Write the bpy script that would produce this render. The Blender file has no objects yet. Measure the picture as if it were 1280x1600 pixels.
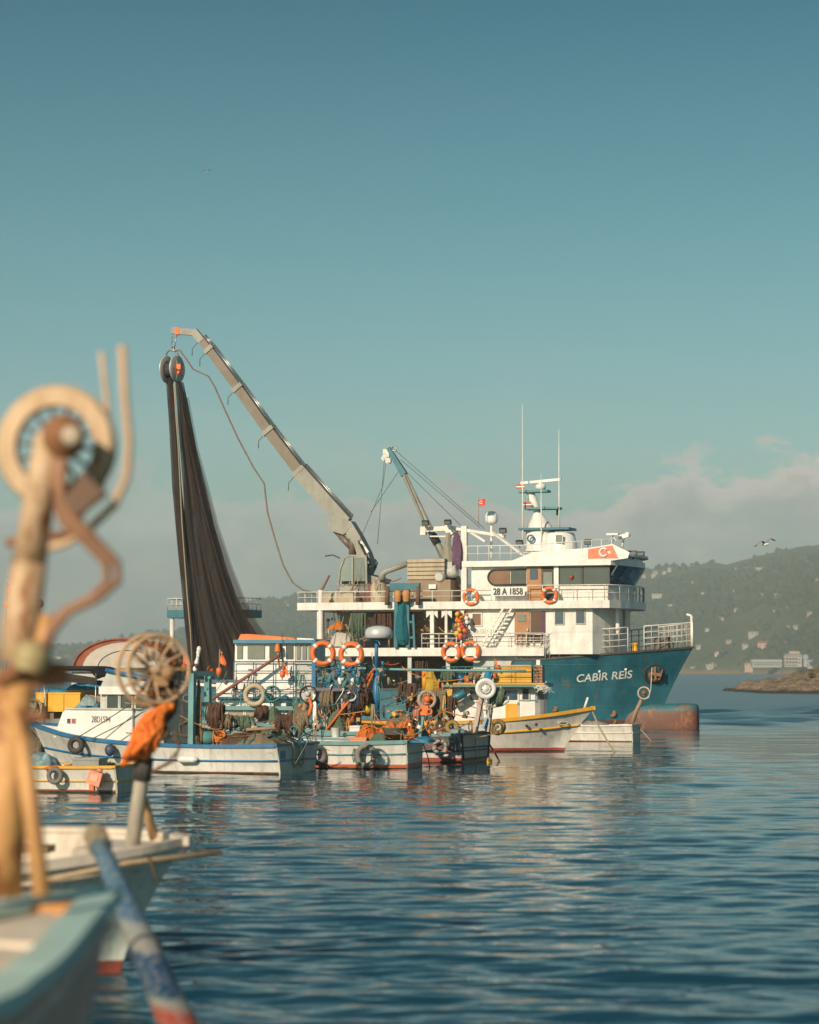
import bpy, math, random
import numpy as np
from math import sin, cos, pi, radians, sqrt, atan2
from mathutils import Vector, Matrix, Quaternion

C = bpy.context.scene.collection
SC = bpy.context.scene
# ------------------------------------------------------------------ camera
FPX, CAMH, HOR = 3778.0, 3.0, 1048.0          # focal length and horizon in photo pixels, eye height in metres
PITCH = math.atan((HOR - 800) / FPX)
cam = bpy.data.cameras.new('camera')
cam.sensor_fit = 'VERTICAL'; cam.sensor_height = 36.0; cam.sensor_width = 28.8
cam.lens = FPX / 1600 * 36
cam.clip_start = 0.5; cam.clip_end = 20000
cam.dof.use_dof = True; cam.dof.focus_distance = 92.0; cam.dof.aperture_fstop = 1.35; cam.dof.aperture_blades = 9
camo = bpy.data.objects.new('camera', cam); C.objects.link(camo)
camo.location = (0, 0, CAMH); camo.rotation_euler = (pi / 2 + PITCH, 0, 0)
SC.camera = camo
# ------------------------------------------------------------------ sky and sun
SUN_EL = radians(26)
SUN_AZ = radians(-150)                         # from +Y, clockwise: the sun stands behind the camera's left shoulder
sun_dir = Vector((sin(SUN_AZ) * cos(SUN_EL), cos(SUN_AZ) * cos(SUN_EL), sin(SUN_EL)))
world = bpy.data.worlds.new('World'); SC.world = world; world.use_nodes = True


class NT:
    """small helper round a node tree"""
    def __init__(s, nt): s.nt = nt; s.n = nt.nodes; s.l = nt.links
    def node(s, t, **kw):
        nd = s.n.new(t)
        for k, v in kw.items():
            if k[0] == '_': nd.inputs[k[1:].replace('_', ' ')].default_value = v
            else: setattr(nd, k, v)
        return nd
    def link(s, a, b): s.l.new(a, b)
    def math(s, op, a, b=None, clamp=False):
        nd = s.n.new('ShaderNodeMath'); nd.operation = op; nd.use_clamp = clamp
        for i, v in enumerate((a, b)):
            if v is None: continue
            if isinstance(v, (int, float)): nd.inputs[i].default_value = v
            else: s.l.new(v, nd.inputs[i])
        return nd.outputs[0]
    def mix(s, f, a, b, mode='MIX'):
        nd = s.n.new('ShaderNodeMix'); nd.data_type = 'RGBA'; nd.blend_type = mode
        for sock, v in ((nd.inputs[0], f), (nd.inputs[6], a), (nd.inputs[7], b)):
            if isinstance(v, (int, float)): sock.default_value = v
            elif isinstance(v, (tuple, list)): sock.default_value = tuple(v) + ((1,) if len(v) == 3 else ())
            else: s.l.new(v, sock)
        return nd.outputs[2]
    def ramp(s, f, pts, interp='LINEAR'):
        nd = s.n.new('ShaderNodeValToRGB'); nd.color_ramp.interpolation = interp
        e = nd.color_ramp.elements
        while len(e) < len(pts): e.new(0.5)
        for el, (p, c) in zip(e, pts):
            el.position = p
            el.color = (c, c, c, 1) if isinstance(c, (int, float)) else tuple(c) + (1,)
        s.l.new(f, nd.inputs[0]); return nd.outputs[0]
    def noise(s, vec, scale, detail=3, rough=.55, dist=0):
        nd = s.n.new('ShaderNodeTexNoise')
        nd.inputs['Scale'].default_value = scale; nd.inputs['Detail'].default_value = detail
        nd.inputs['Roughness'].default_value = rough; nd.inputs['Distortion'].default_value = dist
        if vec is not None: s.l.new(vec, nd.inputs['Vector'])
        return nd.outputs['Fac']
    def mapping(s, vec, scale=(1, 1, 1), loc=(0, 0, 0), rot=(0, 0, 0)):
        nd = s.n.new('ShaderNodeMapping')
        nd.inputs['Scale'].default_value = scale; nd.inputs['Location'].default_value = loc; nd.inputs['Rotation'].default_value = rot
        s.l.new(vec, nd.inputs['Vector']); return nd.outputs[0]


def build_world():
    t = NT(world.node_tree); t.n.clear()
    out = t.node('ShaderNodeOutputWorld'); bg = t.node('ShaderNodeBackground')
    bg.inputs['Strength'].default_value = 0.10
    sky = t.node('ShaderNodeTexSky', sky_type='NISHITA', sun_disc=False, sun_elevation=SUN_EL, sun_rotation=SUN_AZ,
                 altitude=0.0, air_density=1.0, dust_density=1.2, ozone_density=1.5)
    tc = t.node('ShaderNodeTexCoord').outputs['Generated']
    sep = t.node('ShaderNodeSeparateXYZ'); t.link(tc, sep.inputs[0])
    z = sep.outputs[2]
    # the photograph's film-like grade: teal, darker towards the zenith
    grade = t.ramp(t.math('MULTIPLY', z, 1.0, True), [(0.0, SKY_G[0]), (0.09, SKY_G[1]), (0.17, SKY_G[2]), (0.27, SKY_G[3]), (1.0, SKY_G[4])])
    col = t.mix(1.0, sky.outputs[0], grade, 'MULTIPLY')
    # cloud bank round the horizon
    mp = t.mapping(tc, (1, 1, 0.0), (CLOUD_OFF, 0, 0))
    n1 = t.noise(mp, 5.5, 1, .5)
    n2 = t.noise(t.mapping(tc, (1, 1, 1.7), (3.1, .4, .2)), 24, 5, .58)
    bank = t.math('ADD', t.math('MULTIPLY', n1, 0.05), t.math('MULTIPLY', n2, 0.085))
    top = t.math('ADD', t.math('ADD', bank, 0.008), t.math('MULTIPLY', t.math('MAXIMUM', t.math('MINIMUM', sep.outputs[0], .22), -.22), .07))
    dlt = t.math('SUBTRACT', top, z)
    m = t.node('ShaderNodeMapRange', interpolation_type='SMOOTHSTEP'); t.link(dlt, m.inputs[0])
    m.inputs[1].default_value = -0.002; m.inputs[2].default_value = 0.006
    thick = t.ramp(t.noise(t.mapping(tc, (1, 1, 2.5)), 7, 4, .55), [(0.3, 0.55), (0.58, 1.0)])
    thick = t.math('MULTIPLY', thick, t.math('ADD', t.math('MULTIPLY', sep.outputs[0], 1.4), .88, True))
    mask = t.math('MULTIPLY', m.outputs[0], thick)
    # thin high wisps above the bank
    n3 = t.noise(t.mapping(tc, (1, 1, 3.0), (7.7, 0, 0)), 9, 5, .6)
    w = t.math('MULTIPLY', t.ramp(n3, [(0.52, 0), (0.75, .30)]), t.ramp(z, [(0.05, 1), (0.14, 0)]))
    mask = t.math('MAXIMUM', mask, w)
    shade = t.ramp(t.math('ADD', t.math('MULTIPLY', dlt, 11), t.math('MULTIPLY', t.math('SUBTRACT', n2, .5), 1.6)),
                   [(0.0, CLOUD_C[0]), (0.35, CLOUD_C[1]), (0.9, CLOUD_C[2])])
    col = t.mix(mask, col, shade)
    t.link(col, bg.inputs[0]); t.link(bg.outputs[0], out.inputs[0])


SKY_G = [(0.58, 0.77, 0.70), (0.54, 0.75, 0.68), (0.285, 0.61, 0.54), (0.042, 0.355, 0.36), (0.06, 0.38, 0.385)]
CLOUD_C = [(5.9, 5.4, 4.8), (4.2, 4.15, 3.8), (2.5, 3.05, 2.95)]
CLOUD_OFF = 0.55
build_world()
sl = bpy.data.lights.new('sun', 'SUN'); sl.energy = 4.2; sl.angle = radians(0.6); sl.color = (1.0, 0.80, 0.60)
so = bpy.data.objects.new('sun', sl); C.objects.link(so)
so.rotation_euler = sun_dir.to_track_quat('Z', 'Y').to_euler()
SC.view_settings.view_transform = 'Standard'; SC.view_settings.look = 'None'
SC.view_settings.exposure = 0.34; SC.view_settings.gamma = 1.0; SC.view_settings.use_curve_mapping = False
SC.cycles.max_bounces = 6; SC.cycles.transparent_max_bounces = 16; SC.cycles.volume_bounces = 0
SC.cycles.use_denoising = True


# ------------------------------------------------------------------ helpers
def S(h):
    """#rrggbb -> linear"""
    h = h.lstrip('#'); o = []
    for i in (0, 2, 4):
        c = int(h[i:i + 2], 16) / 255
        o.append(c / 12.92 if c <= .04045 else ((c + .055) / 1.055) ** 2.4)
    return tuple(o)


MATS = {}


def _mat(name):
    m = bpy.data.materials.new(name); m.use_nodes = True
    t = NT(m.node_tree); b = t.n['Principled BSDF']
    return m, t, b


def paint(name, rgb, rough=.45, dirt=.35, dirtc=(.16, .11, .07), rust=0.0, scale=1.0, metal=0.0, boot=None, bump=.02, spec=.5, fade=.12, plates=None):
    """painted surface: patchy colour, vertical run-off streaks, rust spots, optional anti-fouling band below z=boot[0]"""
    if name in MATS: return MATS[name]
    m, t, b = _mat(name)
    tc = t.node('ShaderNodeTexCoord').outputs['Object']
    n1 = t.noise(tc, 1.3 * scale, 5, .6)
    pale = tuple(min(1, c * (1 + fade) + fade * .15) for c in rgb); deep = tuple(c * (1 - fade) for c in rgb)
    col = t.mix(t.ramp(n1, [(.32, 0), (.68, 1)]), deep, pale)
    if boot:
        z = t.node('ShaderNodeSeparateXYZ'); t.link(tc, z.inputs[0])
        zz = t.math('ADD', z.outputs[2], t.math('MULTIPLY', t.math('SUBTRACT', t.noise(tc, 3, 3), .5), .03))
        for (zb, cb) in boot:
            f = t.math('LESS_THAN', zz, zb)
            col = t.mix(f, col, cb)
    st = t.noise(t.mapping(tc, (5 * scale, 5 * scale, .55 * scale)), 1.0, 4, .65)
    f = t.math('MULTIPLY', t.ramp(st, [(.48, 0), (.74, 1)]), dirt)
    col = t.mix(f, col, dirtc)
    fine = t.noise(tc, 14 * scale, 4, .7)
    col = t.mix(t.math('MULTIPLY', t.ramp(fine, [(.5, 0), (.75, 1)]), dirt * .5), col, dirtc)
    if rust > 0:
        r = t.noise(t.mapping(tc, (1.5 * scale, 1.5 * scale, .8 * scale)), 2.2, 6, .7, .4)
        rc = t.mix(t.noise(tc, 9 * scale, 3), (.20, .06, .02), (.36, .15, .05))
        col = t.mix(t.ramp(r, [(.70 - rust * .45, 0), (.80 - rust * .42, 1)]), col, rc)
    t.link(col, b.inputs['Base Color'])
    t.link(t.math('ADD', t.math('MULTIPLY', fine, .25), rough - .1), b.inputs['Roughness'])
    b.inputs['Metallic'].default_value = metal; b.inputs['Specular IOR Level'].default_value = spec
    hh = t.math('ADD', n1, t.math('MULTIPLY', fine, .3))
    if plates:                                                     # welded plating: seams and slight hollows between frames
        sp = t.node('ShaderNodeSeparateXYZ'); t.link(tc, sp.inputs[0]); cb = t.node('ShaderNodeCombineXYZ')
        t.link(t.math('ADD', sp.outputs[0], t.math('MULTIPLY', sp.outputs[1], .6)), cb.inputs[0]); t.link(sp.outputs[2], cb.inputs[1])
        br = t.node('ShaderNodeTexBrick'); t.link(cb.outputs[0], br.inputs['Vector']); br.inputs['Scale'].default_value = 1.0
        br.inputs['Brick Width'].default_value = plates[0]; br.inputs['Row Height'].default_value = plates[1]; br.inputs['Mortar Size'].default_value = .014; br.inputs['Mortar Smooth'].default_value = .6
        dn = t.noise(t.mapping(tc, (1.6, 1.6, .9)), 1.0, 2)
        hh = t.math('ADD', hh, t.math('ADD', t.math('MULTIPLY', br.outputs['Fac'], 1.2), t.math('MULTIPLY', dn, 2.2)))
        col = t.mix(t.math('MULTIPLY', br.outputs['Fac'], .28), col, dirtc); t.link(col, b.inputs['Base Color'])
    if bump:
        bp = t.node('ShaderNodeBump'); bp.inputs['Strength'].default_value = .5; bp.inputs['Distance'].default_value = bump
        t.link(hh, bp.inputs['Height']); t.link(bp.outputs[0], b.inputs['Normal'])
    MATS[name] = m; return m


def cloth(name, c1, c2, scale=6, rough=.9, strand=0.0, bump=.05, alpha=0.0):
    """nets, tarps and rope heaps: crumpled colour with strands"""
    if name in MATS: return MATS[name]
    m, t, b = _mat(name)
    tc = t.node('ShaderNodeTexCoord').outputs['Object']
    n = t.noise(tc, scale, 6, .7, .6)
    col = t.mix(t.ramp(n, [(.3, 0), (.7, 1)]), c1, c2)
    h = n
    if strand:
        wv = t.node('ShaderNodeTexVoronoi', feature='DISTANCE_TO_EDGE'); wv.inputs['Scale'].default_value = strand
        t.link(tc, wv.inputs['Vector'])
        e = t.ramp(wv.outputs[0], [(.0, 1), (.12, 0)])
        col = t.mix(t.math('MULTIPLY', e, .6), col, tuple(min(1, x * 1.7 + .02) for x in c2))
        h = t.math('ADD', n, e)
    t.link(col, b.inputs['Base Color']); b.inputs['Roughness'].default_value = rough; b.inputs['Specular IOR Level'].default_value = .15
    bp = t.node('ShaderNodeBump'); bp.inputs['Strength'].default_value = .8; bp.inputs['Distance'].default_value = bump
    t.link(h, bp.inputs['Height']); t.link(bp.outputs[0], b.inputs['Normal'])
    MATS[name] = m; return m


def glass(name, rgb=(.03, .04, .045), rough=.08):
    if name in MATS: return MATS[name]
    m, t, b = _mat(name)
    tc = t.node('ShaderNodeTexCoord').outputs['Object']
    n = t.noise(tc, 1.7, 4, .6)
    t.link(t.mix(n, rgb, tuple(c * 2.2 for c in rgb)), b.inputs['Base Color'])
    t.link(t.math('MULTIPLY', t.noise(tc, 5, 3), rough * 2), b.inputs['Roughness'])
    b.inputs['IOR'].default_value = 1.5; b.inputs['Specular IOR Level'].default_value = .8
    MATS[name] = m; return m


def ray(px, py):
    u, v = (px - 640) / FPX, (800 - py) / FPX
    return Vector((u, cos(PITCH) - v * sin(PITCH), sin(PITCH) + v * cos(PITCH)))


EYE = Vector((0, 0, CAMH))


def P(px, py, Y):
    d = ray(px, py); return EYE + d * (Y / d.y)


def W(px, py):
    d = ray(px, py); return EYE + d * (-CAMH / d.z)


class Fr:
    """a thing's own frame: origin o, local x along the hull (heading th), local y away from the side we see"""
    def __init__(s, o, th):
        s.o = Vector(o); s.th = th; s.c = cos(th); s.s = sin(th)
    def w(s, p): return Vector((s.o.x + p[0] * s.c - p[1] * s.s, s.o.y + p[0] * s.s + p[1] * s.c, s.o.z + p[2]))
    def L(s, px, py, c=0.0):
        d = ray(px, py); q = EYE - s.o
        t = (c - (-q.x * s.s + q.y * s.c)) / (-d.x * s.s + d.y * s.c)
        p = q + d * t
        return Vector((p.x * s.c + p.y * s.s, c, p.z))


WORLDF = Fr((0, 0, 0), 0)


def basis(ax):
    ax = Vector(ax).normalized()
    up = Vector((0, 0, 1)) if abs(ax.z) < .95 else Vector((1, 0, 0))
    u = ax.cross(up).normalized(); return ax, u, u.cross(ax).normalized()


class MB:
    """collects shapes; build() links them as ONE mesh object"""
    def __init__(s, fr=None): s.v = []; s.f = []; s.mi = []; s.sm = []; s.fr = fr or WORLDF
    def add(s, vs, fs, mat=0, smooth=False):
        o = len(s.v); s.v += [Vector(p) for p in vs]
        for f in fs: s.f.append([i + o for i in f]); s.mi.append(mat); s.sm.append(smooth)
        return s
    def box(s, c, d, mat=0, R=None):
        c = Vector(c); vs = []
        for x in (-.5, .5):
            for y in (-.5, .5):
                for z in (-.5, .5):
                    p = Vector((x * d[0], y * d[1], z * d[2]))
                    vs.append(c + (R @ p if R else p))
        return s.add(vs, [(0, 1, 3, 2), (4, 6, 7, 5), (0, 4, 5, 1), (2, 3, 7, 6), (0, 2, 6, 4), (1, 5, 7, 3)], mat)
    def bb(s, x0, x1, y0, y1, z0, z1, mat=0):
        return s.box(((x0 + x1) / 2, (y0 + y1) / 2, (z0 + z1) / 2), (abs(x1 - x0), abs(y1 - y0), abs(z1 - z0)), mat)
    def pbox(s, x0, y0, x1, y1, c0, c1, mat=0, at=None):
        """box whose near face covers the photo rectangle when seen on local plane y=at (default c0)"""
        a = c0 if at is None else at
        p, q = s.fr.L(x0, y0, a), s.fr.L(x1, y1, a)
        r, u = s.fr.L(x1, y0, a), s.fr.L(x0, y1, a)
        return s.bb(p.x, q.x, c0, c1, (q.z + u.z) / 2, (p.z + r.z) / 2, mat)
    def bar(s, p, q, w, h=None, mat=0):
        p, q = Vector(p), Vector(q); h = h or w
        ax, u, n = basis(q - p); vs = []
        for e in (p, q):
            for a, b in ((-1, -1), (1, -1), (1, 1), (-1, 1)): vs.append(e + u * (a * w / 2) + n * (b * h / 2))
        return s.add(vs, [(3, 2, 1, 0), (4, 5, 6, 7), (0, 1, 5, 4), (1, 2, 6, 5), (2, 3, 7, 6), (3, 0, 4, 7)], mat)
    def taper(s, p, q, w0, h0, w1, h1, mat=0):
        p, q = Vector(p), Vector(q); ax, u, n = basis(q - p); vs = []
        for e, w, h in ((p, w0, h0), (q, w1, h1)):
            for a, b in ((-1, -1), (1, -1), (1, 1), (-1, 1)): vs.append(e + u * (a * w / 2) + n * (b * h / 2))
        return s.add(vs, [(3, 2, 1, 0), (4, 5, 6, 7), (0, 1, 5, 4), (1, 2, 6, 5), (2, 3, 7, 6), (3, 0, 4, 7)], mat)
    def tube(s, pts, r, n=6, mat=0, closed=False):
        pts = [Vector(p) for p in pts]; k = len(pts)
        rs = r if isinstance(r, (list, tuple)) else [r] * k
        vs = []; u = None
        for i, p in enumerate(pts):
            a, b = pts[i - 1] if (i or closed) else p, pts[(i + 1) % k] if (i < k - 1 or closed) else p
            t = (b - a)
            if t.length < 1e-9: t = Vector((0, 0, 1))
            t.normalize()
            if u is None: _, u, _ = basis(t)
            u = (u - t * u.dot(t)); u = u.normalized() if u.length > 1e-6 else basis(t)[1]
            w = t.cross(u)
            for j in range(n): vs.append(p + (u * cos(2 * pi * j / n) + w * sin(2 * pi * j / n)) * rs[i])
        fs = []
        for i in range(k if closed else k - 1):
            for j in range(n):
                a, b = i * n, ((i + 1) % k) * n
                fs.append((a + j, a + (j + 1) % n, b + (j + 1) % n, b + j))
        o = len(s.v); s.add(vs, fs, mat, True)
        if not closed: s.f += [[o + j for j in range(n)][::-1], [o + (k - 1) * n + j for j in range(n)]]; s.mi += [mat] * 2; s.sm += [False] * 2
        return s
    def cyl(s, p, q, r, n=10, mat=0): return s.tube([p, q], r, n, mat)
    def torus(s, c, ax, R, r, N=24, n=8, mat=0, a0=0, a1=2 * pi, squash=1):
        c = Vector(c); ax, u, w = basis(ax); full = abs(a1 - a0 - 2 * pi) < 1e-6
        pts = [c + u * (R * cos(a0 + (a1 - a0) * i / N)) + w * (R * squash * sin(a0 + (a1 - a0) * i / N)) for i in range(N if full else N + 1)]
        return s.tube(pts, r, n, mat, full)
    def lathe(s, prof, c, ax=(0, 0, 1), n=16, mat=0, smooth=True, cap=True):
        """prof: (radius, distance along axis)"""
        c = Vector(c); ax, u, w = basis(ax); vs = []
        for r, t in prof:
            for j in range(n): vs.append(c + ax * t + (u * cos(2 * pi * j / n) + w * sin(2 * pi * j / n)) * r)
        fs = [(i * n + j, i * n + (j + 1) % n, (i + 1) * n + (j + 1) % n, (i + 1) * n + j) for i in range(len(prof) - 1) for j in range(n)]
        o = len(s.v); s.add(vs, fs, mat, smooth)
        if cap:
            for i in (0, len(prof) - 1):
                if prof[i][0] > 1e-4: s.f.append([o + i * n + j for j in range(n)]); s.mi.append(mat); s.sm.append(False)
        return s
    def ball(s, c, r, n=12, mat=0, sz=1.0):
        m = n // 2
        return s.lathe([(r * sin(pi * i / m) + 1e-5, -r * sz * cos(pi * i / m)) for i in range(m + 1)], c, (0, 0, 1), n, mat, cap=False)
    def extr(s, poly, vec, mat=0):
        """solid from a planar polygon pushed along vec"""
        k = len(poly); a = [Vector(p) for p in poly]; vec = Vector(vec)
        return s.add(a + [p + vec for p in a], [tuple(range(k))[::-1], tuple(range(k, 2 * k))] + [(i, (i + 1) % k, k + (i + 1) % k, k + i) for i in range(k)], mat)
    def pextr(s, pts, c0, c1, mat=0, at=None):
        """photo polygon on local plane c0 extruded to c1"""
        a = c0 if at is None else at
        return s.extr([(lambda q: (q.x, c0, q.z))(s.fr.L(x, y, a)) for x, y in pts], (0, c1 - c0, 0), mat)
    def grid(s, rows, mat=0, smooth=True, wrap=False):
        k = len(rows[0]); vs = [p for r in rows for p in r]; fs = []
        for i in range(len(rows) - 1):
            for j in range(k if wrap else k - 1):
                fs.append((i * k + j, i * k + (j + 1) % k, (i + 1) * k + (j + 1) % k, (i + 1) * k + j))
        return s.add(vs, fs, mat, smooth)
    def ptube(s, pts, c, r, n=6, mat=0):
        """tube through photo points, each lying on local plane c (number or list)"""
        cs = c if isinstance(c, (list, tuple)) else [c] * len(pts)
        return s.tube([s.fr.L(x, y, k) for (x, y), k in zip(pts, cs)], r, n, mat)
    def build(s, name, mats, parent=None, label=None, cat=None, group=None, kind=None, world=False):
        """under parent: verts stay in the frame; top-level: moved to world and origin set under the thing"""
        mats = mats if isinstance(mats, (list, tuple)) else [mats]
        vs = s.v; loc = None
        if parent is None and not world:
            vs = [s.fr.w(p) for p in vs]
            lo = Vector([min(p[i] for p in vs) for i in range(3)]); hi = Vector([max(p[i] for p in vs) for i in range(3)])
            loc = Vector(((lo.x + hi.x) / 2, (lo.y + hi.y) / 2, lo.z)); vs = [p - loc for p in vs]
        me = bpy.data.meshes.new(name)
        me.from_pydata([tuple(p) for p in vs], [], s.f)
        me.polygons.foreach_set('material_index', s.mi); me.polygons.foreach_set('use_smooth', s.sm)
        for m in mats: me.materials.append(m)
        me.update()
        o = bpy.data.objects.new(name, me); C.objects.link(o)
        if loc is not None: o.location = loc
        if parent is not None: o.parent = parent
        return tag(o, label, cat, group, kind)


def tag(o, label=None, cat=None, group=None, kind=None):
    for k, v in (('label', label), ('category', cat), ('group', group), ('kind', kind)):
        if v: o[k] = v
    return o


def thing(name, fr, label, cat, group=None):
    o = bpy.data.objects.new(name, None); C.objects.link(o)
    o.location = fr.o; o.rotation_euler = (0, 0, fr.th); o.empty_display_size = .3
    return tag(o, label, cat, group)


def anchor(name, fr, local, label, cat, group=None):
    """Empty at a point of a frame; returns it and the frame its parts are built in"""
    f = Fr(fr.w(local), fr.th)
    return thing(name, f, label, cat, group), f


def copy_tree(o, parent=None):
    c = o.copy(); C.objects.link(c)
    if parent is not None: c.parent = parent
    for ch in list(o.children): copy_tree(ch, c)
    return c


def lettering(text, name, mat, parent, origin, xdir, zdir, height, depth=.02, shear=0.0, bold=0.0, width=None):
    cu = bpy.data.curves.new(name, 'FONT'); cu.body = text; cu.size = 1.0; cu.extrude = depth / max(height, .01) * .7
    cu.shear = shear; cu.offset = bold
    ob = bpy.data.objects.new('lettering_tmp', cu); C.objects.link(ob)
    dg = bpy.context.evaluated_depsgraph_get()
    me = bpy.data.meshes.new_from_object(ob.evaluated_get(dg))
    bpy.data.objects.remove(ob); bpy.data.curves.remove(cu)
    co = np.empty(len(me.vertices) * 3); me.vertices.foreach_get('co', co); co = co.reshape(-1, 3)
    x0, x1 = co[:, 0].min(), co[:, 0].max(); y0 = 0.0; k = height / .70
    kx = k if width is None else width / (x1 - x0)
    X = Vector(xdir).normalized(); Z = Vector(zdir).normalized(); N = X.cross(Z)
    out = np.zeros_like(co)
    for a in range(3):
        out[:, a] = origin[a] + X[a] * (co[:, 0] - x0) * kx + Z[a] * (co[:, 1] - y0) * k + N[a] * co[:, 2] * k
    me.vertices.foreach_set('co', out.ravel()); me.update()
    me.materials.clear(); me.materials.append(mat)
    o = bpy.data.objects.new(name, me); C.objects.link(o); o.parent = parent
    return o


def rail(fr, root, pts, h, mat, n_rails=3, gap=.9, r=.022, name='railing', top=None):
    """tube railing along local points"""
    m = MB(fr); pts = [Vector(p) for p in pts]; up = Vector((0, 0, h))
    for k in range(n_rails):
        f = 1 - k / n_rails
        m.tube([p + up * f for p in pts], (r * 1.25 if k == 0 else r * .8), 5)
    for a, b in zip(pts, pts[1:]):
        q = max(1, round((b - a).length / gap))
        for i in range(q + 1):
            p = a.lerp(b, i / q); m.tube([p, p + up], r, 5)
    return m.build(name, mat, root)


def resample(st, k=4):
    a = np.array(st, float); n = len(a); out = []
    for i in range(n - 1):
        p0, p1, p2, p3 = a[max(i - 1, 0)], a[i], a[i + 1], a[min(i + 2, n - 1)]
        for j in range(k):
            t = j / k
            q = .5 * ((2 * p1) + (-p0 + p2) * t + (2 * p0 - 5 * p1 + 4 * p2 - p3) * t * t + (-p0 + 3 * p1 - 3 * p2 + p3) * t ** 3)
            lo, hi = np.minimum(p1, p2), np.maximum(p1, p2)
            out.append(np.clip(q, lo, hi))
    out.append(a[-1]); return out


def hull(fr, root, B, st, mhull, mcap, mdeck, drop=.3, zk=-.5, cap=.1, capz=.06, strakes=(), mtransom=None, flare=1.4, mstrake=None, minner=None, k=4, caplabel=None):
    """boat hull from stations bow..stern: (x at sheer, x at waterline, half-breadth sheer, half-breadth waterline, sheer z)"""
    st = resample(st, k); cy = B / 2; m1, m2 = 7, 3
    def sect(q):
        xt, xw, ht, hw, zt = q; o = []
        for j in range(m1 + 1):
            u = 1 - j / m1; o.append((xw + (xt - xw) * u ** 1.25, hw + (ht - hw) * u ** flare, zt * u))
        for j in range(1, m2 + 1):
            a = j / m2 * pi / 2; o.append((xw, max(hw * cos(a), .004), zk * sin(a)))
        return o
    secs = [sect(q) for q in st]
    m = MB(fr)
    for sg in (-1, 1): m.grid([[(x, cy + sg * y, z) for x, y, z in s] for s in secs])
    m.add([(x, cy - y, z) for x, y, z in secs[0]] + [(x, cy + y, z) for x, y, z in secs[0]], [(i, i + 1, len(secs[0]) + i + 1, len(secs[0]) + i) for i in range(len(secs[0]) - 1)], 0, True)
    h = m.build('hull', mhull, root)
    sl = secs[-1]; nn = len(sl)
    t = MB(fr); dx = .05 * (1 if st[-1][0] > st[0][0] else -1)
    poly = [(x, cy - y, z) for x, y, z in sl] + [(x, cy + y, z) for x, y, z in reversed(sl)]
    t.extr(poly, (dx, 0, 0)); t.build('transom', mtransom or mhull, root)
    # bulwark inside and deck
    ins = []
    for q in st:
        u = max((q[4] - drop) / q[4], 0); yb = q[3] + (q[2] - q[3]) * u ** flare
        ins.append((q[0], max(q[2] - cap * .8, .01), q[4], q[4] - drop, q[1] + (q[0] - q[1]) * u ** 1.25, max(yb - cap * .8, .008)))
    d = MB(fr); inr = MB(fr)
    d.grid([[(xb, cy - yb, z1), (xb, cy, z1 + .04), (xb, cy + yb, z1)] for x, y, z0, z1, xb, yb in ins]); d.build('deck', mdeck, root)
    for sg in (-1, 1): inr.grid([[(x, cy + sg * y, z0), (xb, cy + sg * yb, z1)] for x, y, z0, z1, xb, yb in ins])
    x, y, z0, z1, xb, yb = ins[-1]; xi = x - dx
    inr.add([(xi, cy - y, z0), (xi, cy + y, z0), (xi, cy + y, z1), (xi, cy - y, z1)], [(0, 1, 2, 3)])
    inr.build('bulwark', minner or mdeck, root)
    g = MB(fr)
    for sg in (-1, 1):
        g.grid([[(q[0], cy + sg * (max(q[2] - cap, 0)), q[4] - .01), (q[0], cy + sg * max(q[2] - cap, 0), q[4] + capz), (q[0], cy + sg * (q[2] + .035), q[4] + capz), (q[0], cy + sg * (q[2] + .035), q[4] - capz)] for q in st], smooth=False)
    q = st[-1]; g.bb(q[0] - abs(cap) / 2, q[0] + cap / 2 + .02, cy - q[2] - .03, cy + q[2] + .03, q[4] - .02, q[4] + capz + .003)
    q = st[0]; sx = 1 if st[0][0] > st[-1][0] else -1
    g.bb(q[0] - .12 * sx, q[0] + .06 * sx, cy - .08, cy + .08, q[4] - capz, q[4] + capz + .004)
    g.build('gunwale', mcap, root, caplabel)
    for fz, r in strakes:
        s = MB(fr)
        for sg in (-1, 1):
            pts = []
            for q in st:
                u = fz; xt, xw, ht, hw, zt = q
                pts.append((xw + (xt - xw) * u ** 1.25, cy + sg * (hw + (ht - hw) * u ** flare + .012), zt * u))
            s.tube(pts, r, 6)
        q = st[-1]; s.bar((q[1] + (q[0] - q[1]) * fz + dx, cy - q[3] - (q[2] - q[3]) * fz ** flare, q[4] * fz), (q[1] + (q[0] - q[1]) * fz + dx, cy + q[3] + (q[2] - q[3]) * fz ** flare, q[4] * fz), .05, r * 1.8)
        s.build('rubbing_strake', mstrake or mcap, root)
    return h


def fbm(x, y, seed=0, oct=5, lac=2.0, gain=.5):
    """cheap smooth value noise for terrain and cloth, vectorised"""
    r = np.zeros_like(x, float); a = 1.0; f = 1.0; tot = 0
    for o in range(oct):
        X, Y = x * f + seed * 17.3 + o * 7.1, y * f + seed * 5.7 + o * 3.3
        xi, yi = np.floor(X), np.floor(Y); u, v = X - xi, Y - yi
        u, v = u * u * (3 - 2 * u), v * v * (3 - 2 * v)
        def hsh(i, j):
            k = np.sin(i * 127.1 + j * 311.7 + seed * 13.7) * 43758.5453; return k - np.floor(k)
        r += a * ((hsh(xi, yi) * (1 - u) + hsh(xi + 1, yi) * u) * (1 - v) + (hsh(xi, yi + 1) * (1 - u) + hsh(xi + 1, yi + 1) * u) * v)
        tot += a; a *= gain; f *= lac
    return r / tot


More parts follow.
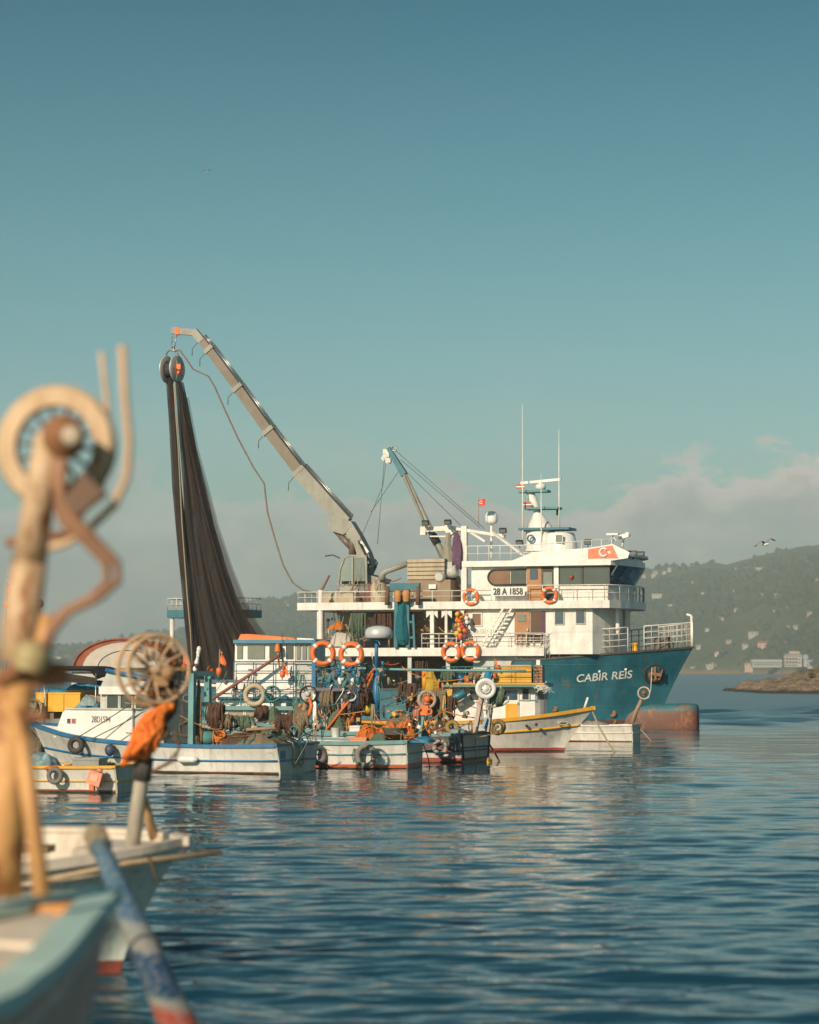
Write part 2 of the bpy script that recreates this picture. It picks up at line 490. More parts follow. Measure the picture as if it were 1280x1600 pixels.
def np_grid(name, X, Y, Z, mat, kind=None, smooth=True):
    """big heightfield straight from arrays"""
    r, c = X.shape
    v = np.stack([X, Y, Z], -1).reshape(-1, 3)
    i = np.arange(r * c).reshape(r, c)
    f = np.stack([i[:-1, :-1], i[:-1, 1:], i[1:, 1:], i[1:, :-1]], -1).reshape(-1, 4)
    me = bpy.data.meshes.new(name)
    me.vertices.add(len(v)); me.vertices.foreach_set('co', v.astype(np.float32).ravel())
    me.loops.add(f.size); me.loops.foreach_set('vertex_index', f.astype(np.int32).ravel())
    me.polygons.add(len(f)); me.polygons.foreach_set('loop_start', np.arange(0, f.size, 4, dtype=np.int32))
    me.polygons.foreach_set('use_smooth', np.ones(len(f), bool) if smooth else np.zeros(len(f), bool))
    me.materials.append(mat); me.update(calc_edges=True); me.validate()
    o = bpy.data.objects.new(name, me); C.objects.link(o)
    return tag(o, kind=kind)


R0 = random.Random(7)
# ================================================================== SETTING
def mat_water():
    m, t, b = _mat('sea_water')
    tc = t.node('ShaderNodeTexCoord').outputs['Object']
    b.inputs['Base Color'].default_value = (0.006, 0.044, 0.072, 1)
    b.inputs['IOR'].default_value = 1.333; b.inputs['Roughness'].default_value = 0.05
    n1 = t.noise(t.mapping(tc, (.8, 2.0, 1)), 1.9, 3, .5, .3)
    n2 = t.noise(t.mapping(tc, (.35, 1.2, 1), (4, 9, 0)), .8, 3, .55, .2)
    h = t.math('ADD', t.math('MULTIPLY', n1, .009), t.math('MULTIPLY', n2, .020))
    bp = t.node('ShaderNodeBump'); bp.inputs['Strength'].default_value = 1.0; bp.inputs['Distance'].default_value = 1.0
    t.link(h, bp.inputs['Height']); t.link(bp.outputs[0], b.inputs['Normal'])
    sp = t.node('ShaderNodeSeparateXYZ'); t.link(tc, sp.inputs[0])      # wind-chopped water outside the harbour
    mr = t.node('ShaderNodeMapRange'); t.link(t.math('ADD', sp.outputs[1], t.math('MULTIPLY', n2, 30)), mr.inputs[0])
    mr.inputs[1].default_value = 105; mr.inputs[2].default_value = 190; mr.inputs[3].default_value = .025; mr.inputs[4].default_value = .24
    t.link(mr.outputs[0], b.inputs['Roughness'])
    return m


def build_sea():
    rng = np.random.default_rng(3)
    d = [3.0]
    while d[-1] < 700: d.append(d[-1] + max(.035, min(d[-1] ** 2 / 11334 * .8, 8)))
    d = np.array(d); u = np.linspace(-.30, .30, 420)
    Y = np.repeat(d[:, None], len(u), 1); X = u[None, :] * (Y + 60)
    sp = np.gradient(d)[:, None]
    Z = np.zeros_like(X)
    for i in range(84):
        lam = 0.22 * (7 / .22) ** rng.random()
        th = rng.normal(0, .30) + .12; k = 2 * pi / lam
        amp = .0026 * lam ** 0.80 * (0.55 + .9 * rng.random()) * (1.0 if lam < 2.2 else .4)
        fade = np.clip((lam / sp - 2.2) / 2, 0, 1)
        ph = k * (X * sin(th) + Y * cos(th)) + rng.random() * 6.28
        Z += amp * fade * (np.sin(ph) + .18 * np.sin(2 * ph + 1.2))
    for i in range(30):                                            # short chop on the open bay beyond the boats
        lam = 3.5 * (9 / 3.5) ** rng.random(); th = rng.normal(0, .5) - .3; k = 2 * pi / lam
        Z += .0075 * lam * np.clip((lam / sp - 2.0) / 1.5, 0, 1) * np.clip((Y - 112) / 50, 0, 1) * np.sin(k * (X * sin(th) + Y * cos(th)) + rng.random() * 6.28)
    # gusts: patches of livelier and calmer water, livelier beyond the harbour
    g = fbm(X / 14, Y / 22, 5, 3); Z *= (.55 + .9 * g) * (1 + .5 * np.clip((Y - 110) / 60, 0, 1))
    Z *= np.clip((700 - Y) / 300, 0, 1) * np.clip((.30 - np.abs(u))[None] / .04, 0, 1); Z[:, [0, -1]] = 0
    mw = mat_water()
    np_grid('sea', X, Y, Z, mw, 'structure')
    far = MB()
    far.bb(-3900, 3900, float(d[-1]) - .5, 6400, -.6, -0.004); yl = float(d[-1])
    for sg in (-1, 1): far.add([(sg * .2995 * (yl + 60), yl, -.003), (sg * .2995 * 63, 3.0, -.003), (sg * .2995 * 63, -300, -.003), (sg * 3900, -300, -.003), (sg * 3900, yl, -.003)], [(0, 1, 2, 3, 4) if sg < 0 else (4, 3, 2, 1, 0)])
    far.add([(-18.9, -300, -.004), (18.9, -300, -.004), (18.9, 3.02, -.004), (-18.9, 3.02, -.004)], [(0, 1, 2, 3)])
    far.build('open_sea', mw, kind='structure', world=True)


build_sea()

SKYL = [(-1600, 1030), (-800, 1032), (-300, 1028), (0, 1022), (80, 1014), (130, 1012), (200, 1001), (232, 991), (262, 992), (300, 984), (345, 962), (390, 946), (410, 941), (450, 938),
        (470, 934), (600, 925), (800, 908), (985, 895), (1022, 889), (1060, 887), (1110, 876), (1135, 880), (1172, 872), (1210, 860), (1247, 851), (1280, 849), (1400, 838), (1700, 846), (2300, 880), (3000, 930)]
SHORE = [(-1600, 3300), (0, 3000), (400, 2700), (900, 2300), (1050, 2270), (1150, 2200), (1280, 1950), (1600, 1900), (3000, 2100)]


def hill_h(px, d):
    px = np.asarray(px, float); d = np.asarray(d, float)
    ysk = np.interp(px, [p for p, _ in SKYL], [q for _, q in SKYL]); sh = np.interp(px, [p for p, _ in SHORE], [q for _, q in SHORE])
    rd = 3700 + 250 * np.sin(px / 260); H = 3 + (HOR - ysk) / FPX * rd
    s = (d - sh) / (rd - sh); X = (px - 640) / FPX * d
    up = np.where(s < 1, np.clip(s, 0, 1) ** .75, np.clip(1.0 - (s - 1) * 1.1, 0, 1))
    n = fbm(X / 420, d / 520, 2, 5) - .5; gully = np.abs(fbm(X / 190 + .3 * n, d / 600, 9, 4) - .5)
    env = np.clip(s, 0, 1) * (1 - np.clip(s, 0, 1) ** 3 * .75)
    h = H * up + H * env * (n * .55 - gully * .35)
    h = np.where(s < 0, -6 + s * 50, np.maximum(h, 1.2) + np.clip(s * 30, 0, 1) * 3)
    return h


def mat_hill():
    m, t, b = _mat('hill_cover')
    tc = t.node('ShaderNodeTexCoord').outputs['Object']
    n1 = t.noise(tc, .006, 5, .6, .5); n2 = t.noise(tc, .035, 5, .65); n3 = t.noise(tc, .15, 3, .6)
    c = t.mix(t.ramp(n1, [(.38, 0), (.62, 1)]), (.042, .072, .034), (.105, .120, .052))
    c = t.mix(t.ramp(n2, [(.50, 0), (.66, .8)]), c, (.115, .092, .045))
    c = t.mix(t.ramp(n3, [(.45, 0), (.7, .6)]), c, (.022, .036, .016))
    z = t.node('ShaderNodeSeparateXYZ'); t.link(tc, z.inputs[0])
    zz = t.math('ADD', z.outputs[2], t.math('MULTIPLY', n2, 9))
    c = t.mix(t.ramp(t.math('MULTIPLY', zz, .05, True), [(.30, 1), (.48, 0)]), c, (.22, .14, .08))
    t.link(c, b.inputs['Base Color']); b.inputs['Roughness'].default_value = .95; b.inputs['Specular IOR Level'].default_value = .1
    bp = t.node('ShaderNodeBump'); bp.inputs['Distance'].default_value = 6; bp.inputs['Strength'].default_value = .8
    t.link(n2, bp.inputs['Height']); t.link(bp.outputs[0], b.inputs['Normal'])
    return m


px = np.linspace(-1600, 3000, 620); dd = np.concatenate([np.linspace(1820, 3300, 150), np.linspace(3320, 4600, 60)])
PX, DD = np.meshgrid(px, dd)
np_grid('hills', (PX - 640) / FPX * DD, DD, hill_h(PX, DD), mat_hill(), 'structure')


def hill_hit(x, y):
    d = np.arange(1850, 4300, 4.0); h = hill_h(np.full_like(d, x), d); zr = 3 + (HOR - y) / FPX * d
    k = np.nonzero((h >= zr) & (h > 0.5))[0]
    return float(d[k[0]]) if len(k) else 3600.0


# woods on the slopes: one mass of small crowns
def build_woods():
    rng = np.random.default_rng(11)
    ico = [(0, 0, 1)] + [(cos(a) * .9, sin(a) * .9, .35) for a in np.arange(5) * 2 * pi / 5] + [(cos(a + .6) * .95, sin(a + .6) * .95, -.35) for a in np.arange(5) * 2 * pi / 5]
    ico = np.array(ico)
    tri = [(0, i + 1, (i + 1) % 5 + 1) for i in range(5)] + [(i + 1, i + 6, (i + 1) % 5 + 1) for i in range(5)] + [((i + 1) % 5 + 1, i + 6, (i + 1) % 5 + 6) for i in range(5)]
    tri = np.array(tri)
    N = 42000
    x = rng.uniform(-500, 1700, N); d = rng.uniform(1950, 3950, N)
    X = (x - 640) / FPX * d
    dens = fbm(X / 160, d / 200, 21, 4); keep = (dens + rng.normal(0, .06, N) > .46) & (hill_h(x, d) > 7)
    x, d = x[keep], d[keep]; h = hill_h(x, d); X = (x - 640) / FPX * d; n = len(x)
    r = rng.uniform(2.2, 5.5, n); sq = rng.uniform(.8, 1.5, n)
    jit = rng.uniform(.75, 1.25, (n, len(ico)))
    V = ico[None] * jit[..., None] * r[:, None, None]; V[..., 2] *= sq[:, None]
    V = V + np.stack([X, d, h + r * .45], -1)[:, None, :]
    F = (tri[None] + (np.arange(n) * len(ico))[:, None, None]).reshape(-1, 3)
    me = bpy.data.meshes.new('woods'); v = V.reshape(-1, 3).astype(np.float32)
    me.vertices.add(len(v)); me.vertices.foreach_set('co', v.ravel())
    me.loops.add(F.size); me.loops.foreach_set('vertex_index', F.astype(np.int32).ravel())
    me.polygons.add(len(F)); me.polygons.foreach_set('loop_start', np.arange(0, F.size, 3, dtype=np.int32))
    me.polygons.foreach_set('use_smooth', np.ones(len(F), bool))
    m, t, b = _mat('crown_leaves')
    tc = t.node('ShaderNodeTexCoord').outputs['Object']; n1 = t.noise(tc, .02, 3); n2 = t.noise(tc, .3, 3)
    c = t.mix(t.ramp(n1, [(.35, 0), (.65, 1)]), (.026, .052, .025), (.085, .092, .040)); c = t.mix(t.math('MULTIPLY', n2, .5), c, (.03, .035, .015))
    t.link(c, b.inputs['Base Color']); b.inputs['Roughness'].default_value = 1; b.inputs['Specular IOR Level'].default_value = .05
    me.materials.append(m); me.update(calc_edges=True)
    o = bpy.data.objects.new('woods', me); C.objects.link(o); tag(o, 'dark green woods scattered over the hazy hillsides', 'woods', kind='stuff')


build_woods()

# houses on the slopes: photo x, y of the foot, width and height in pixels, wall tint, roof tint, label
M_WALLS = [paint('plaster_white', (.50, .47, .42), .8, .2), paint('plaster_cream', (.44, .36, .27), .8, .2), paint('plaster_pink', (.52, .34, .26), .8, .2), paint('plaster_grey', (.40, .40, .38), .8, .2)]
M_ROOFS = [paint('roof_red', (.30, .11, .06), .85, .3), paint('roof_grey', (.25, .25, .25), .8, .2), paint('roof_pale', (.6, .58, .54), .7, .1)]
M_PANE_FAR = glass('far_pane', (.05, .06, .07), .2)
HG = 'houses on the far hillside'
HOUSES = [
    (1174, 892, 19, 5, 0, 2, 'long white house high on the hill below the skyline, widest up there'), (1188, 893, 14, 6, 0, 1, 'white block joined to the right of the long house high on the hill'),
    (1153, 890, 7, 4, 2, 0, 'small pinkish house high on the hill, just left of the long white one'), (1278, 911, 8, 7, 0, 0, 'white house on the upper slope at the right edge of the photo'),
    (1046, 893, 6, 6, 0, 1, 'small white house on the skyline right of the bridge lamps'), (1024, 897, 8, 6, 1, 0, 'cream house on the ridge, second left of the skyline one'),
    (1038, 897, 6, 4, 0, 2, 'low white house on the ridge just under the skyline one'), (991, 903, 12, 5, 2, 0, 'pinkish low house on the ridge beside the ship bridge front'),
    (1005, 903, 9, 6, 1, 0, 'cream house between pinkish house and tall one on the ridge'), (1021, 904, 7, 7, 0, 1, 'tall pale house standing below the ridge group'),
    (1026, 913, 7, 7, 0, 0, 'pale house with red roof under the ridge group'), (1000, 932, 11, 5, 0, 2, 'white house on the slope level with the wheelhouse rail'),
    (1028, 933, 20, 5, 0, 1, 'long pale house on the slope right of the wheelhouse rail'), (1001, 949, 7, 4, 0, 0, 'small white house below the long pale one, next to the ship'),
    (1033, 949, 7, 4, 1, 0, 'small cream house below the long pale one'), (1048, 950, 8, 5, 0, 2, 'white house at the right end of the low row near the ship'),
    (1195, 932, 10, 4, 1, 1, 'cream house alone in the middle of the wooded slope'), (1214, 932, 6, 4, 0, 2, 'little white house right of the lone cream house'),
    (1229, 983, 9, 4, 0, 2, 'pale house on the slope above the pink house and the shed'), (1244, 982, 8, 4, 3, 2, 'grey house right of the pale one on the lower slope'),
    (1179, 992, 14, 5, 0, 1, 'white flat house on the lower slope over the pink one'), (1195, 1013, 24, 11, 2, 0, 'large pink house on the lower slope above the shore shed'),
    (1166, 1009, 8, 4, 0, 0, 'small pale house left of the large pink house'), (1227, 1006, 8, 4, 2, 0, 'small pink house right of the large pink house'),
    (1183, 1020, 6, 4, 2, 0, 'tiny pinkish hut under the large pink house'),
    (1060, 1047, 18, 8, 1, 0, 'cream house by the water at the bow of the big ship'), (1083, 1047, 8, 4, 0, 2, 'low white hut by the water between two shore houses'),
    (1113, 1047, 14, 8, 0, 2, 'white cubic house by the water on the far shore'), (1170, 1041, 14, 6, 2, 0, 'pinkish house at the left end of the long shed'),
    (1113, 1038, 5, 3, 1, 0, 'tiny cream hut right behind the white cubic shore house'),
    (100, 1019, 9, 6, 0, 0, 'white town house in front of the far left ridge'), (84, 1024, 8, 7, 1, 0, 'cream town house beside the rusty mast'),
    (90, 1034, 12, 7, 0, 2, 'wide white town house low by the left shore'), (112, 1014, 6, 4, 0, 1, 'small white town house near the top of the left ridge'),
    (122, 1012, 7, 3, 2, 0, 'pinkish town house by the red tarpaulin'), (103, 1030, 7, 6, 2, 0, 'pinkish town house low on the left slope'),
    (78, 1014, 6, 4, 3, 1, 'grey town house just right of the rusty mast'),
    (444, 943, 7, 4, 0, 1, 'white house on the left hill close to the ship stern rail'), (449, 948, 5, 5, 1, 0, 'cream house just under the white one by the stern rail'),
    (425, 991, 8, 4, 1, 0, 'cream house low on the hill right of the dark net')]
HOUSES += [(x, y, w, h, wi, ri, 'one of the tiny pale houses scattered over the wooded right hillside') for x, y, w, h, wi, ri in (
    (1208, 957, 6, 4, 0, 0), (1232, 951, 7, 4, 1, 0), (1252, 940, 6, 4, 0, 2), (1266, 960, 7, 5, 2, 0), (1150, 955, 6, 4, 0, 1), (1128, 968, 7, 4, 1, 0), (1105, 985, 6, 4, 0, 0),
    (1140, 1003, 7, 4, 2, 0), (1092, 1012, 6, 4, 0, 1), (1120, 1022, 7, 4, 0, 0), (1262, 1002, 8, 5, 1, 0), (1248, 915, 6, 4, 0, 0), (1215, 905, 6, 3, 0, 2), (1064, 905, 6, 4, 1, 0), (1082, 912, 6, 4, 0, 0), (1098, 930, 7, 4, 0, 1), (1145, 925, 6, 4, 2, 0), (1058, 965, 6, 4, 0, 0), (1262, 880, 7, 4, 0, 0))]


def house(x, y, w, h, wi, ri, label):
    d = hill_hit(x, y) - 14 if y < 1046 else float(np.interp(x, [p for p, _ in SHORE], [q for _, q in SHORE])) + 12
    s = d / FPX; o = P(x, y, d); o.z += .5
    fr = Fr(o, R0.uniform(-.35, .25)); r = thing('hillside_house', fr, label, 'house', HG)
    w, h = w * s * .92, h * s; dp = min(w, h * 1.6) * .8 + 2; wh = h * .68 if ri == 0 else h * .9
    MB(fr).bb(-w / 2, w / 2, 0, dp, -6, wh).build('wall', M_WALLS[wi], r)
    rf = MB(fr); e = .5
    if ri == 0: rf.extr([(-w / 2 - e, -e, wh), (-w / 2 - e, dp + e, wh), (-w / 2 - e, dp / 2, h)], (w + 2 * e, 0, 0))
    else: rf.bb(-w / 2 - e, w / 2 + e, -e, dp + e, wh + .003, h)
    rf.build('roof', M_ROOFS[ri], r)
    nf = max(1, int(wh / 2.8)); nw = max(2, int(w / 3.2))
    for f in range(nf):
        for i in range(nw):
            if w * FPX / d < 7 and (i + f) % 2: continue
            xc = -w / 2 + w * (i + .5) / nw; zc = wh * (f + .5) / nf
            MB(fr).bb(xc - .55, xc + .55, -.12, .1, zc - .7, zc + .6).build('window', M_PANE_FAR, r)


for a in HOUSES: house(*a)


def shore_buildings():
    d = 1990.0; fr = Fr(P(1240, 1036, d), -.06)
    r = thing('apartment_building', fr, 'three storey white and pink building by the far shore with balconies', 'building')
    L = lambda x, y: fr.L(x, y)
    MB(fr).pbox(1227, 1022, 1253, 1042, 0, 12).build('wall', M_WALLS[0], r)
    MB(fr).pbox(1234, 1017.5, 1250, 1022, 1, 10).build('wall', M_WALLS[2], r, 'pink set-back top storey')
    MB(fr).pbox(1225.5, 1021.4, 1254, 1022.3, -1, 13).build('roof', M_ROOFS[1], r)
    for x in range(5):
        for y in range(3):
            MB(fr).pbox(1229 + x * 4.8, 1024 + y * 5.2, 1231.6 + x * 4.8, 1026.6 + y * 5.2, -.2, .2).build('window', M_PANE_FAR, r)
    for y in range(3): MB(fr).pbox(1226, 1027.6 + y * 5.2, 1246, 1028.4 + y * 5.2, -1.4, .1).build('balcony', M_WALLS[1], r)
    fr = Fr(P(1199, 1042, 2080), -.05)
    r = thing('long_shed', fr, 'long low shed with pale roof on the far shore', 'shed')
    MB(fr).pbox(1176, 1034, 1222, 1043, 0, 14).build('wall', M_WALLS[3], r)
    p = fr.L(1175, 1034.5); q = fr.L(1223, 1034.5); top = fr.L(1199, 1030.5).z
    MB(fr).extr([(p.x, -1, p.z), (p.x, 15, p.z), (p.x, 7, top)], (q.x - p.x, 0, 0)).build('roof', M_ROOFS[2], r)
    for i in range(9): MB(fr).pbox(1179 + i * 4.7, 1037, 1181.5 + i * 4.7, 1039.5, -.15, .2).build('window', M_PANE_FAR, r)
    fr = Fr(P(1259, 1040, 1990), 0)
    r = thing('water_tower', fr, 'narrow blue-grey tower right of the white shore building', 'tower')
    MB(fr).pbox(1256, 1023, 1262, 1042, 0, 4).build('shaft', M_WALLS[3], r); MB(fr).pbox(1255, 1024, 1263, 1030, -.5, 4.5).build('tank', paint('tank_blue', (.3, .4, .45), .6, .2), r)
    fr = Fr(P(1268, 1044, 1985), 0)
    r = thing('shore_block', fr, 'grey square block on the shore beside the blue tower', 'building')
    MB(fr).pbox(1263, 1031, 1271, 1045, 0, 8).build('wall', M_WALLS[3], r)
    for i in range(2): MB(fr).pbox(1264.5 + i * 3, 1034, 1266 + i * 3, 1037, -.15, .2).build('window', M_PANE_FAR, r)
    MB(fr).pbox(1262.5, 1030.4, 1271.5, 1031.2, -.4, 8.4).build('roof', M_ROOFS[1], r)


shore_buildings()


def mat_rock():
    m, t, b = _mat('headland_rock')
    tc = t.node('ShaderNodeTexCoord').outputs['Object']
    n1 = t.noise(tc, .35, 6, .65, .6); n2 = t.noise(tc, 1.6, 5, .7)
    c = t.mix(t.ramp(n1, [(.35, 0), (.65, 1)]), (.15, .10, .065), (.40, .28, .18))
    c = t.mix(t.ramp(n2, [(.5, 0), (.75, .7)]), c, (.07, .05, .035))
    z = t.node('ShaderNodeSeparateXYZ'); t.link(tc, z.inputs[0])
    g = t.ramp(t.math('ADD', t.math('MULTIPLY', z.outputs[2], .16), t.math('MULTIPLY', n1, .5)), [(.62, 0), (.80, 1)])
    c = t.mix(g, c, t.mix(n2, (.10, .10, .022), (.19, .15, .05)))
    c = t.mix(t.ramp(t.math('ADD', z.outputs[2], t.math('MULTIPLY', n1, .4)), [(.45, 1), (.75, 0)]), c, (.035, .028, .022))
    t.link(c, b.inputs['Base Color']); b.inputs['Roughness'].default_value = .9
    bp = t.node('ShaderNodeBump'); bp.inputs['Distance'].default_value = .5; bp.inputs['Strength'].default_value = 1
    t.link(t.math('ADD', n1, n2), bp.inputs['Height']); t.link(bp.outputs[0], b.inputs['Normal'])
    return m


def build_headland():
    d0 = 330.0; xs = np.linspace(45, 150, 210); ys = np.linspace(312, 380, 110); X, Y = np.meshgrid(xs, ys)
    prof = np.interp(xs, [45, 47.5, 49, 51, 53, 55.5, 57, 60, 70, 100, 150], [-1.5, -.2, .4, 1.0, 1.3, 1.5, 2.2, 2.9, 5, 8, 9])
    edge = 318 + 3 * fbm(xs / 5, xs * 0, 4, 3); sd = np.clip((Y - edge[None]) / (3 + prof[None].clip(0) * .9), -1, 1)
    back = np.clip((378 - Y) / 14, 0, 1)
    Z = prof[None] * np.clip(sd, 0, 1) ** .6 * back + (fbm(X / 3, Y / 3, 8, 5, gain=.6) - .5) * 2.6 * np.clip(sd + .3, 0, 1) - .9 * (1 - np.clip(sd, 0, 1)) - .9 * (1 - back)
    np_grid('rocky_headland', X, Y, Z, mat_rock(), 'structure')
    rng = random.Random(5); mb = MB()
    for i in range(420):
        x = rng.uniform(55.5, 100); y = rng.uniform(321, 350)
        j = int((y - 312) / 68 * 109); k = int((x - 45) / 105 * 209); z = Z[j, k]
        if z < 1.7 or fbm(np.array([x / 5]), np.array([y / 5]), 4, 3)[0] < .45: continue
        for q in range(3):
            c = Vector((x + rng.uniform(-.6, .6), y + rng.uniform(-.5, .5), z + rng.uniform(.1, .8))); s = rng.uniform(.25, .6)
            a, u, w = basis((rng.uniform(-1, 1), rng.uniform(-1, 1), rng.uniform(-1, 1)))
            mb.add([c + u * s, c + w * s, c - u * s, c - w * s, c + a * s * .7], [(0, 1, 4), (1, 2, 4), (2, 3, 4), (3, 0, 4)])
    mb.build('scrub', cloth('scrub_leaves', (.06, .07, .02), (.17, .13, .05), 2), label='yellow green scrub covering the rocky headland at right', cat='scrub', kind='stuff', world=True)


build_headland()
# the summer haze over the bay
hz = MB(); hz.bb(-4000, 4000, -400, 6600, -9.5, 262)
hm = bpy.data.materials.new('haze_air'); hm.use_nodes = True; ht = NT(hm.node_tree); ht.n.clear()
ho = ht.node('ShaderNodeOutputMaterial'); hv = ht.node('ShaderNodeVolumePrincipled')
hv.inputs['Color'].default_value = (.74, .88, .92, 1); hv.inputs['Density'].default_value = 0.00027; hv.inputs['Anisotropy'].default_value = 0.0
ht.link(hv.outputs[0], ho.inputs['Volume'])
hz.build('haze', hm, label='thin pale haze over the whole bay', kind='stuff', world=True)
# ================================================================== MATERIALS FOR BOATS
WHITE = paint('white_paint', (.74, .71, .66), .42, .30, (.30, .19, .10), .06)
WHITE2 = paint('clean_white_paint', (.78, .76, .72), .38, .14, (.35, .25, .16))
HOUSEW = paint('ship_house_white', (.74, .72, .67), .45, .30, (.34, .22, .12), .03, plates=(1.9, 1.25), bump=.015)
GREYW = paint('pale_grey_paint', (.50, .50, .46), .5, .35, rust=.04)
TEAL = paint('teal_paint', (.012, .135, .185), .42, .30, (.03, .05, .05), .10)
TEALD = paint('teal_rail_paint', (.05, .25, .27), .45, .3, rust=.10)
BLUE = paint('blue_paint', (.015, .15, .33), .4, .25, (.02, .04, .06), .03)
TURQ = paint('turquoise_paint', (.13, .30, .31), .5, .35, rust=.08)
YEL = paint('yellow_paint', (.72, .36, .02), .45, .25, (.25, .12, .03))
ORG = paint('orange_paint', (.72, .16, .025), .5, .25, (.2, .06, .02))
RED = paint('red_paint', (.42, .05, .03), .5, .3)
BLACK = paint('black_paint', (.02, .02, .022), .5, .2)
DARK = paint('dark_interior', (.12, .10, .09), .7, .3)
DECKG = paint('deck_grey', (.20, .20, .18), .75, .5, rust=.08)
CRANEG = paint('crane_grey', (.29, .285, .245), .5, .4, rust=.05)
CRANEB = paint('crane_inner_brown', (.17, .135, .10), .4, .45, rust=.10)
STEEL = paint('bare_steel', (.40, .40, .39), .35, .3, metal=.8)
RUSTY = paint('rusty_iron', (.24, .10, .04), .8, .4, rust=.35)
RUSTYO = paint('orange_rust_paint', (.55, .24, .07), .65, .4, rust=.16)
BEIGE = paint('beige_paint', (.44, .36, .25), .6, .35)
BROWNB = paint('brown_box_paint', (.27, .19, .12), .65, .35)
WOOD = paint('varnished_wood', (.40, .18, .06), .45, .3, scale=2)
WOODP = paint('weathered_wood', (.33, .22, .13), .8, .45, scale=2)
RUBBER = paint('black_rubber', (.028, .026, .026), .75, .5, (.16, .14, .12))
BUOYO = paint('buoy_orange', (.80, .16, .025), .5, .25, (.35, .12, .05))
FLOATY = paint('float_yellow', (.75, .45, .04), .5, .2)
PLASTW = paint('white_plastic', (.75, .74, .70), .35, .15)
PINK = paint('salmon_plastic', (.75, .27, .16), .5, .2)
TAPE = paint('reflective_tape', (.80, .78, .74), .3, .1)
GLASS = glass('window_glass')
GLASSB = glass('blue_window_glass', (.02, .04, .075), .06)
GLASSL = glass('pale_window_glass', (.11, .12, .11), .15)
CURT = paint('brown_blind', (.22, .12, .07), .7, .1)
ROPE = cloth('pale_rope', (.30, .24, .15), (.48, .40, .27), 12)
ROPEB = cloth('brown_rope', (.10, .06, .04), (.22, .14, .09), 12)
ROPET = cloth('teal_rope', (.05, .18, .18), (.12, .30, .28), 12)
ROPEO = cloth('orange_rope', (.62, .15, .04), (.8, .3, .08), 12)
NETB = cloth('beige_net', (.16, .12, .08), (.36, .28, .18), 5, strand=22)
NETBR = cloth('brown_net', (.07, .045, .035), (.18, .10, .07), 5, strand=22)
NETG = cloth('green_net', (.06, .10, .07), (.20, .26, .18), 5, strand=22)
NETO = cloth('orange_net', (.60, .11, .02), (.85, .26, .05), 5, strand=18)
TARPB = cloth('blue_tarp', (.02, .16, .32), (.06, .30, .46), 2.5, .5)
TARPR = cloth('red_tarp', (.22, .07, .045), (.34, .12, .075), 2.5, .6)
TARPW = cloth('white_tarp', (.40, .36, .31), (.54, .49, .43), 1.5, .6, bump=.02)
PURP = cloth('purple_net', (.10, .05, .12), (.25, .14, .20), 6, strand=15)
WIRE = paint('steel_wire', (.12, .12, .12), .5, .2)


def window(fr, root, x0, y0, x1, y1, c, gm, fm=None, fw=.06, name='window', label=None):
    w = MB(fr); w.pbox(x0, y0, x1, y1, c - .03, c + .03); o = w.build(name, gm, root, label)
    if fm:
        p, q = fr.L(x0, (y0 + y1) / 2, c), fr.L(x1, (y0 + y1) / 2, c)
        z1 = (fr.L(x0, y0, c).z + fr.L(x1, y0, c).z) / 2; z0 = (fr.L(x0, y1, c).z + fr.L(x1, y1, c).z) / 2
        f = MB(fr)
        f.bb(p.x - fw, p.x, c - .055, c + .01, z0 - fw, z1 + fw); f.bb(q.x, q.x + fw, c - .055, c + .01, z0 - fw, z1 + fw)
        f.bb(p.x, q.x, c - .054, c + .01, z1, z1 + fw); f.bb(p.x, q.x, c - .054, c + .01, z0 - fw, z0)
        f.build('frame', fm, o)
    return o


def flood(fr, root, x, y, c, s=.32, tilt=.5, name='floodlight'):
    p = fr.L(x, y, c); m = MB(fr)
    m.box(p, (s, s * .35, s * .7), 0, Matrix.Rotation(tilt, 3, 'X')); m.bar(p - Vector((0, 0, s * .7)), p, .05)
    o = m.build(name, BLACK, root)
    l = MB(fr); l.box(p + Vector((0, -.2 * s, -.08 * s)), (s * .8, s * .06, s * .5), 0, Matrix.Rotation(tilt, 3, 'X')); l.build('lens', GLASSL, o)


def plan(x0, xf, c0, c1, bulge, n=8, p=2.4):
    """plan outline with a rounded front"""
    o = [(x0, c0)]; cm, h = (c0 + c1) / 2, (c1 - c0) / 2
    for i in range(n + 1):
        t = -1 + 2 * i / n; o.append((xf + bulge * (1 - abs(t) ** p), cm + h * t))
    o.append((x0, c1)); return o


def ring_buoy(frw, c, ax, R=.36, label='', tilt=0):
    """life ring with tapes and grab line; c is a point of frame frw"""
    r, f = anchor('life_ring', frw, c, label, 'life ring', 'orange life rings on the boats')
    MB(f).torus((0, 0, 0), ax, R, R * .24, 28, 10, squash=1).build('ring', BUOYO, r)
    _, u, w = basis(ax)
    for k in range(4):
        a = pi / 4 + k * pi / 2; q = (u * cos(a) + w * sin(a)); t = (u * -sin(a) + w * cos(a))
        MB(f).tube([q * R - t * .05, q * R + t * .05], R * .27, 10).build('tape', TAPE, r)
    MB(f).torus((0, 0, 0), ax, R * 1.27, .012, 24, 5).build('grab_line', ROPE, r)
    return r


def tyre(frw, c, ax, R=.36, r=.12, label='', mat=None, squash=1.0):
    t, f = anchor('tyre_fender', frw, c, label, 'tyre', 'tyres hung on the hulls')
    MB(f).torus((0, 0, 0), ax, R - r, r, 28, 10, squash=squash).build('tread', mat or RUBBER, t)
    return t


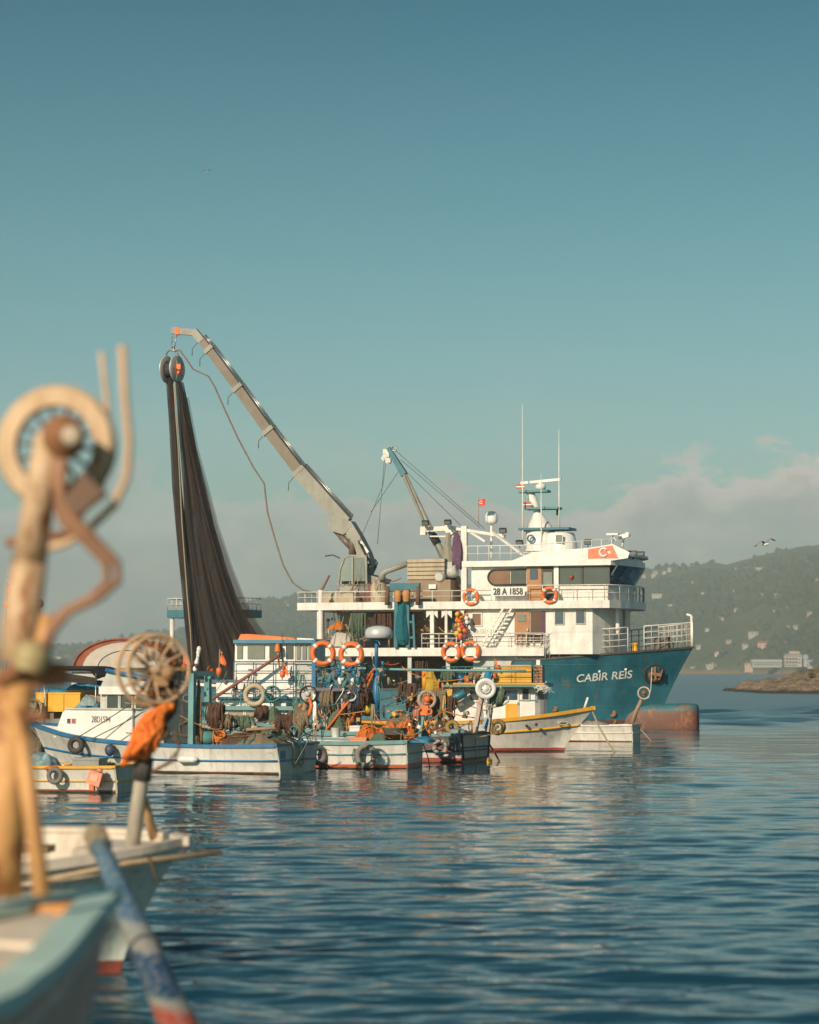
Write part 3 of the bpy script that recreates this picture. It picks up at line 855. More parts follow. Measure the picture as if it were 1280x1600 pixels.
def lump(fr, x0, x1, y0, y1, z, h, mat, name, label, cat, seed=0, bumps=2.2, group=None, ropes=None, parent=None):
    """soft heap of net, tarp or cloth lying on a deck"""
    nx, ny = 34, 20
    u, v = np.meshgrid(np.linspace(0, 1, nx), np.linspace(0, 1, ny))
    X = x0 + (x1 - x0) * u; Y = y0 + (y1 - y0) * v
    edge = (np.clip(np.sin(pi * u), 0, 1) ** .45) * (np.clip(np.sin(pi * v), 0, 1) ** .5)
    n = fbm(X * bumps + seed, Y * bumps + seed * 2, seed, 4); fine = fbm(X * bumps * 4, Y * bumps * 4, seed + 3, 3)
    Z = z + h * edge * (.35 + .9 * n + .25 * (fine - .5))
    X = X + (fbm(u * 5, v * 5, seed + 1, 3) - .5) * .18 * abs(x1 - x0) ** .5; Y = Y + (fbm(u * 5, v * 5, seed + 2, 3) - .5) * .15
    m = MB(fr); m.grid([[(X[j, i], Y[j, i], Z[j, i]) for i in range(nx)] for j in range(ny)])
    m.add([(x0, y0, z), (x1, y0, z), (x1, y1, z), (x0, y1, z)], [(0, 3, 2, 1)])
    o = m.build(name, mat, parent, label, cat, group)
    if ropes:
        rg = random.Random(seed); rb = MB(fr)
        for k in range(14):
            i, j = rg.uniform(2, nx - 3), rg.uniform(2, ny - 3); pts = []
            a = rg.uniform(0, 6.28)
            for q in range(9):
                a += rg.uniform(-.9, .9); i = min(max(i + 2 * cos(a), 0), nx - 1); j = min(max(j + 1.2 * sin(a), 0), ny - 1)
                ii, jj = int(i), int(j); pts.append((X[jj, ii], Y[jj, ii], Z[jj, ii] + .03))
            rb.tube(pts, .022, 5)
        if parent is None:
            lo = o.location
            rb.v = [fr.w(p) - lo for p in rb.v]; rb.fr = WORLDF
        rb.build('rope', ropes, o)
    return o


def coil(fr, c, R, mat, label, turns=5, ax=(0, 0, 1), name='rope_coil', r=.025, group='rope coils on the decks', h=.05):
    a, u, w = basis(ax); c = Vector(c); pts = []; rg = random.Random(int(R * 1000 + c.x * 77))
    for i in range(turns * 14 + 1):
        t = i / 14 * 2 * pi; rr = R * (1 + .10 * sin(i * 1.7) + rg.uniform(-.06, .06))
        pts.append(c + (u * cos(t) + w * sin(t)) * rr + a * (h * i / 14 * .5))
    return MB(fr).tube(pts, r, 5, ).build(name, mat, None, label, 'rope', group)


def hanging(fr, p, w, h, mat, name, label, cat, seed=0, d=None, group=None):
    """bundle hanging from point p (local): gathered top, folds, ragged foot"""
    rows = []; n = 18; d = d or w * .6; rg = random.Random(seed); ph = [rg.uniform(0, 6) for _ in range(4)]
    for k in range(13):
        t = k / 12; s = (.25 + .9 * t ** .7) * (1 - .25 * max(0, t - .8) / .2)
        rows.append([(p[0] + w / 2 * s * cos(a) * (1 + .22 * sin(5 * a + ph[0] + t) + .12 * sin(9 * a + ph[1])) + .06 * w * sin(t * 7 + ph[2]),
                      p[1] + d / 2 * s * sin(a) * (1 + .22 * sin(5 * a + ph[0] + t)), p[2] - h * t - (.05 * h * sin(4 * a + ph[3]) if k == 12 else 0))
                     for a in [2 * pi * i / n for i in range(n)]])
    m = MB(fr); m.grid(rows, wrap=True); k = len(m.v)
    m.f += [list(range(n))[::-1], list(range(k - n, k))]; m.mi += [0, 0]; m.sm += [False] * 2
    return m.build(name, mat, None, label, cat, group)


def flag(fr, c, w, h, mat, label, pole=None, name='flag', emblem=None, seed=0):
    """small waving flag; c: top corner at the pole, local"""
    t, f = anchor(name, fr, c, label, 'flag', 'small flags on the boats')
    rows = []
    for j in range(5):
        rows.append([(w * i / 8, .08 * w * sin(i * .9 + j * .3 + seed), -h * j / 4 - .06 * h * sin(i * .7 + seed)) for i in range(9)])
    m = MB(f); m.grid(rows); k = len(m.v)
    m.grid([[Vector(p) + Vector((0, .012, 0)) for p in r] for r in rows]); m.build('cloth', mat, t)
    if pole: MB(f).cyl((0, 0, .08), (0, 0, -pole), .018, 6).build('pole', WOODP, t)
    if emblem:
        e = MB(f); e.torus((w * .42, -.10 * w, -h * .5), (0, 1, 0), h * .2, h * .06, 14, 5, a0=.7, a1=5.6); e.ball((w * .66, -.10 * w, -h * .5), h * .08, 6); e.build('emblem', TAPE, t)
    return t


# ================================================================== THE BIG SHIP
def build_ship():
    th = radians(-18); B = 7.5
    n = Vector((-sin(th), cos(th), 0)); base = W(1090, 1138)
    fr = Fr(base - n * (B / 2), th)
    L = fr.L
    X = lambda px, c=0., y=1000: L(px, y, c).x
    Z = lambda py, px=800, c=0.: L(px, py, c).z
    ship = thing('fishing_ship', fr, 'big teal hulled fishing ship with white decks, bridge and folding crane', 'ship')
    HM = paint('ship_hull_paint', (.012, .135, .185), .40, .32, (.05, .05, .045), .15, .45, boot=[(.42, (.17, .062, .038))], bump=.035, fade=.2, plates=(2.6, 1.1))
    cy = B / 2
    st = [(-.2, -2.2, .06, .03, 4.22), (-1.2, -2.6, .95, .22, 4.12), (-2.8, -3.8, 2.05, .85, 3.98), (-5, -5.6, 3.05, 1.9, 3.80), (-7.5, -7.8, 3.6, 3.0, 3.58),
          (-9.0, -9.2, 3.72, 3.4, 3.50), (-9.2, -9.4, 3.72, 3.42, 2.2), (-14, -14, 3.75, 3.6, 2.05), (-22, -22, 3.75, 3.6, 2.0), (-28, -28, 3.7, 3.5, 2.2), (-31.5, -31.5, 3.4, 3.1, 2.5)]
    hull(fr, ship, B, st, HM, paint('dark_rubbing_rail', (.06, .05, .045), .6, .4), DECKG, drop=.35, zk=-1.2, cap=.12, capz=.05, flare=1.5, k=5, minner=WHITE)
    rs = resample(st, 5)

    def hy(x, z):
        xs, ys = [], []
        for xt, xw, ht, hw, zt in rs:
            u = max(min(z / zt, 1), 0); xs.append(xw + (xt - xw) * u ** 1.25); ys.append(hw + (ht - hw) * u ** 1.5)
        return float(np.interp(-x, [-q for q in xs], ys))

    def hp(px, py):
        c = 1.0
        for _ in range(12): p = L(px, py, c); c = .5 * c + .5 * (cy - hy(p.x, p.z))
        return L(px, py, c)
    # bulb
    bl = MB(fr); rows = []
    for x, hw, zt, zb in ((-5.5, .9, 1.15, -.8), (-3.5, .85, 1.22, -.8), (-1.8, .72, 1.27, -.75), (-.7, .58, 1.30, -.7), (-.2, .48, 1.29, -.65), (0, .38, 1.24, -.6), (.06, .22, 1.10, -.5), (.07, .02, .4, .2)):
        row = []
        for i in range(24):
            t = 2 * pi * i / 24; cx_, sx_ = cos(t), sin(t)
            row.append((x, cy + hw * math.copysign(abs(cx_) ** .6, cx_), (zt + zb) / 2 + (zt - zb) / 2 * math.copysign(abs(sx_) ** .5, sx_)))
        rows.append(row)
    bl.grid(rows, wrap=True)
    bl.build('bulbous_bow', paint('bulb_paint', (.014, .12, .155), .55, .6, (.08, .05, .04), .36, .6, boot=[(.92, (.14, .055, .036))], bump=.05), ship)
    # name on the bow, bent onto the plating
    p0, p1, pt = hp(902, 1066), hp(990, 1059), hp(902, 1054)
    o = lettering('CABIR REIS', 'name_lettering', WHITE2, ship, (0, 0, 0), (1, 0, 0), (0, 0, 1), 1.0, .0, shear=.25, bold=.015)
    co = np.empty(len(o.data.vertices) * 3); o.data.vertices.foreach_get('co', co); co = co.reshape(-1, 3)
    u = (co[:, 0] - co[:, 0].min()) / (np.ptp(co[:, 0])); hgt = pt.z - p0.z
    out = []
    for uu, zz in zip(u, co[:, 2]):
        x = p0.x + (p1.x - p0.x) * uu; z = p0.z + (p1.z - p0.z) * uu + zz * hgt * .98
        out.append((x, cy - hy(x, z) - .035, z))
    o.data.vertices.foreach_set('co', np.array(out).ravel()); o.data.update()
    k = 0
    for f in (.4075, .872):                                        # the dots of the two capital I
        zc = p0.z + (p1.z - p0.z) * f + hgt * 1.17; xc = p0.x + (p1.x - p0.x) * (f + .012)
        MB(fr).extr([(xc + a * .055, cy - hy(xc, zc) - .03, zc + b * .05) for a, b in ((-1, -1), (1, -1), (1.3, 1), (-.7, 1))], (0, -.03, 0)).build('letter_dot', WHITE2, o)
    # anchor pocket with rusty anchor
    a = hp(1022, 1053); e = .05
    nx = Vector((-(hy(a.x + e, a.z) - hy(a.x - e, a.z)) / (2 * e), -1, -(hy(a.x, a.z + e) - hy(a.x, a.z - e)) / (2 * e)))
    nx = Vector((nx.x * -1 * -1, -1, nx.z)).normalized()
    nrm = Vector(((hy(a.x - e, a.z) - hy(a.x + e, a.z)) / (2 * e), -1, -(hy(a.x, a.z + e) - hy(a.x, a.z - e)) / (2 * e) * -1 * -1)).normalized()
    pk = MB(fr).lathe([(.60, -.3), (.58, .025), (.50, .03), (.44, -.0), (.001, -.02)], a, nrm, 20).build('anchor_pocket', paint('pocket_dark', (.018, .015, .016), .9, .5, rust=.18), ship)
    an = MB(fr); q = a + nrm * .12
    an.bar(q + Vector((0, 0, .45)), q + Vector((.05, 0, -.25)), .12); an.torus(q + Vector((.05, 0, .0)), nrm, .33, .08, 12, 6, a0=pi * .9, a1=pi * 2.1)
    an.bar(q + Vector((-.35, 0, .10)), q + Vector((.38, 0, -.02)), .13, .16); an.taper(q + Vector((.3, 0, -.1)), q + Vector((.42, -.02, .3)), .2, .1, .05, .05); an.taper(q + Vector((-.25, 0, -.1)), q + Vector((-.34, -.02, .28)), .2, .1, .05, .05)
    an.build('anchor', RUSTY, pk)
    for (x, y, r) in ((867, 1108, .16), (957, 1115, .2), (960, 1128, .12)):
        h = hp(x, y); MB(fr).lathe([(r, -.1), (r, .03), (r * .6, .035), (.001, .0)], h, (0.1, -1, 0), 12).build('sea_chest', RUSTY, ship)
    # ------------------------------ decks
    sd = MB(fr); zt, zb = Z(1012, 700), Z(1025, 700)
    sd.bb(X(500), X(850), -.02, B + .02, zb, zt); sd.build('shelter_deck', WHITE, ship)
    z2t, z2b = Z(939, 800), Z(951, 800); xf2 = X(953, 0)
    MB(fr).extr([(x, y, z2b) for x, y in plan(X(465, 0, 955), xf2, -.05, B + .05, .8)], (0, 0, z2t - z2b)).build('upper_deck', WHITE, ship)
    # working deck: back wall, posts
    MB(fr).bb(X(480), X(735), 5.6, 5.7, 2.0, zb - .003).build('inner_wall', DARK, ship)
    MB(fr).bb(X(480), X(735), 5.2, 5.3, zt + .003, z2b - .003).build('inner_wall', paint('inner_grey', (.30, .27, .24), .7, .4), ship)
    MB(fr).bb(X(735), X(850), .5, .6, 2.0, zb - .003).build('inner_wall', GREYW, ship)
    for px, w in ((500, 9), (675, 6), (697, 4), (722, 6)):
        MB(fr).pbox(px - w / 2, 949, px + w / 2, 1013, .12, .12 + w * .03).build('post', WHITE, ship)
    m = MB(fr); m.cyl(L(501, 1130, .1), L(501, 922, .1), .14, 10); m.build('tall_post', WHITE, ship)
    for px in (560, 640, 700):
        MB(fr).pbox(px - 3, 1025, px + 3, 1078, .15, .35).build('post', GREYW, ship)
    for px in (666, 684, 690, 706):   # arched brackets at the post heads
        p = L(px, 951, .15); s = 1 if px in (684, 706) else -1
        MB(fr).extr([(p.x, .15, p.z), (p.x + .5 * -s, .15, p.z), (p.x, .15, p.z - .5)], (0, .08, 0)).build('bracket', WHITE, ship)
    MB(fr).pbox(679, 961, 692, 1012, 3.0, 3.1, at=.3).build('teal_door', TEAL, ship)
    MB(fr).pbox(640, 955, 663, 1010, 3.4, 3.5, at=.3).build('cupboard', BROWNB, ship)
    MB(fr).pbox(644, 983, 664, 990, 1.0, 2.2, at=1.0).build('counter', WOOD, ship)
    MB(fr).pbox(534, 962, 569, 1000, 4.6, 4.75, at=1).build('locker', GREYW, ship)
    MB(fr).pbox(575, 958, 610, 1006, 4.5, 5.0, at=1).build('locker', RUSTY, ship)
    # ------------------------------ first tier house
    z1 = zt + .002; xf1 = X(926, .35)
    MB(fr).extr([(x, y, zt - .35) for x, y in plan(X(728, .35), xf1, .35, B - .35, .9)], (0, 0, z2b - zt + .347)).build('deckhouse_wall', HOUSEW, ship)
    d = MB(fr).pbox(804, 956, 828, 1007, .30, .36).build('door', WOOD, ship)
    window(fr, d, 808, 960, 822, 971, .29, GLASSL, None, name='door_window'); MB(fr).pbox(824, 982, 826, 986, .2, .3, at=.3).build('handle', STEEL, d)
    MB(fr).pbox(829, 956, 851, 1005, .325, .38).build('doorway', paint('doorway_shade_brown', (.10, .05, .03), .7, .3), ship, 'open brown doorway beside the wooden door')  # flat panel: the shade inside the opening is put into its brown
    MB(fr).pbox(846, 955, 852, 1006, .29, .33).build('door_jamb', PURP, ship)
    window(fr, ship, 868, 955, 881, 975, .34, GLASSB, GREYW, .04); window(fr, ship, 901, 954, 914, 974, .34, GLASSB, GREYW, .04)
    window(fr, ship, 739, 959, 752, 977, .34, CURT, WHITE2, .05)
    lettering('28-1016A10', 'permit_lettering', GREYW, ship, L(740, 988, .335), (1, 0, 0), (0, 0, 1), .18, .01, bold=.01)
    for (x, y) in ((958, 970), (975, 969)):                      # fenders on the house front
        for k in (0, .35): 
            p = L(x, y, 3 if x > 970 else 1.8); MB(fr).lathe([(.03, .75), (.12, .6), (.12, -.6), (.03, -.75)], (xf1 + 1.05, 1.6 + (x - 958) * .12 + k, p.z), (0, 0, 1), 8).build('raft_canister', WHITE2, ship)
    # ladder to the upper deck
    ld = MB(fr); a0, a1, b0, b1 = L(786, 951, -.1), L(752, 1010, -.1), L(799, 951, -.1), L(765, 1010, -.1)
    ld.bar(a0, a1, .06, .1); ld.bar(b0, b1, .06, .1)
    for i in range(1, 9): ld.bar(a0.lerp(a1, i / 9), b0.lerp(b1, i / 9), .2, .03)
    ld.build('ladder', WHITE, ship)
    # ------------------------------ bridge
    zr = Z(884, 850); xfb = X(950, .45)
    zwb = Z(913, 900)
    MB(fr).extr([(x, y, z2t - .01) for x, y in plan(X(737, .45), xfb, .45, B - .45, .5)], (0, 0, zwb - z2t + .01)).build('bridge_wall', HOUSEW, ship)
    MB(fr).extr([(x, y, zwb) for x, y in plan(X(737, .45), xfb - .15, .45, B - .45, .3)], (0, 0, zr - zwb - .003)).build('bridge_upper_wall', WHITE2, ship)
    ov = [(X(797, .42), zwb + .02)]
    cx, r = L(778, 902, .42), (Z(890, 780) - Z(914, 780)) / 2
    arc = [(cx.x - .1 - r * 1.05 * cos(t), cx.z + r * sin(t)) for t in np.linspace(-pi / 2, pi / 2, 12)]
    xr = X(797, .42); MB(fr).extr([(x, .39, z) for x, z in arc] + [(xr, .39, arc[-1][1]), (xr, .39, arc[0][1])], (0, .06, 0)).build('window', CURT, ship, 'oval window with brown blind')
    fo = MB(fr); lst = [Vector((x, .37, z)) for x, z in arc]; xe = X(823, .42)
    fo.tube([Vector((xe, .37, arc[0][1]))] + lst + [Vector((xe, .37, arc[-1][1]))], .05, 6); fo.build('window_surround', BLACK, ship)
    window(fr, ship, 798, 890, 822, 914, .43, GLASS)
    d = MB(fr).pbox(823, 885, 846, 938, .38, .44).build('door', WOOD, ship); window(fr, d, 828, 889, 840, 905, .37, GLASSB, None, name='door_window')
    MB(fr).pbox(847, 885, 865, 938, .41, .46).build('doorway', paint('doorway_shade_dark', (.06, .035, .03), .7, .3), ship)  # flat dark panel, colour stands in for the shaded room inside
    window(fr, ship, 849, 894, 863, 914, .40, GLASSL)
    MB(fr).pbox(866, 882, 873, 939, .33, .46).build('pilaster', WHITE2, ship)
    window(fr, ship, 875, 887, 909, 913, .43, GLASS, BLACK, .05); window(fr, ship, 912, 886, 952, 913, .43, GLASS, BLACK, .05)
    MB(fr).ball(L(893, 902, .35), .13, 8).build('hanging_toy', RED, ship)
    for i in range(5):                                            # slanting front panes
        c0 = .55 + i * (B - 1.1) / 5; c1 = c0 + (B - 1.1) / 5 - .07
        f = lambda c: xfb + .3 * (1 - abs((c - cy) / (cy - .45)) ** 2.4)
        MB(fr).add([(f(c0) - .1, c0, zwb), (f(c1) - .1, c1, zwb), (f(c1) + .50, c1, zr - .02), (f(c0) + .50, c0, zr - .02),
                    (f(c0) - .2, c0, zwb), (f(c1) - .2, c1, zwb), (f(c1) + .40, c1, zr - .02), (f(c0) + .40, c0, zr - .02)],
                   [(0, 1, 2, 3), (7, 6, 5, 4), (0, 4, 5, 1), (1, 5, 6, 2), (2, 6, 7, 3), (3, 7, 4, 0)]).build('window', GLASSB, ship)
    MB(fr).extr([(x, y, zr) for x, y in plan(X(722, .1), X(955, .1), .1, B - .1, .75)], (0, 0, Z(875, 850) - zr)).build('bridge_roof', WHITE2, ship)
    zro = Z(875, 850)
    for c, nm in ((.15, 'roof_bulwark'), (B - .2, 'roof_bulwark')):
        m = MB(fr); pts = [(800, 876), (832, 863), (920, 856), (940, 853), (940, 876)] if c > 1 else [(800, 876), (832, 863), (920, 856), (957, 850), (984, 863), (981, 872), (955, 876)]
        m.extr([(lambda q: (q.x, c, q.z))(L(x, y, .15)) for x, y in pts], (0, .06, 0)); m.build(nm, WHITE2, ship)
    zq = Z(857, 957)
    MB(fr).extr([(x, y, zro + .003) for x, y in plan(X(860), X(955, .2) - .1, .22, B - .22, .75)], (0, 0, .26)).build('roof_visor', WHITE2, ship)
    MB(fr).extr([(x, y, zq - .34) for x, y in plan(X(930), X(955, .2) + .05, .24, B - .24, .95)], (0, 0, .12)).build('visor_brim', WHITE2, ship)
    fp = MB(fr).pextr([(919, 858), (957, 852), (966, 872), (919, 873)], .12, .15).build('flag_panel', paint('flag_orange_red', (.80, .20, .10), .5, .1), ship)
    q = L(943, 863, .1); MB(fr).torus((q.x, .11, q.z), (0, 1, 0), .2, .06, 16, 6, a0=.6, a1=5.7).build('crescent', TAPE, fp)
    q = L(952, 863, .1); m = MB(fr)
    m.extr([(q.x + (.12 if i % 2 == 0 else .05) * sin(i * pi / 5), .10, q.z + (.12 if i % 2 == 0 else .05) * cos(i * pi / 5)) for i in range(10)], (0, .03, 0)); m.build('star', TAPE, fp)
    for (x, y) in ((977, 865), (989, 865), (1001, 866)): flood(fr, ship, x, y, 1.2 + (x - 977) * .12, .42, -.4)
    for (x, y, c) in ((812, 848, 1), (919, 847, 1.5), (700, 816, 2), (665, 817, 2), (786, 829, 2)): flood(fr, ship, x, y, c, .38)
    # number board and lettering
    MB(fr).pbox(768, 917, 820, 931, -.06, -.03).build('number_board', WHITE2, ship)
    p = L(771, 929, -.08); lettering('28 A 1858', 'number_lettering', BLACK, ship, p, (1, 0, 0), (0, 0, 1), .33, .02, bold=.02, width=L(817, 929, -.08).x - p.x)
    # ------------------------------ railings
    rail(fr, ship, [(X(466, 0, 940), 7.4, z2t), (X(466, 0, 940), 0, z2t), (X(768), 0, z2t)], Z(923, 700) - z2t, WHITE, 2, 1.1)
    rail(fr, ship, [(X(824), 0, z2t), (X(945), 0, z2t)] + [(x, y, z2t) for x, y in plan(0, xf2 - .08, 0, B, .8)[1:-1]], Z(914, 900) - z2t, WHITE, 2, .8)
    rail(fr, ship, [(X(659), .02, zt), (X(850), .02, zt)], Z(990, 700) - zt, WHITE, 3, 1.0)
    bow = [(x, y) for x, y in [(X(852), .05)] + [(q[0], cy - q[2] + .12) for q in rs if -9 < q[0] < -2.6]]
    bz = lambda x: float(np.interp(-x, [-q[0] for q in rs][:26], [q[4] for q in rs][:26]))
    bp = [(x, y, bz(x) + .05) for x, y in bow if x < -2.9][::1]
    bp = sorted(bp); rail(fr, ship, bp, 1.25, WHITE, 4, 1.0, .028)
    bq = [(q[0], cy - q[2] + .12, q[4] + .05) for q in rs if -2.5 < q[0]]
    rail(fr, ship, sorted(bq), 1.25, WHITE, 4, .55, .03)
    rail(fr, ship, sorted([(q[0], cy + q[2] - .12, q[4] + .05) for q in rs if -9 < q[0]]), 1.25, WHITE, 4, 1.0, .028)
    m = MB(fr); p = L(1081, 1012, cy); m.cyl(p, (p.x, cy, Z(962, 1080, cy)), .07, 8); q = Vector((p.x, cy, Z(962, 1080, cy))); m.bar(q, q + Vector((-.25, 0, .08)), .12, .1); m.build('bow_post', WHITE, ship)
    m = MB(fr); m.lathe([(.35, 0), (.4, .1), (.2, .2), (.2, .6), (.4, .7), (.4, .8)], (-4.6, cy, 3.6), (0, 0, 1), 12); m.build('windlass', RUSTY, ship)
    MB(fr).box((-1.9, cy, 4.3), (.9, .8, 1.0)).build('bow_locker', DARK, ship)
    MB(fr).lathe([(.14, 0), (.16, .35), (.2, .4), (.14, .45)], (-7.2, .7, 3.55), (0, 0, 1), 10).build('bollard', YEL, ship); MB(fr).lathe([(.14, 0), (.16, .35), (.2, .4), (.14, .45)], (-3.0, 2.4, 4.0), (0, 0, 1), 10).build('bollard', YEL, ship)
    rail(fr, ship, [(X(728), .2, zro), (X(815), .2, zro), (X(955), .2, zro + .25)], Z(852, 800) - zro, WHITE2, 2, .55, .02)
    # ------------------------------ mast
    cm = cy; mp = lambda x, y: L(x, y, cm)
    ms = MB(fr)
    lv = [(822, 872, 862), (822, 871, 850), (822, 868, 838), (823, 866, 828), (826, 861, 820), (831, 853, 810), (834, 846, 800), (830, 843, 793), (824, 838, 776), (822, 834, 768)]
    rows = []
    for i, (xa, xb, y) in enumerate(lv):
        a, b = mp(xa, y), mp(xb, y); c = (a + b) / 2; hw = (b.x - a.x) / 2; dw = hw * (1.1 if i < 3 else .8)
        rows.append([(c.x + hw * cos(t), cm + dw * sin(t), c.z) for t in np.linspace(0, 2 * pi, 17)[:-1]])
    ms.grid(rows, wrap=True); mast = ms.build('mast_tower', WHITE2, ship)
    b = MB(fr); c0 = mp(876, 862); b.lathe([(.95, -.35), (.93, .15), (.85, .6), (.75, .95), (.70, 1.0), (.001, 1.02)], c0, (0, 0, 1), 20); b.build('funnel_house', WHITE2, ship)
    window(fr, ship, 869, 836, 879, 847, cm - .95, GLASSL, WHITE2, .03)
    m = MB(fr); q = L(833, 842, cm - .6); m.torus((q.x, cm - 1.08, q.z), (0, 1, 0), .17, .05, 14, 6); m.build('round_emblem', TEAL, ship)
    for (xa, xb, y, dp) in ((816, 895, 828, 1.7), (823, 875, 795, 1.0), (812, 858, 768.5, .8)):
        a, bb_ = mp(xa, y), mp(xb, y); MB(fr).bb(a.x, bb_.x, cm - dp / 2, cm + dp / 2, a.z - .06, a.z + .06).build('mast_platform', TEALD if y < 800 else TEAL, ship)
    a, bb_ = mp(814, 755), mp(877, 749); MB(fr).bar(a, bb_, .16, .14).build('radar_scanner', WHITE2, ship)
    m = MB(fr); m.ball(mp(845, 761), .3, 12, sz=.7); m.cyl(mp(845, 768), mp(845, 752), .08, 8); m.build('radar_pedestal', WHITE2, ship)
    for (x, y0, y1, c) in ((817, 632, 852, cm - .8), (874, 670, 825, cm - .3), (846, 740, 855, cm - .9)):
        m = MB(fr); a, b2 = L(x, y1, c), L(x, y0, c); b2.x = a.x; m.tube([a, a.lerp(b2, .35), b2], [.045, .035, .012], 6); m.build('whip_antenna', WHITE2, ship)
    m = MB(fr); p = L(768, 808, cm); m.lathe([(.15, -.36), (.3, -.34), (.34, -.2), (.345, 0), (.30, .18), (.2, .29), (.001, .34)], p, (0, 0, 1), 18); m.build('satellite_dome', WHITE2, ship)
    m = MB(fr); m.tube([p - Vector((0, 0, .34)), L(768, 872, cm)], .07, 8); m.build('dome_post', WHITE2, ship)
    for (x, y) in ((818, 762), (828, 790)):
        m = MB(fr); q = mp(x, y); m.bb(q.x - .25, q.x + .2, cm - .5, cm - .47, q.z - .1, q.z + .15); m.build('painted_flag', RED, ship); MB(fr).bb(q.x - .25, q.x + .2, cm - .52, cm - .503, q.z - .01, q.z + .05).build('painted_stripe', TAPE, ship)
    m = MB(fr); q = L(872, 805, cm); m.cyl(q, mp(872, 797), .1, 8); m.build('mast_horn', BLACK, ship)
    # searchlight and cameras right of the roof
    m = MB(fr); q = L(958, 846, 1.2); 
    for dx, dy in ((-.2, -.1), (.2, -.1), (0, .2)): m.cyl(q + Vector((dx, dy, 0)), q + Vector((0, 0, .3)), .03, 5)
    m.bb(q.x - .3, q.x + .3, 1.0, 1.4, q.z + .32, q.z + .42); m.build('roof_tripod', WHITE2, ship)
    m = MB(fr); q = L(975, 838, 1.8); m.box(q, (.55, .3, .22), 0, Matrix.Rotation(-.25, 3, 'Y')); m.cyl(q + Vector((-.1, 0, -.6)), q, .06, 6); m.ball(q + Vector((.2, 0, .08)), .16, 8); m.build('searchlight', WHITE2, ship)
    # ------------------------------ gantry behind the bridge
    g = MB(fr); c = 2.6; g.bar(L(662, 828, c), L(706, 825, c), .26, .26); g.bar(L(706, 825, c), L(790, 838, c), .2, .16); g.bar(L(662, 823, c), L(662, 836, c), .3, .3)
    g.bar(L(726, 822, c), L(726, 945, c), .3, .3); g.bar(L(730, 828, c), L(758, 846, c), .12, .12); g.bar(L(770, 832, c), L(822, 870, .6), .12, .12); g.bar(L(696, 822, c), L(706, 836, c), .3, .3)
    g.bar(L(672, 838, c), L(722, 838, c), .07, .07); g.bar(L(726, 822, B - 2.2), L(726, 945, B - 2.2), .3, .3); g.bar(L(706, 825, c), L(706, 825, c) + Vector((0, 2.6, 0)), .2, .2)
    g.build('gantry', WHITE, ship)
    # derrick with blue head
    c = 3.0; p0, p1, p2, p3 = L(722, 918, c), L(679, 842, c), L(632, 742, c), L(607, 700, c)
    dr = MB(fr).tube([p0, p1, p2], [.19, .18, .15], 10).build('derrick', CRANEG, ship)
    MB(fr).taper(p2, p3, .34, .36, .22, .2).build('derrick_head', TEAL, dr); MB(fr).tube([L(684, 850, c), L(676, 836, c)], .23, 10).build('collar', BLACK, dr)
    m = MB(fr); m.box(L(604, 708, c), (.35, .2, .45)); m.cyl(L(601, 716, c) + Vector((0, -.12, 0)), L(601, 716, c) + Vector((0, .12, 0)), .16, 10); m.cyl(L(607, 720, c) + Vector((0, -.1, 0)), L(607, 720, c) + Vector((0, .1, 0)), .17, 10); m.torus(L(616, 701, c), (0, 1, 0), .13, .04, 10, 5); m.build('derrick_block', STEEL, dr)
    m = MB(fr)
    for (a, b2, k) in (((616, 702), (757, 826), c), ((626, 718), (750, 824), c), ((636, 738), (720, 821), c), ((601, 716), (590, 850), c - .5), ((604, 718), (598, 760), c), ((598, 760), (560, 850), c), ((632, 742), (700, 900), c - .2), ((622, 738), (580, 800), c)):
        m.tube([L(*a, k), L(*b2, k - .2)], .016, 4)
    m.build('stay_wire', WIRE, ship)
    m = MB(fr)
    for a, b2 in (((560, 898), (512, 1000)), ((566, 880), (540, 1012)), ((556, 905), (530, 990)), ((600, 930), (586, 990)), ((548, 930), (553, 1008)), ((520, 950), (540, 1020))): p, q = L(*a, 2.2), L(*b2, -.2); m.tube([p, p.lerp(q, .5) - Vector((.1, 0, .15)), q], .022, 5)
    m.build('hanging_lines', ROPE, ship); ship.children[-1]['kind'] = 'stuff'
    # ------------------------------ things on the upper deck
    MB(fr).pbox(640, 906, 704, 946, 1.6, 4.5).build('deck_box', BROWNB, ship)
    bx = MB(fr).pbox(637, 873, 694, 906, 1.7, 4.2).build('slatted_crate', paint('beige_dark', (.25, .2, .14), .7, .3), ship)
    for i in range(5): MB(fr).pbox(636.5, 873.5 + i * 6.6, 694.5, 878.6 + i * 6.6, 1.62, 1.70).build('slat', BEIGE, bx)
    MB(fr).pbox(670, 913, 681, 920, 1.45, 1.6).build('deck_lamp', PLASTW, ship)
    MB(fr).pbox(505, 927, 552, 948, 1.2, 3.6).build('deck_box', BEIGE, ship); MB(fr).pbox(561, 912, 581, 947, 2.4, 4).build('deck_box', paint('maroon_box', (.16, .07, .05), .7, .3), ship)
    m = MB(fr); q = L(592, 946, 2.2); m.lathe([(.45, 0), (.45, 1.0), (.35, 1.2), (.2, 1.25)], q, (0, 0, 1), 14); m.build('vent_cowl', BEIGE, ship)
    m = MB(fr); m.tube([L(597, 906, 2), L(597, 898, 2), L(602, 893, 2), L(637, 881, 2)], [.2, .2, .17, .15], 10); m.build('exhaust_pipe', CRANEG, ship)
    m = MB(fr); m.lathe([(.3, -.3), (.36, 0), (.3, .3)], L(706, 893, 2.2), (1, 0, .2), 12); m.box(L(700, 884, 2.2), (.6, .5, .4)); m.lathe([(.25, 0), (.3, .3), (.2, .5)], L(690, 902, 1.9), (0, -1, 0), 10); m.build('net_winch', GREYW, ship)
    # teal deck frame with blocks
    fm = MB(fr); c = -.25
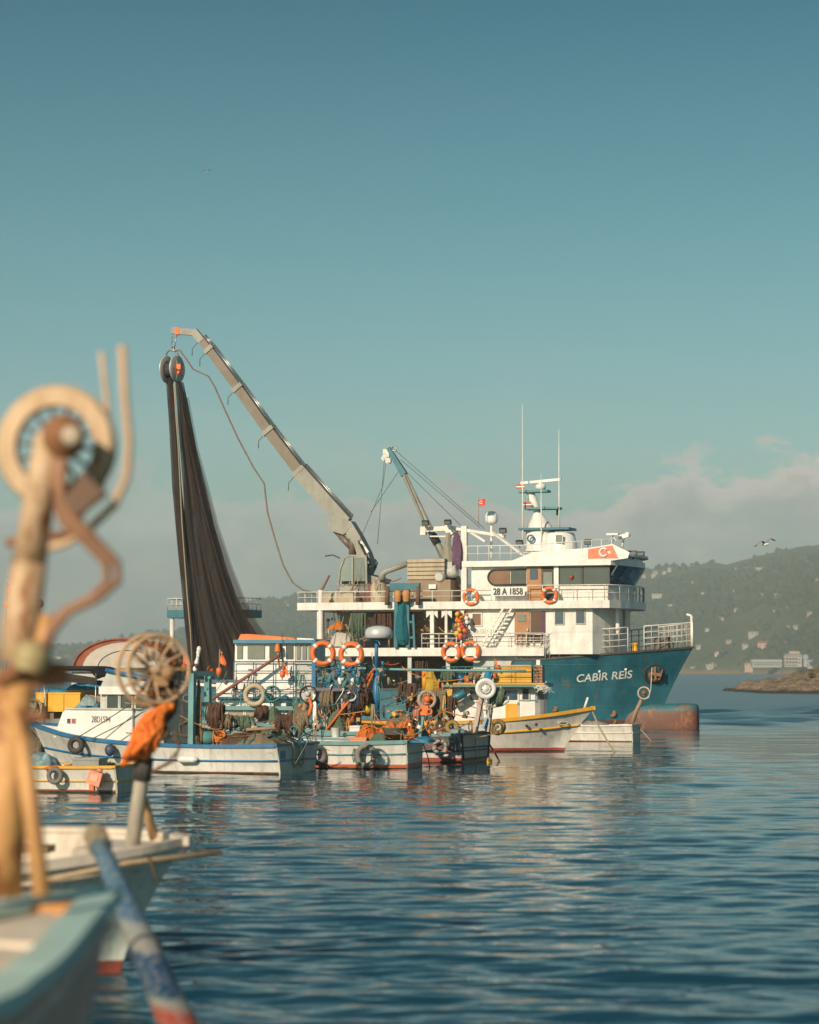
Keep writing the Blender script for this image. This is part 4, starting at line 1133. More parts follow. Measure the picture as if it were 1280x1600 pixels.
    fm.pbox(609, 911, 655, 921, c, c + .3); fm.bar(L(620, 921, c + .12), L(619, 1012, c + .12), .2, .2); fm.bar(L(637, 921, c + .12), L(638, 1012, c + .12), .2, .2); fm.bar(L(646, 960, c + .1), L(648, 1012, c + .1), .12, .12)
    for y in (948, 972, 996): fm.bar(L(620, y, c + .12), L(648 if y > 960 else 637, y, c + .12), .12, .12)
    fm.bar(L(620, 996, c + .1), L(637, 948, c + .1), .06, .06); tf = fm.build('deck_frame', TEAL, ship)
    hanging(fr, L(628, 930, c), .65, 2.5, cloth('teal_net', (.012, .10, .13), (.03, .20, .24), 4, strand=13), 'draped_net', 'dark teal net hanging in the teal deck frame below the orange blocks', 'net', 8, .35)
    for x in (622, 635): MB(fr).lathe([(.13, -.3), (.2, -.2), (.2, .2), (.13, .3)], L(x, 931, c - .25), (0, 0, 1), 8).build('block', RUSTYO, tf)
    for x in (606, 654): MB(fr).tube([L(x, 916, c), L(x - 1, 945, c - .1)], [.1, .14], 8).build('block_rope', ROPEB, tf)
    # stern platform
    c = 5.4; pl = MB(fr).pbox(261, 953, 389, 965, c, c + 2).build('stern_platform', TEAL, ship)
    a, b2 = L(262, 953, c), L(388, 953, c); z = (a.z + b2.z) / 2
    rail(fr, pl, [(a.x, c + 1.9, z), (a.x, c, z), (b2.x, c, z), (b2.x, c + 1.9, z)], L(300, 935, c).z - z, WHITE, 2, .55)
    for x in (269, 382): MB(fr).cyl(L(x, 965, c + .2), L(x, 1080, c + .2), .13, 10).build('platform_post', WHITE, pl)
    # ------------------------------ crane
    c = cy
    K = lambda x, y, k=c: L(x, y, k)
    cr = MB(fr); cr.lathe([(.85, 0), (.85, .12), (.62, .2), (.6, 1.1)], (K(552, 940).x, c, z2t), (0, 0, 1), 18); crane = cr.build('crane', CRANEG, ship)
    MB(fr).pextr([(535, 914), (600, 912), (604, 905), (575, 896), (540, 897)], c - .9, c + .9, at=c).build('slew_base', CRANEG, crane)
    kb = MB(fr); kb.pextr([(540, 812), (552, 815), (566, 838), (578, 862), (586, 885), (580, 897), (570, 897), (566, 880), (556, 850), (544, 834)], c - .4, c + .4, at=c); kb.build('knuckle_arm', CRANEG, crane)
    MB(fr).pextr([(563, 847), (566, 845), (577, 862), (574, 865)], c - .45, c - .41, at=c - .4).build('maker_plate', WHITE2, crane)
    m = MB(fr); m.tube([K(551, 870, c - .2), K(551, 826, c - .2)], .2, 10); m.tube([K(522, 828, c - .1), K(536, 842, c - .1)], .12, 10); m.tube([K(533, 838, c - .1), K(550, 856, c - .1)], .18, 10); m.build('hydraulic_ram', CRANEB, crane)
    secs = [((541, 818), (468, 736), .78, CRANEG), ((468, 736), (420, 673), .58, CRANEB), ((420, 673), (372, 606), .53, CRANEB), ((372, 606), (327, 546), .47, CRANEB), ((327, 546), (314, 530), .40, CRANEB)]
    MB(fr).pextr([(516, 815), (528, 808), (541, 812), (553, 822), (541, 836), (520, 830)], c - .42, c + .42, at=c).build('boom_heel', CRANEG, crane)
    for (a, b2, w, mt) in secs:
        p, q = K(*a), K(*b2); ax = (q - p).normalized()
        s = MB(fr).bar(p, q + ax * .05, w * .62, w, mt is CRANEG and 0 or 0).build('boom_section', mt, crane)
        if a != (541, 818): MB(fr).bar(p - ax * .12, p + ax * .12, w * .62 + .16, w + .2).build('boom_collar', CRANEG, s)
        up = Vector((ax.z, 0, -ax.x)); up = up if up.z > 0 else -up
        t = MB(fr); t.tube([p + up * (w / 2 + .1), q + up * (w / 2 + .1)], .05, 6); t.tube([p + up * (w / 2 + .22) + Vector((0, -.1, 0)), q + up * (w / 2 + .18)], .035, 6); t.build('hydraulic_line', STEEL, s)
        t = MB(fr); e = q - up * (w / 2); t.tube([e, e - up * .35 + Vector((-.1, 0, -.15)), e - up * .3 + Vector((-.15, 0, -.6))], .025, 5); t.build('cable_hook', WIRE, s)
    MB(fr).bar(K(316, 533), K(303, 517), .3, .42).build('boom_elbow', CRANEG, crane); MB(fr).bar(K(306, 520), K(269, 516.5), .28, .36).build('boom_tip', CRANEG, crane)
    MB(fr).bar(K(281, 518), K(275, 517), .32, .4).build('tip_band', BUOYO, crane)
    # cab
    cf = MB(fr); q = [(529, 914), (531, 890), (538, 872), (545, 868), (572, 869), (573, 915)]
    for (a, b2) in zip(q, q[1:] + q[:1]):
        for k in (c - 1.3, c - .35): cf.bar(K(*a, k), K(*b2, k), .1, .1)
    for a in q: cf.bar(K(*a, c - 1.3), K(*a, c - .35), .09, .09)
    cf.bar(K(551, 869, c - 1.3), K(551, 914, c - 1.3), .1); cab = cf.build('cab_frame', CRANEG, crane)
    MB(fr).pextr([(531, 908), (533, 890), (539, 875), (550, 872), (550, 908)], c - 1.27, c - 1.25, at=c - 1.3).build('cab_window', glass('cab_glass', (.12, .15, .15), .1), cab); MB(fr).pextr([(552, 908), (552, 872), (571, 872), (571, 908)], c - 1.27, c - 1.25, at=c - 1.3).build('cab_window', glass('cab_glass2', (.09, .11, .11), .1), cab)
    MB(fr).pbox(536, 892, 558, 912, c - 1.0, c - .5, at=c - 1.3).build('cab_seat', BLACK, cab); MB(fr).pbox(528, 913, 575, 926, c - 1.35, c - .3, at=c - 1.3).build('cab_base', CRANEG, cab)
    m = MB(fr); m.tube([K(575, 885), K(585, 888), K(590, 880), K(586, 874)], .05, 6); m.tube([K(508, 869, c - .8), K(520, 867, c - .8), K(531, 872, c - 1)], .035, 6); m.tube([K(560, 845, c - .5), K(572, 870, c - .6), K(560, 900, c - .8), K(548, 925, c - .9)], .04, 6); m.tube([K(565, 850, c - .5), K(578, 880, c - .6), K(566, 910, c - .8), K(556, 930, c - .9)], .035, 6); m.build('crane_hose', BLACK, crane)
    m = MB(fr); m.tube([L(515, 899, .6), L(505, 918, .3), L(501, 923, .1)], [.05, .07, .06], 6); m.build('davit_arm', RUSTY, ship)
    # hanging block, net and hose
    blk, f = anchor('net_block', fr, K(269, 577), 'shiny metal net block hanging on a chain from the crane tip', 'pulley block')
    ax = Vector((.985, -.17, 0))
    for s in (-1, 1):
        m = MB(f); m.lathe([(.30, 0), (.74, 0), (.80, .05), (.74, .1), (.30, .12)] if s > 0 else [(.30, -.12), (.74, -.1), (.80, -.05), (.74, 0), (.3, 0)], ax * (.29 * s), ax, 24); ck = m.build('cheek_plate', paint('galvanised', (.50, .50, .47), .4, .35, rust=.05, metal=.25), blk)
        m = MB(f)
        for k in range(5):
            _, u, w = basis(ax); a = k * 2 * pi / 5; m.bar(ax * (.26 * s + .14 * s) + (u * cos(a) + w * sin(a)) * .15, ax * (.26 * s + .10 * s) + (u * cos(a) + w * sin(a)) * .68, .1, .06)
        m.build('spoke', GREYW, blk)
    MB(f).lathe([(.5, -.26), (.36, -.05), (.36, .05), (.5, .26)], (0, 0, 0), ax, 18).build('sheave', RUBBER, blk)
    m = MB(f); m.box((.45, -.1, .1), (.35, .3, .3)); m.cyl((.3, -.1, -.2), (.6, -.2, -.25), .12, 8); m.build('hydraulic_motor', BUOYO, blk)
    top = K(269, 521) - K(269, 577)
    m = MB(f); m.torus((0, 0, .72), (0, 1, .2), .38, .05, 16, 6, a0=0, a1=2 * pi)
    nl = 7
    for k in range(nl): m.torus((top.x * .0, 0, 1.05 + (top.z - 1.05) * (k + .5) / nl), (1, 0, 0) if k % 2 else (0, 1, 0), .07, .02, 8, 5, squash=1.3)
    m.tube([(.1, 0, 1.05), (.3, 0, top.z)], .03, 5); m.build('chain', STEEL, blk)
    # the net
    NETD = bpy.data.materials.new('dark_hanging_net'); NETD.use_nodes = True; t = NT(NETD.node_tree); b = t.n['Principled BSDF']
    tc = t.node('ShaderNodeTexCoord').outputs['Object']
    n1 = t.noise(t.mapping(tc, (1.2, 1.2, .25)), 1.4, 4, .5, .8); n2 = t.noise(tc, 26, 2); 
    t.link(t.mix(t.math('ADD', t.math('MULTIPLY', n1, .5), t.math('MULTIPLY', n2, .4)), (.010, .008, .008), (.056, .042, .036)), b.inputs['Base Color']); b.inputs['Roughness'].default_value = .75; b.inputs['Specular IOR Level'].default_value = .25
    vo = t.node('ShaderNodeTexVoronoi', feature='F1'); vo.inputs['Scale'].default_value = 22; t.link(tc, vo.inputs['Vector'])
    t.link(t.math('MULTIPLY', t.ramp(vo.outputs['Distance'], [(.10, .45), (.26, 1)]), t.ramp(n1, [(.3, .72), (.55, 1)])), b.inputs['Alpha'])
    bp = t.node('ShaderNodeBump'); bp.inputs['Distance'].default_value = .06; bp.inputs['Strength'].default_value = 1; t.link(t.math('ADD', n1, t.math('MULTIPLY', n2, .2)), bp.inputs['Height']); t.link(bp.outputs[0], b.inputs['Normal'])
    net, f = anchor('fishing_net', fr, (K(340, 1045).x, c, 2.2), 'long dark brown fishing net hanging in folds from the crane block', 'fishing net')
    off = Vector((K(340, 1045).x, c, 2.2))

    def sheet(prof, nf, dep, seed, name):
        rows = []; ys = np.linspace(prof[0][0], prof[-1][0], 60); P_ = np.array(prof)
        for y in ys:
            xl, xr = np.interp(y, P_[:, 0], P_[:, 1]), np.interp(y, P_[:, 0], P_[:, 2]); row = []
            tt = (y - ys[0]) / (ys[-1] - ys[0])
            for i in range(57):
                u = i / 56; p = K(xl + (xr - xl) * u, y)
                dz = dep * (.25 + tt) * (sin(u * nf * 2 * pi + 1.3 * sin(tt * 3 + seed)) + .5 * sin(u * nf * 4.7 * pi + seed + 2 * tt) - 1.2 * (2 * u - 1) ** 2 * -1)
                edge = 1.0
                row.append((p.x - off.x, dz * edge, p.z - off.z))
            rows.append(row)
        m = MB(f); m.grid(rows); m.grid([[Vector(q) + Vector((0, .25 + .3 * dep, 0)) for q in r] for r in rows]); return m.build(name, NETD, net)
    sheet([(596, 273, 283), (640, 276, 292), (700, 279, 303), (760, 283, 317), (820, 286, 330), (880, 290, 347), (930, 294, 363), (970, 297, 382), (1000, 299, 402), (1020, 300, 418), (1062, 304, 436)], 2.3, .17, 1.0, 'net_sheet')
    sheet([(590, 259, 268), (660, 264, 274), (760, 269, 281), (860, 278, 291), (920, 284, 296), (980, 289, 304), (1062, 298, 316)], 1.1, .04, 3.0, 'net_strip')
    NETV = NETD.copy(); NETV.name = 'thin_net'; tv = NT(NETV.node_tree); bv = tv.n['Principled BSDF']
    for l in list(bv.inputs['Alpha'].links): tv.nt.links.remove(l)
    bv.inputs['Alpha'].default_value = .42
    NETD_, NETD = NETD, NETV
    sheet([(620, 284, 292), (700, 292, 307), (760, 300, 323), (820, 312, 338), (880, 322, 357), (930, 332, 376), (970, 345, 396), (1000, 355, 416), (1020, 362, 432), (1062, 376, 452)], 1.6, .10, 2.0, 'net_veil')
    NETD = NETD_
    m = MB(f)
    for j in range(3):
        fx = .2 + .3 * j; m.tube([K(276 + (308 - 276) * 0 + fx * 7 + (y - 596) / 450 * (24 + fx * 120) * (.55 + .45 * (y - 596) / 450), y) - off + Vector((0, -.28, 0)) for y in range(600, 1050, 25)], .014, 4)
    m.build('gathering_line', NETBR, net, kind='stuff')
    m = MB(f); m.tube([K(x, y) - off + Vector((0, -.3, 0)) for x, y in ((275, 600), (282, 700), (288, 820), (296, 930), (301, 985), (304, 1040))], .035, 6); m.build('net_rope', ROPE, net)
    m = MB(fr); m.ptube([(272, 549), (281, 547), (292, 562), (302, 577), (326, 588), (336, 605), (350, 637), (372, 685), (396, 730), (413, 756), (418, 800), (430, 843), (443, 884), (458, 911), (474, 922), (492, 926)], [c - .1] * 8 + [c - .3 - .35 * i for i in range(8)], .045, 6)
    m.build('hydraulic_hose', paint('striped_hose', (.20, .13, .10), .6, .5, (.05, .04, .04), scale=2), None, 'long thin brown hose curving from the crane tip down to the upper rail', 'hose')
    # things hanging on the ship
    for (x, y, c2, lb) in ((736, 933, -.12, 'orange life ring on the upper rail, left of the plate 28 A 1858'), (859, 930, -.12, 'orange life ring on the upper rail under the wooden bridge door'),
                           (705, 1019, -.14, 'left one of the two life rings side by side under the hanging floats'), (735, 1017, -.14, 'right one of the two life rings side by side under the hanging floats')):
        ring_buoy(fr, L(x, y, c2), (.05, 1, .08), .37 if y < 1000 else .44, lb)
    hanging(fr, L(700, 832, 2.4), .55, 1.9, cloth('pale_net', (.25, .24, .2), (.45, .42, .34), 6, strand=15), 'net_bundle', 'pale net bundle hanging left under the white gantry', 'net', 3)
    hanging(fr, L(714, 830, 2.4), .6, 2.0, PURP, 'net_bundle', 'purple net bundle hanging right under the white gantry', 'net', 5)
    rg = random.Random(4); t, f = anchor('float_cluster', fr, L(722, 1000, -.3), 'string of red, orange and yellow floats hanging before the deckhouse corner', 'floats')
    for i in range(26):
        p = L(722 + rg.uniform(-9, 11), 958 + i * 1.6, -.3 + rg.uniform(-.15, .15)) - L(722, 1000, -.3)
        MB(f).ball((p.x, p.y, p.z), rg.uniform(.10, .17), 8).build('float', rg.choice([BUOYO, RED, FLOATY, PURP, BUOYO, TAPE]), t)
    MB(f).cyl((0, .1, 1.4), (0, .1, -.3), .03, 5).build('cord', ROPEB, t)
    flag(fr, L(748, 780, 2.5), .36, .36, paint('flag_red', (.78, .06, .03), .6, .1), 'small red flag on a thin staff beside the white satellite dome', 1.3, emblem=True)
    return fr


SHIP = build_ship()
# ================================================================== SMALL BOATS
def boat(name, label, org, deg):
    fr = Fr(org, radians(deg)); fr.o.z = 0
    return thing(name, fr, label, 'boat', 'small fishing boats moored in the harbour'), fr


def hpaint(name, rgb, boot, zb, dirt=.4, rust=.05, extra=()):
    return paint(name, rgb, .42, dirt, (.22, .16, .10), rust, .9, boot=list(extra) + [(zb, boot), (.03, (.03, .035, .02))], bump=.02)


def wheel(fr, root, c, ax, R, w, m_rim, m_spoke, m_hub, ns=10, name='hauler_wheel', motor=None, rim=.12):
    """net hauler: dished wheel with spokes, hub and hydraulic motor"""
    c = Vector(c); a, u, v = basis(ax)
    o = MB(fr).lathe([(R * (1 - rim), -w / 2), (R, -w / 2), (R * 1.0, -w / 2 + w * .12), (R * .86, 0), (R, w / 2 - w * .12), (R, w / 2), (R * (1 - rim), w / 2), (R * (1 - rim) * .95, 0), (R * (1 - rim), -w / 2)], c, ax, 36, cap=False).build(name, m_rim, root)
    for k in range(ns):
        t = 2 * pi * k / ns; d = u * cos(t) + v * sin(t)
        MB(fr).bar(c + d * R * .2, c + d * R * (1 - rim), R * .05, R * .05).build('spoke', m_spoke, o)
    MB(fr).lathe([(.001, -w * .75), (R * .22, -w * .7), (R * .27, -w * .4), (R * .27, w * .4), (R * .2, w * .7), (.001, w * .75)], c, ax, 16).build('hub', m_hub, o)
    if motor:
        m = MB(fr); q = c + a * w * motor; s = 1 if motor > 0 else -1
        m.lathe([(R * .30, 0), (R * .34, .3 * R * s), (R * .2, .42 * R * s), (.001, .44 * R * s)], q, ax, 12); m.box(q + Vector((0, 0, -R * .3)), (R * .4, R * .4, R * .3)); m.build('motor', m_hub, o)
    return o


def buoy(fr, c, r, mat, label, name='buoy', sz=1.15, group='ball buoys on the boats'):
    t, f = anchor(name, fr, c, label, 'buoy', group)
    MB(f).ball((0, 0, 0), r, 14, sz=sz).build('body', mat, t); MB(f).lathe([(r * .22, 0), (r * .28, r * .3), (r * .12, r * .36)], (0, 0, r * sz * .88), (0, 0, 1), 8).build('eye', BLUE, t)
    return t


def float_line(fr, p, q, n, mats, label, sag=.2, r=.07, seed=0):
    p, q = Vector(p), Vector(q); pt = lambda t: p.lerp(q, t) - Vector((0, 0, sag * 4 * t * (1 - t)))
    t, f = anchor('float_line', fr, p, label, 'float line', 'lines of small floats'); rg = random.Random(seed)
    MB(f).tube([pt(i / 12) - p for i in range(13)], .015, 5).build('cord', ROPEB, t)
    for i in range(n):
        c = pt((i + .5) / n) - p; MB(f).ball(c + Vector((rg.uniform(-.02, .02), rg.uniform(-.02, .02), 0)), r * rg.uniform(.8, 1.15), 8, sz=1.4).build('float', rg.choice(mats), t)
    return t


def marker(fr, c, h, mat, label, seed=0):
    """marker buoy pole with a flag and a float"""
    t, f = anchor('marker_flag', fr, c, label, 'flag', 'marker flags on the boats')
    MB(f).cyl((0, 0, 0), (.03, 0, h), .018, 6).build('pole', WOODP, t)
    m = MB(f); m.grid([[(.02 + .16 * i / 5 + .05 * sin(i + j), .04 * sin(i * 1.3 + seed), h - .05 - .32 * j / 4 - .03 * i) for i in range(6)] for j in range(5)])
    m.build('cloth', mat, t); MB(f).lathe([(.03, -.12), (.09, -.08), (.09, .08), (.03, .12)], (.01, 0, h * .3), (0, 0, 1), 8).build('float', BUOYO, t)
    return t


def rope(fr, pts, r, mat, label, parent=None, name='mooring_rope'):
    return MB(fr).tube(pts, r, 6).build(name, mat, parent, None if parent else label, None if parent else 'rope')


def crate(fr, x0, y0, x1, y1, c0, c1, mat, label, name='crate', group=None, lip=True, ns=0):
    """open fish crate seen on plane c0"""
    a = fr.L((x0 + x1) / 2, y1, c0); t, f = anchor(name, fr, (a.x, c0, a.z), label, 'crate', group)
    p, q = fr.L(x0, y0, c0), fr.L(x1, y1, c0); w, h, d = abs(q.x - p.x), abs(p.z - q.z), c1 - c0; e = .025
    b = MB(f); b.bb(-w / 2, w / 2, 0, d, 0, e)
    for (a0, a1, b0, b1) in ((-w / 2, w / 2, 0, e), (-w / 2, w / 2, d - e, d), (-w / 2, -w / 2 + e, e, d - e), (w / 2 - e, w / 2, e, d - e)): b.bb(a0, a1, b0, b1, e, h)
    o = b.build('box', mat, t)
    r = MB(f)
    for (a0, a1, b0, b1) in ((-w / 2 - .02, w / 2 + .02, -.02, .0), (-w / 2 - .02, w / 2 + .02, d, d + .02), (-w / 2 - .02, -w / 2, 0, d), (w / 2, w / 2 + .02, 0, d)): r.bb(a0, a1, b0, b1, h - .05, h)
    r.build('rim', mat, t)
    for i in range(ns): MB(f).bb(-w / 2 + .01, w / 2 - .01, -.03, -.002, .04 + (h - .1) * i / ns, .04 + (h - .1) * (i + .8) / ns).build('slat', mat, t)
    return t


# ------------------------------------------------------------------ A: white and blue boat with the plate 28D1594
def boat_a():
    r, fr = boat('fishing_boat', 'white fishing boat with blue gunwale and plate 28D1594, in front row left', W(425, 1211), -23.5); L = fr.L; B = 3.2
    HM = hpaint('hull_white_a', (.66, .64, .59), (.20, .09, .05), .06, .45, .05)
    hull(fr, r, B, [(-9.1, -8.4, .04, .03, 1.38), (-8.4, -7.9, .6, .2, 1.27), (-7, -6.8, 1.15, .6, 1.04), (-5, -5, 1.5, 1.2, .87), (-2.5, -2.5, 1.6, 1.45, .80), (0, 0, 1.4, 1.15, .83)], HM, BLUE, paint('deck_teal_grey', (.16, .24, .24), .7, .5), drop=.28, cap=.10, capz=.05, strakes=((.47, .032),), mtransom=paint('transom_grey', (.58, .57, .50), .5, .5, rust=.08), minner=WHITE)
    MB(fr).pextr([(84, 1152), (98, 1113), (105, 1108), (207, 1108), (207, 1163)], .85, B - .85).build('cabin_trunk', WHITE2, r)
    m = MB(fr); a, b = L(103, 1108.5, .85), L(208, 1107.5, .85); m.bb(a.x, b.x, .8, B - .8, a.z, a.z + .05); m.build('trunk_top', GREYW, r)
    for x in (122, 140): MB(fr).bb(L(x, 1107, .8).x, L(x + 9, 1107, .8).x, .95, 1.3, L(x, 1108, .85).z + .052, L(x, 1108, .85).z + .10).build('skylight', BLUE, r)
    np_ = MB(fr).pbox(104, 1122, 118.5, 1131, .825, .845).build('name_plate', WHITE, r); MB(fr).pbox(105, 1123, 110, 1130, .81, .824).build('plate_picture', PURP, np_); MB(fr).pbox(112, 1123, 117.5, 1130, .81, .824).build('plate_picture', paint('plate_red', (.35, .1, .1), .5), np_)
    p = L(143.5, 1128.5, .84); q = L(172.5, 1128, .84); lettering('28D1594', 'plate_lettering', paint('faded_black', (.10, .09, .085), .6, .2), r, p, (1, 0, 0), (0, 0, 1), .19, .012, bold=-.012, width=q.x - p.x)
    wh = MB(fr).pbox(157, 1084, 256, 1162, .98, 2.5).build('wheelhouse_wall', GREYW, r)
    for (x0, x1) in ((169, 186), (190, 207), (214, 232)): window(fr, r, x0, 1086, x1, 1107, .97, GLASS, GREYW, .04)
    MB(fr).pbox(154.5, 1073, 259, 1085, .82, 2.65).build('wheelhouse_fascia', WHITE2, r)
    MB(fr).pextr([(157, 1073), (168, 1049), (246, 1065), (256, 1073)], .86, 2.6).build('spray_dodger', GREYW, r)
    m = MB(fr); m.tube([L(166, 1047, .8), L(247, 1064, .8)], .07, 6); m.build('dodger_trim', BLUE, r)
    # blue gantry on the after deck
    for x, y1, c in ((301, 1166, .5), (325, 1122, 1.9)): MB(fr).bar(L(x, 1052, c), L(x - 1.5 if x < 310 else x, y1, c), .17, .17).build('gantry_post', TURQ, r)
    MB(fr).bar(L(294, 1052, .5), L(345, 1053, 1.9), .09, .14).build('gantry_beam', TURQ, r); MB(fr).bar(L(301, 1100, .5), L(330, 1100, 1.9), .1, .12).build('gantry_beam', TURQ, r)
    drum = MB(fr); c0 = L(315, 1153, .45); drum.lathe([(.24, 0), (.24, .03), (.10, .04), (.10, .36), (.24, .37), (.24, .40)], c0, (.95, .3, 0), 18, cap=True); dr = drum.build('line_reel', RUSTYO, r); MB(fr).lathe([(.13, .05), (.19, .08), (.2, .2), (.19, .32), (.13, .36)], c0, (.95, .3, 0), 16, cap=False).build('line', ROPET, dr); MB(fr).lathe([(.09, -.03), (.09, 0), (.001, 0)], c0, (.95, .3, 0), 12).build('hub', TEAL, dr)
    # stern hauler
    p0, p1 = L(464, 1152, 1.3), L(480, 1092, 1.3); MB(fr).tube([p0, p1], [.09, .07], 8).build('hauler_post', WOODP, r)
    wheel(fr, r, L(482, 1085, 1.2), (.25, -1, .1), .26, .14, RUBBER, GREYW, GREYW, 12, motor=.6)
    m = MB(fr); m.tube([L(484, 1090, 1.1), L(487, 1103, 1.0), L(484, 1115, 1.0), L(478, 1122, 1.1)], [.05, .06, .06, .08], 7); m.build('hauler_arm', ORG, r)
    m = MB(fr); m.pbox(433, 1175, 442, 1185, -.03, -.0, at=.3); 
    MB(fr).bb(.06, .075, .35, .75, .45, .68).build('blue_plate', BLUE, r)
    # gear
    tyre(fr, L(119, 1164, .22), (.25, -1, .1), .27, .085, 'dark tyre fender on the white bow below the cabin trunk')
    buoy(fr, L(172, 1172, .0), .16, paint('navy_buoy', (.03, .06, .11), .5, .3), 'navy ball fender hanging under the white cabin trunk')
    m = MB(fr); p, q = L(277, 1187, -.02), L(309, 1187, -.02); ax = (q - p).normalized(); ln = (q - p).length
    m.lathe([(.02, 0), (.05, .03), (.10, .09), (.11, .14), (.11, ln - .14), (.10, ln - .09), (.05, ln - .03), (.02, ln)], p + Vector((0, 0, .01)), ax, 12); m.build('cylinder_fender', PLASTW, None, 'white cylinder fender lying along the blue strake', 'fender')
    lump(fr, L(345, 1150, 1).x, L(432, 1150, 1).x, .3, 2.4, .58, .85, NETBR, 'net_pile', 'brown net heaped on the after deck of the boat with blue gunwale', 'net', 4, 2.2, 'net piles on the decks', ROPE)
    lump(fr, -1.7, -.12, .25, 2.7, .62, .75, NETB, 'net_pile', 'beige net heaped at the stern post of the boat with blue gunwale', 'net', 9, 2.6, 'net piles on the decks', ROPET)
    coil(fr, L(343, 1155, .6), .17, ROPEO, 'orange rope coil beside the blue line reel', 11, (.3, -.5, .8), h=.035, r=.02); coil(fr, L(293, 1140, .6), .22, ROPEB, 'brown rope coil left of the blue gantry foot', 6, (.3, -1, .2))
    m = MB(fr); m.pbox(338, 1139, 432, 1143, .5, .6); a, b = L(385, 1140, .9), L(446, 1137, 1.3); MB(fr).tube([a, b], .05, 7).build('wooden_boom', WOODP, None, 'long wooden boom lying over the brown net pile', 'pole')
    for i, (x, lb) in enumerate(((462, 'left of the two pale ropes hanging down the grey stern'), (474, 'right of the two pale ropes hanging down the grey stern'))):
        y = 1.2 + i * .42; rope(fr, [(-.1, y, .95), (.07, y, .90), (.09, y + .02, .6), (.08, y - .02, .3), (.09, y + .1, .18), (.1, y + .25, .3), (.09, y + .3, .8)], .022, ROPE, lb)
    hanging(fr, L(311, 1062, .8), .22, 1.6, NETB, 'net_bundle', 'thin net bundle hanging between the blue gantry posts', 'net', 11)
    float_line(fr, L(312, 1012, 1.2), L(305, 1048, 1.2), 7, [TAPE, PLASTW, PURP], 'upright string of white floats above the blue gantry', 0, .07, 1)
    marker(fr, L(342, 1064, 1.6), .95, paint('flag_orange', (.8, .16, .03), .6, .1), 'orange marker flag on a stick left of the white wheelhouse', 1); marker(fr, L(286, 1056, 1.5), .80, paint('flag_red', (.78, .06, .03), .6, .1), 'red marker flag behind the rusty hauler wheel', 2)
    buoy(fr, L(329, 1046, 1.9), .10, BUOYO, 'small orange buoy on the top beam of the blue gantry')
    for i, (a, b) in enumerate((((205, 1100), (122, 1152)), ((238, 1105), (143, 1155)))): rope(fr, [L(a[0], a[1], .45), L((a[0] + b[0]) / 2, (a[1] + b[1]) / 2 + 1, .3), L(b[0], b[1], .1)], .016, ROPEB, None, r, 'stay_rope')
    return fr


FA = boat_a()


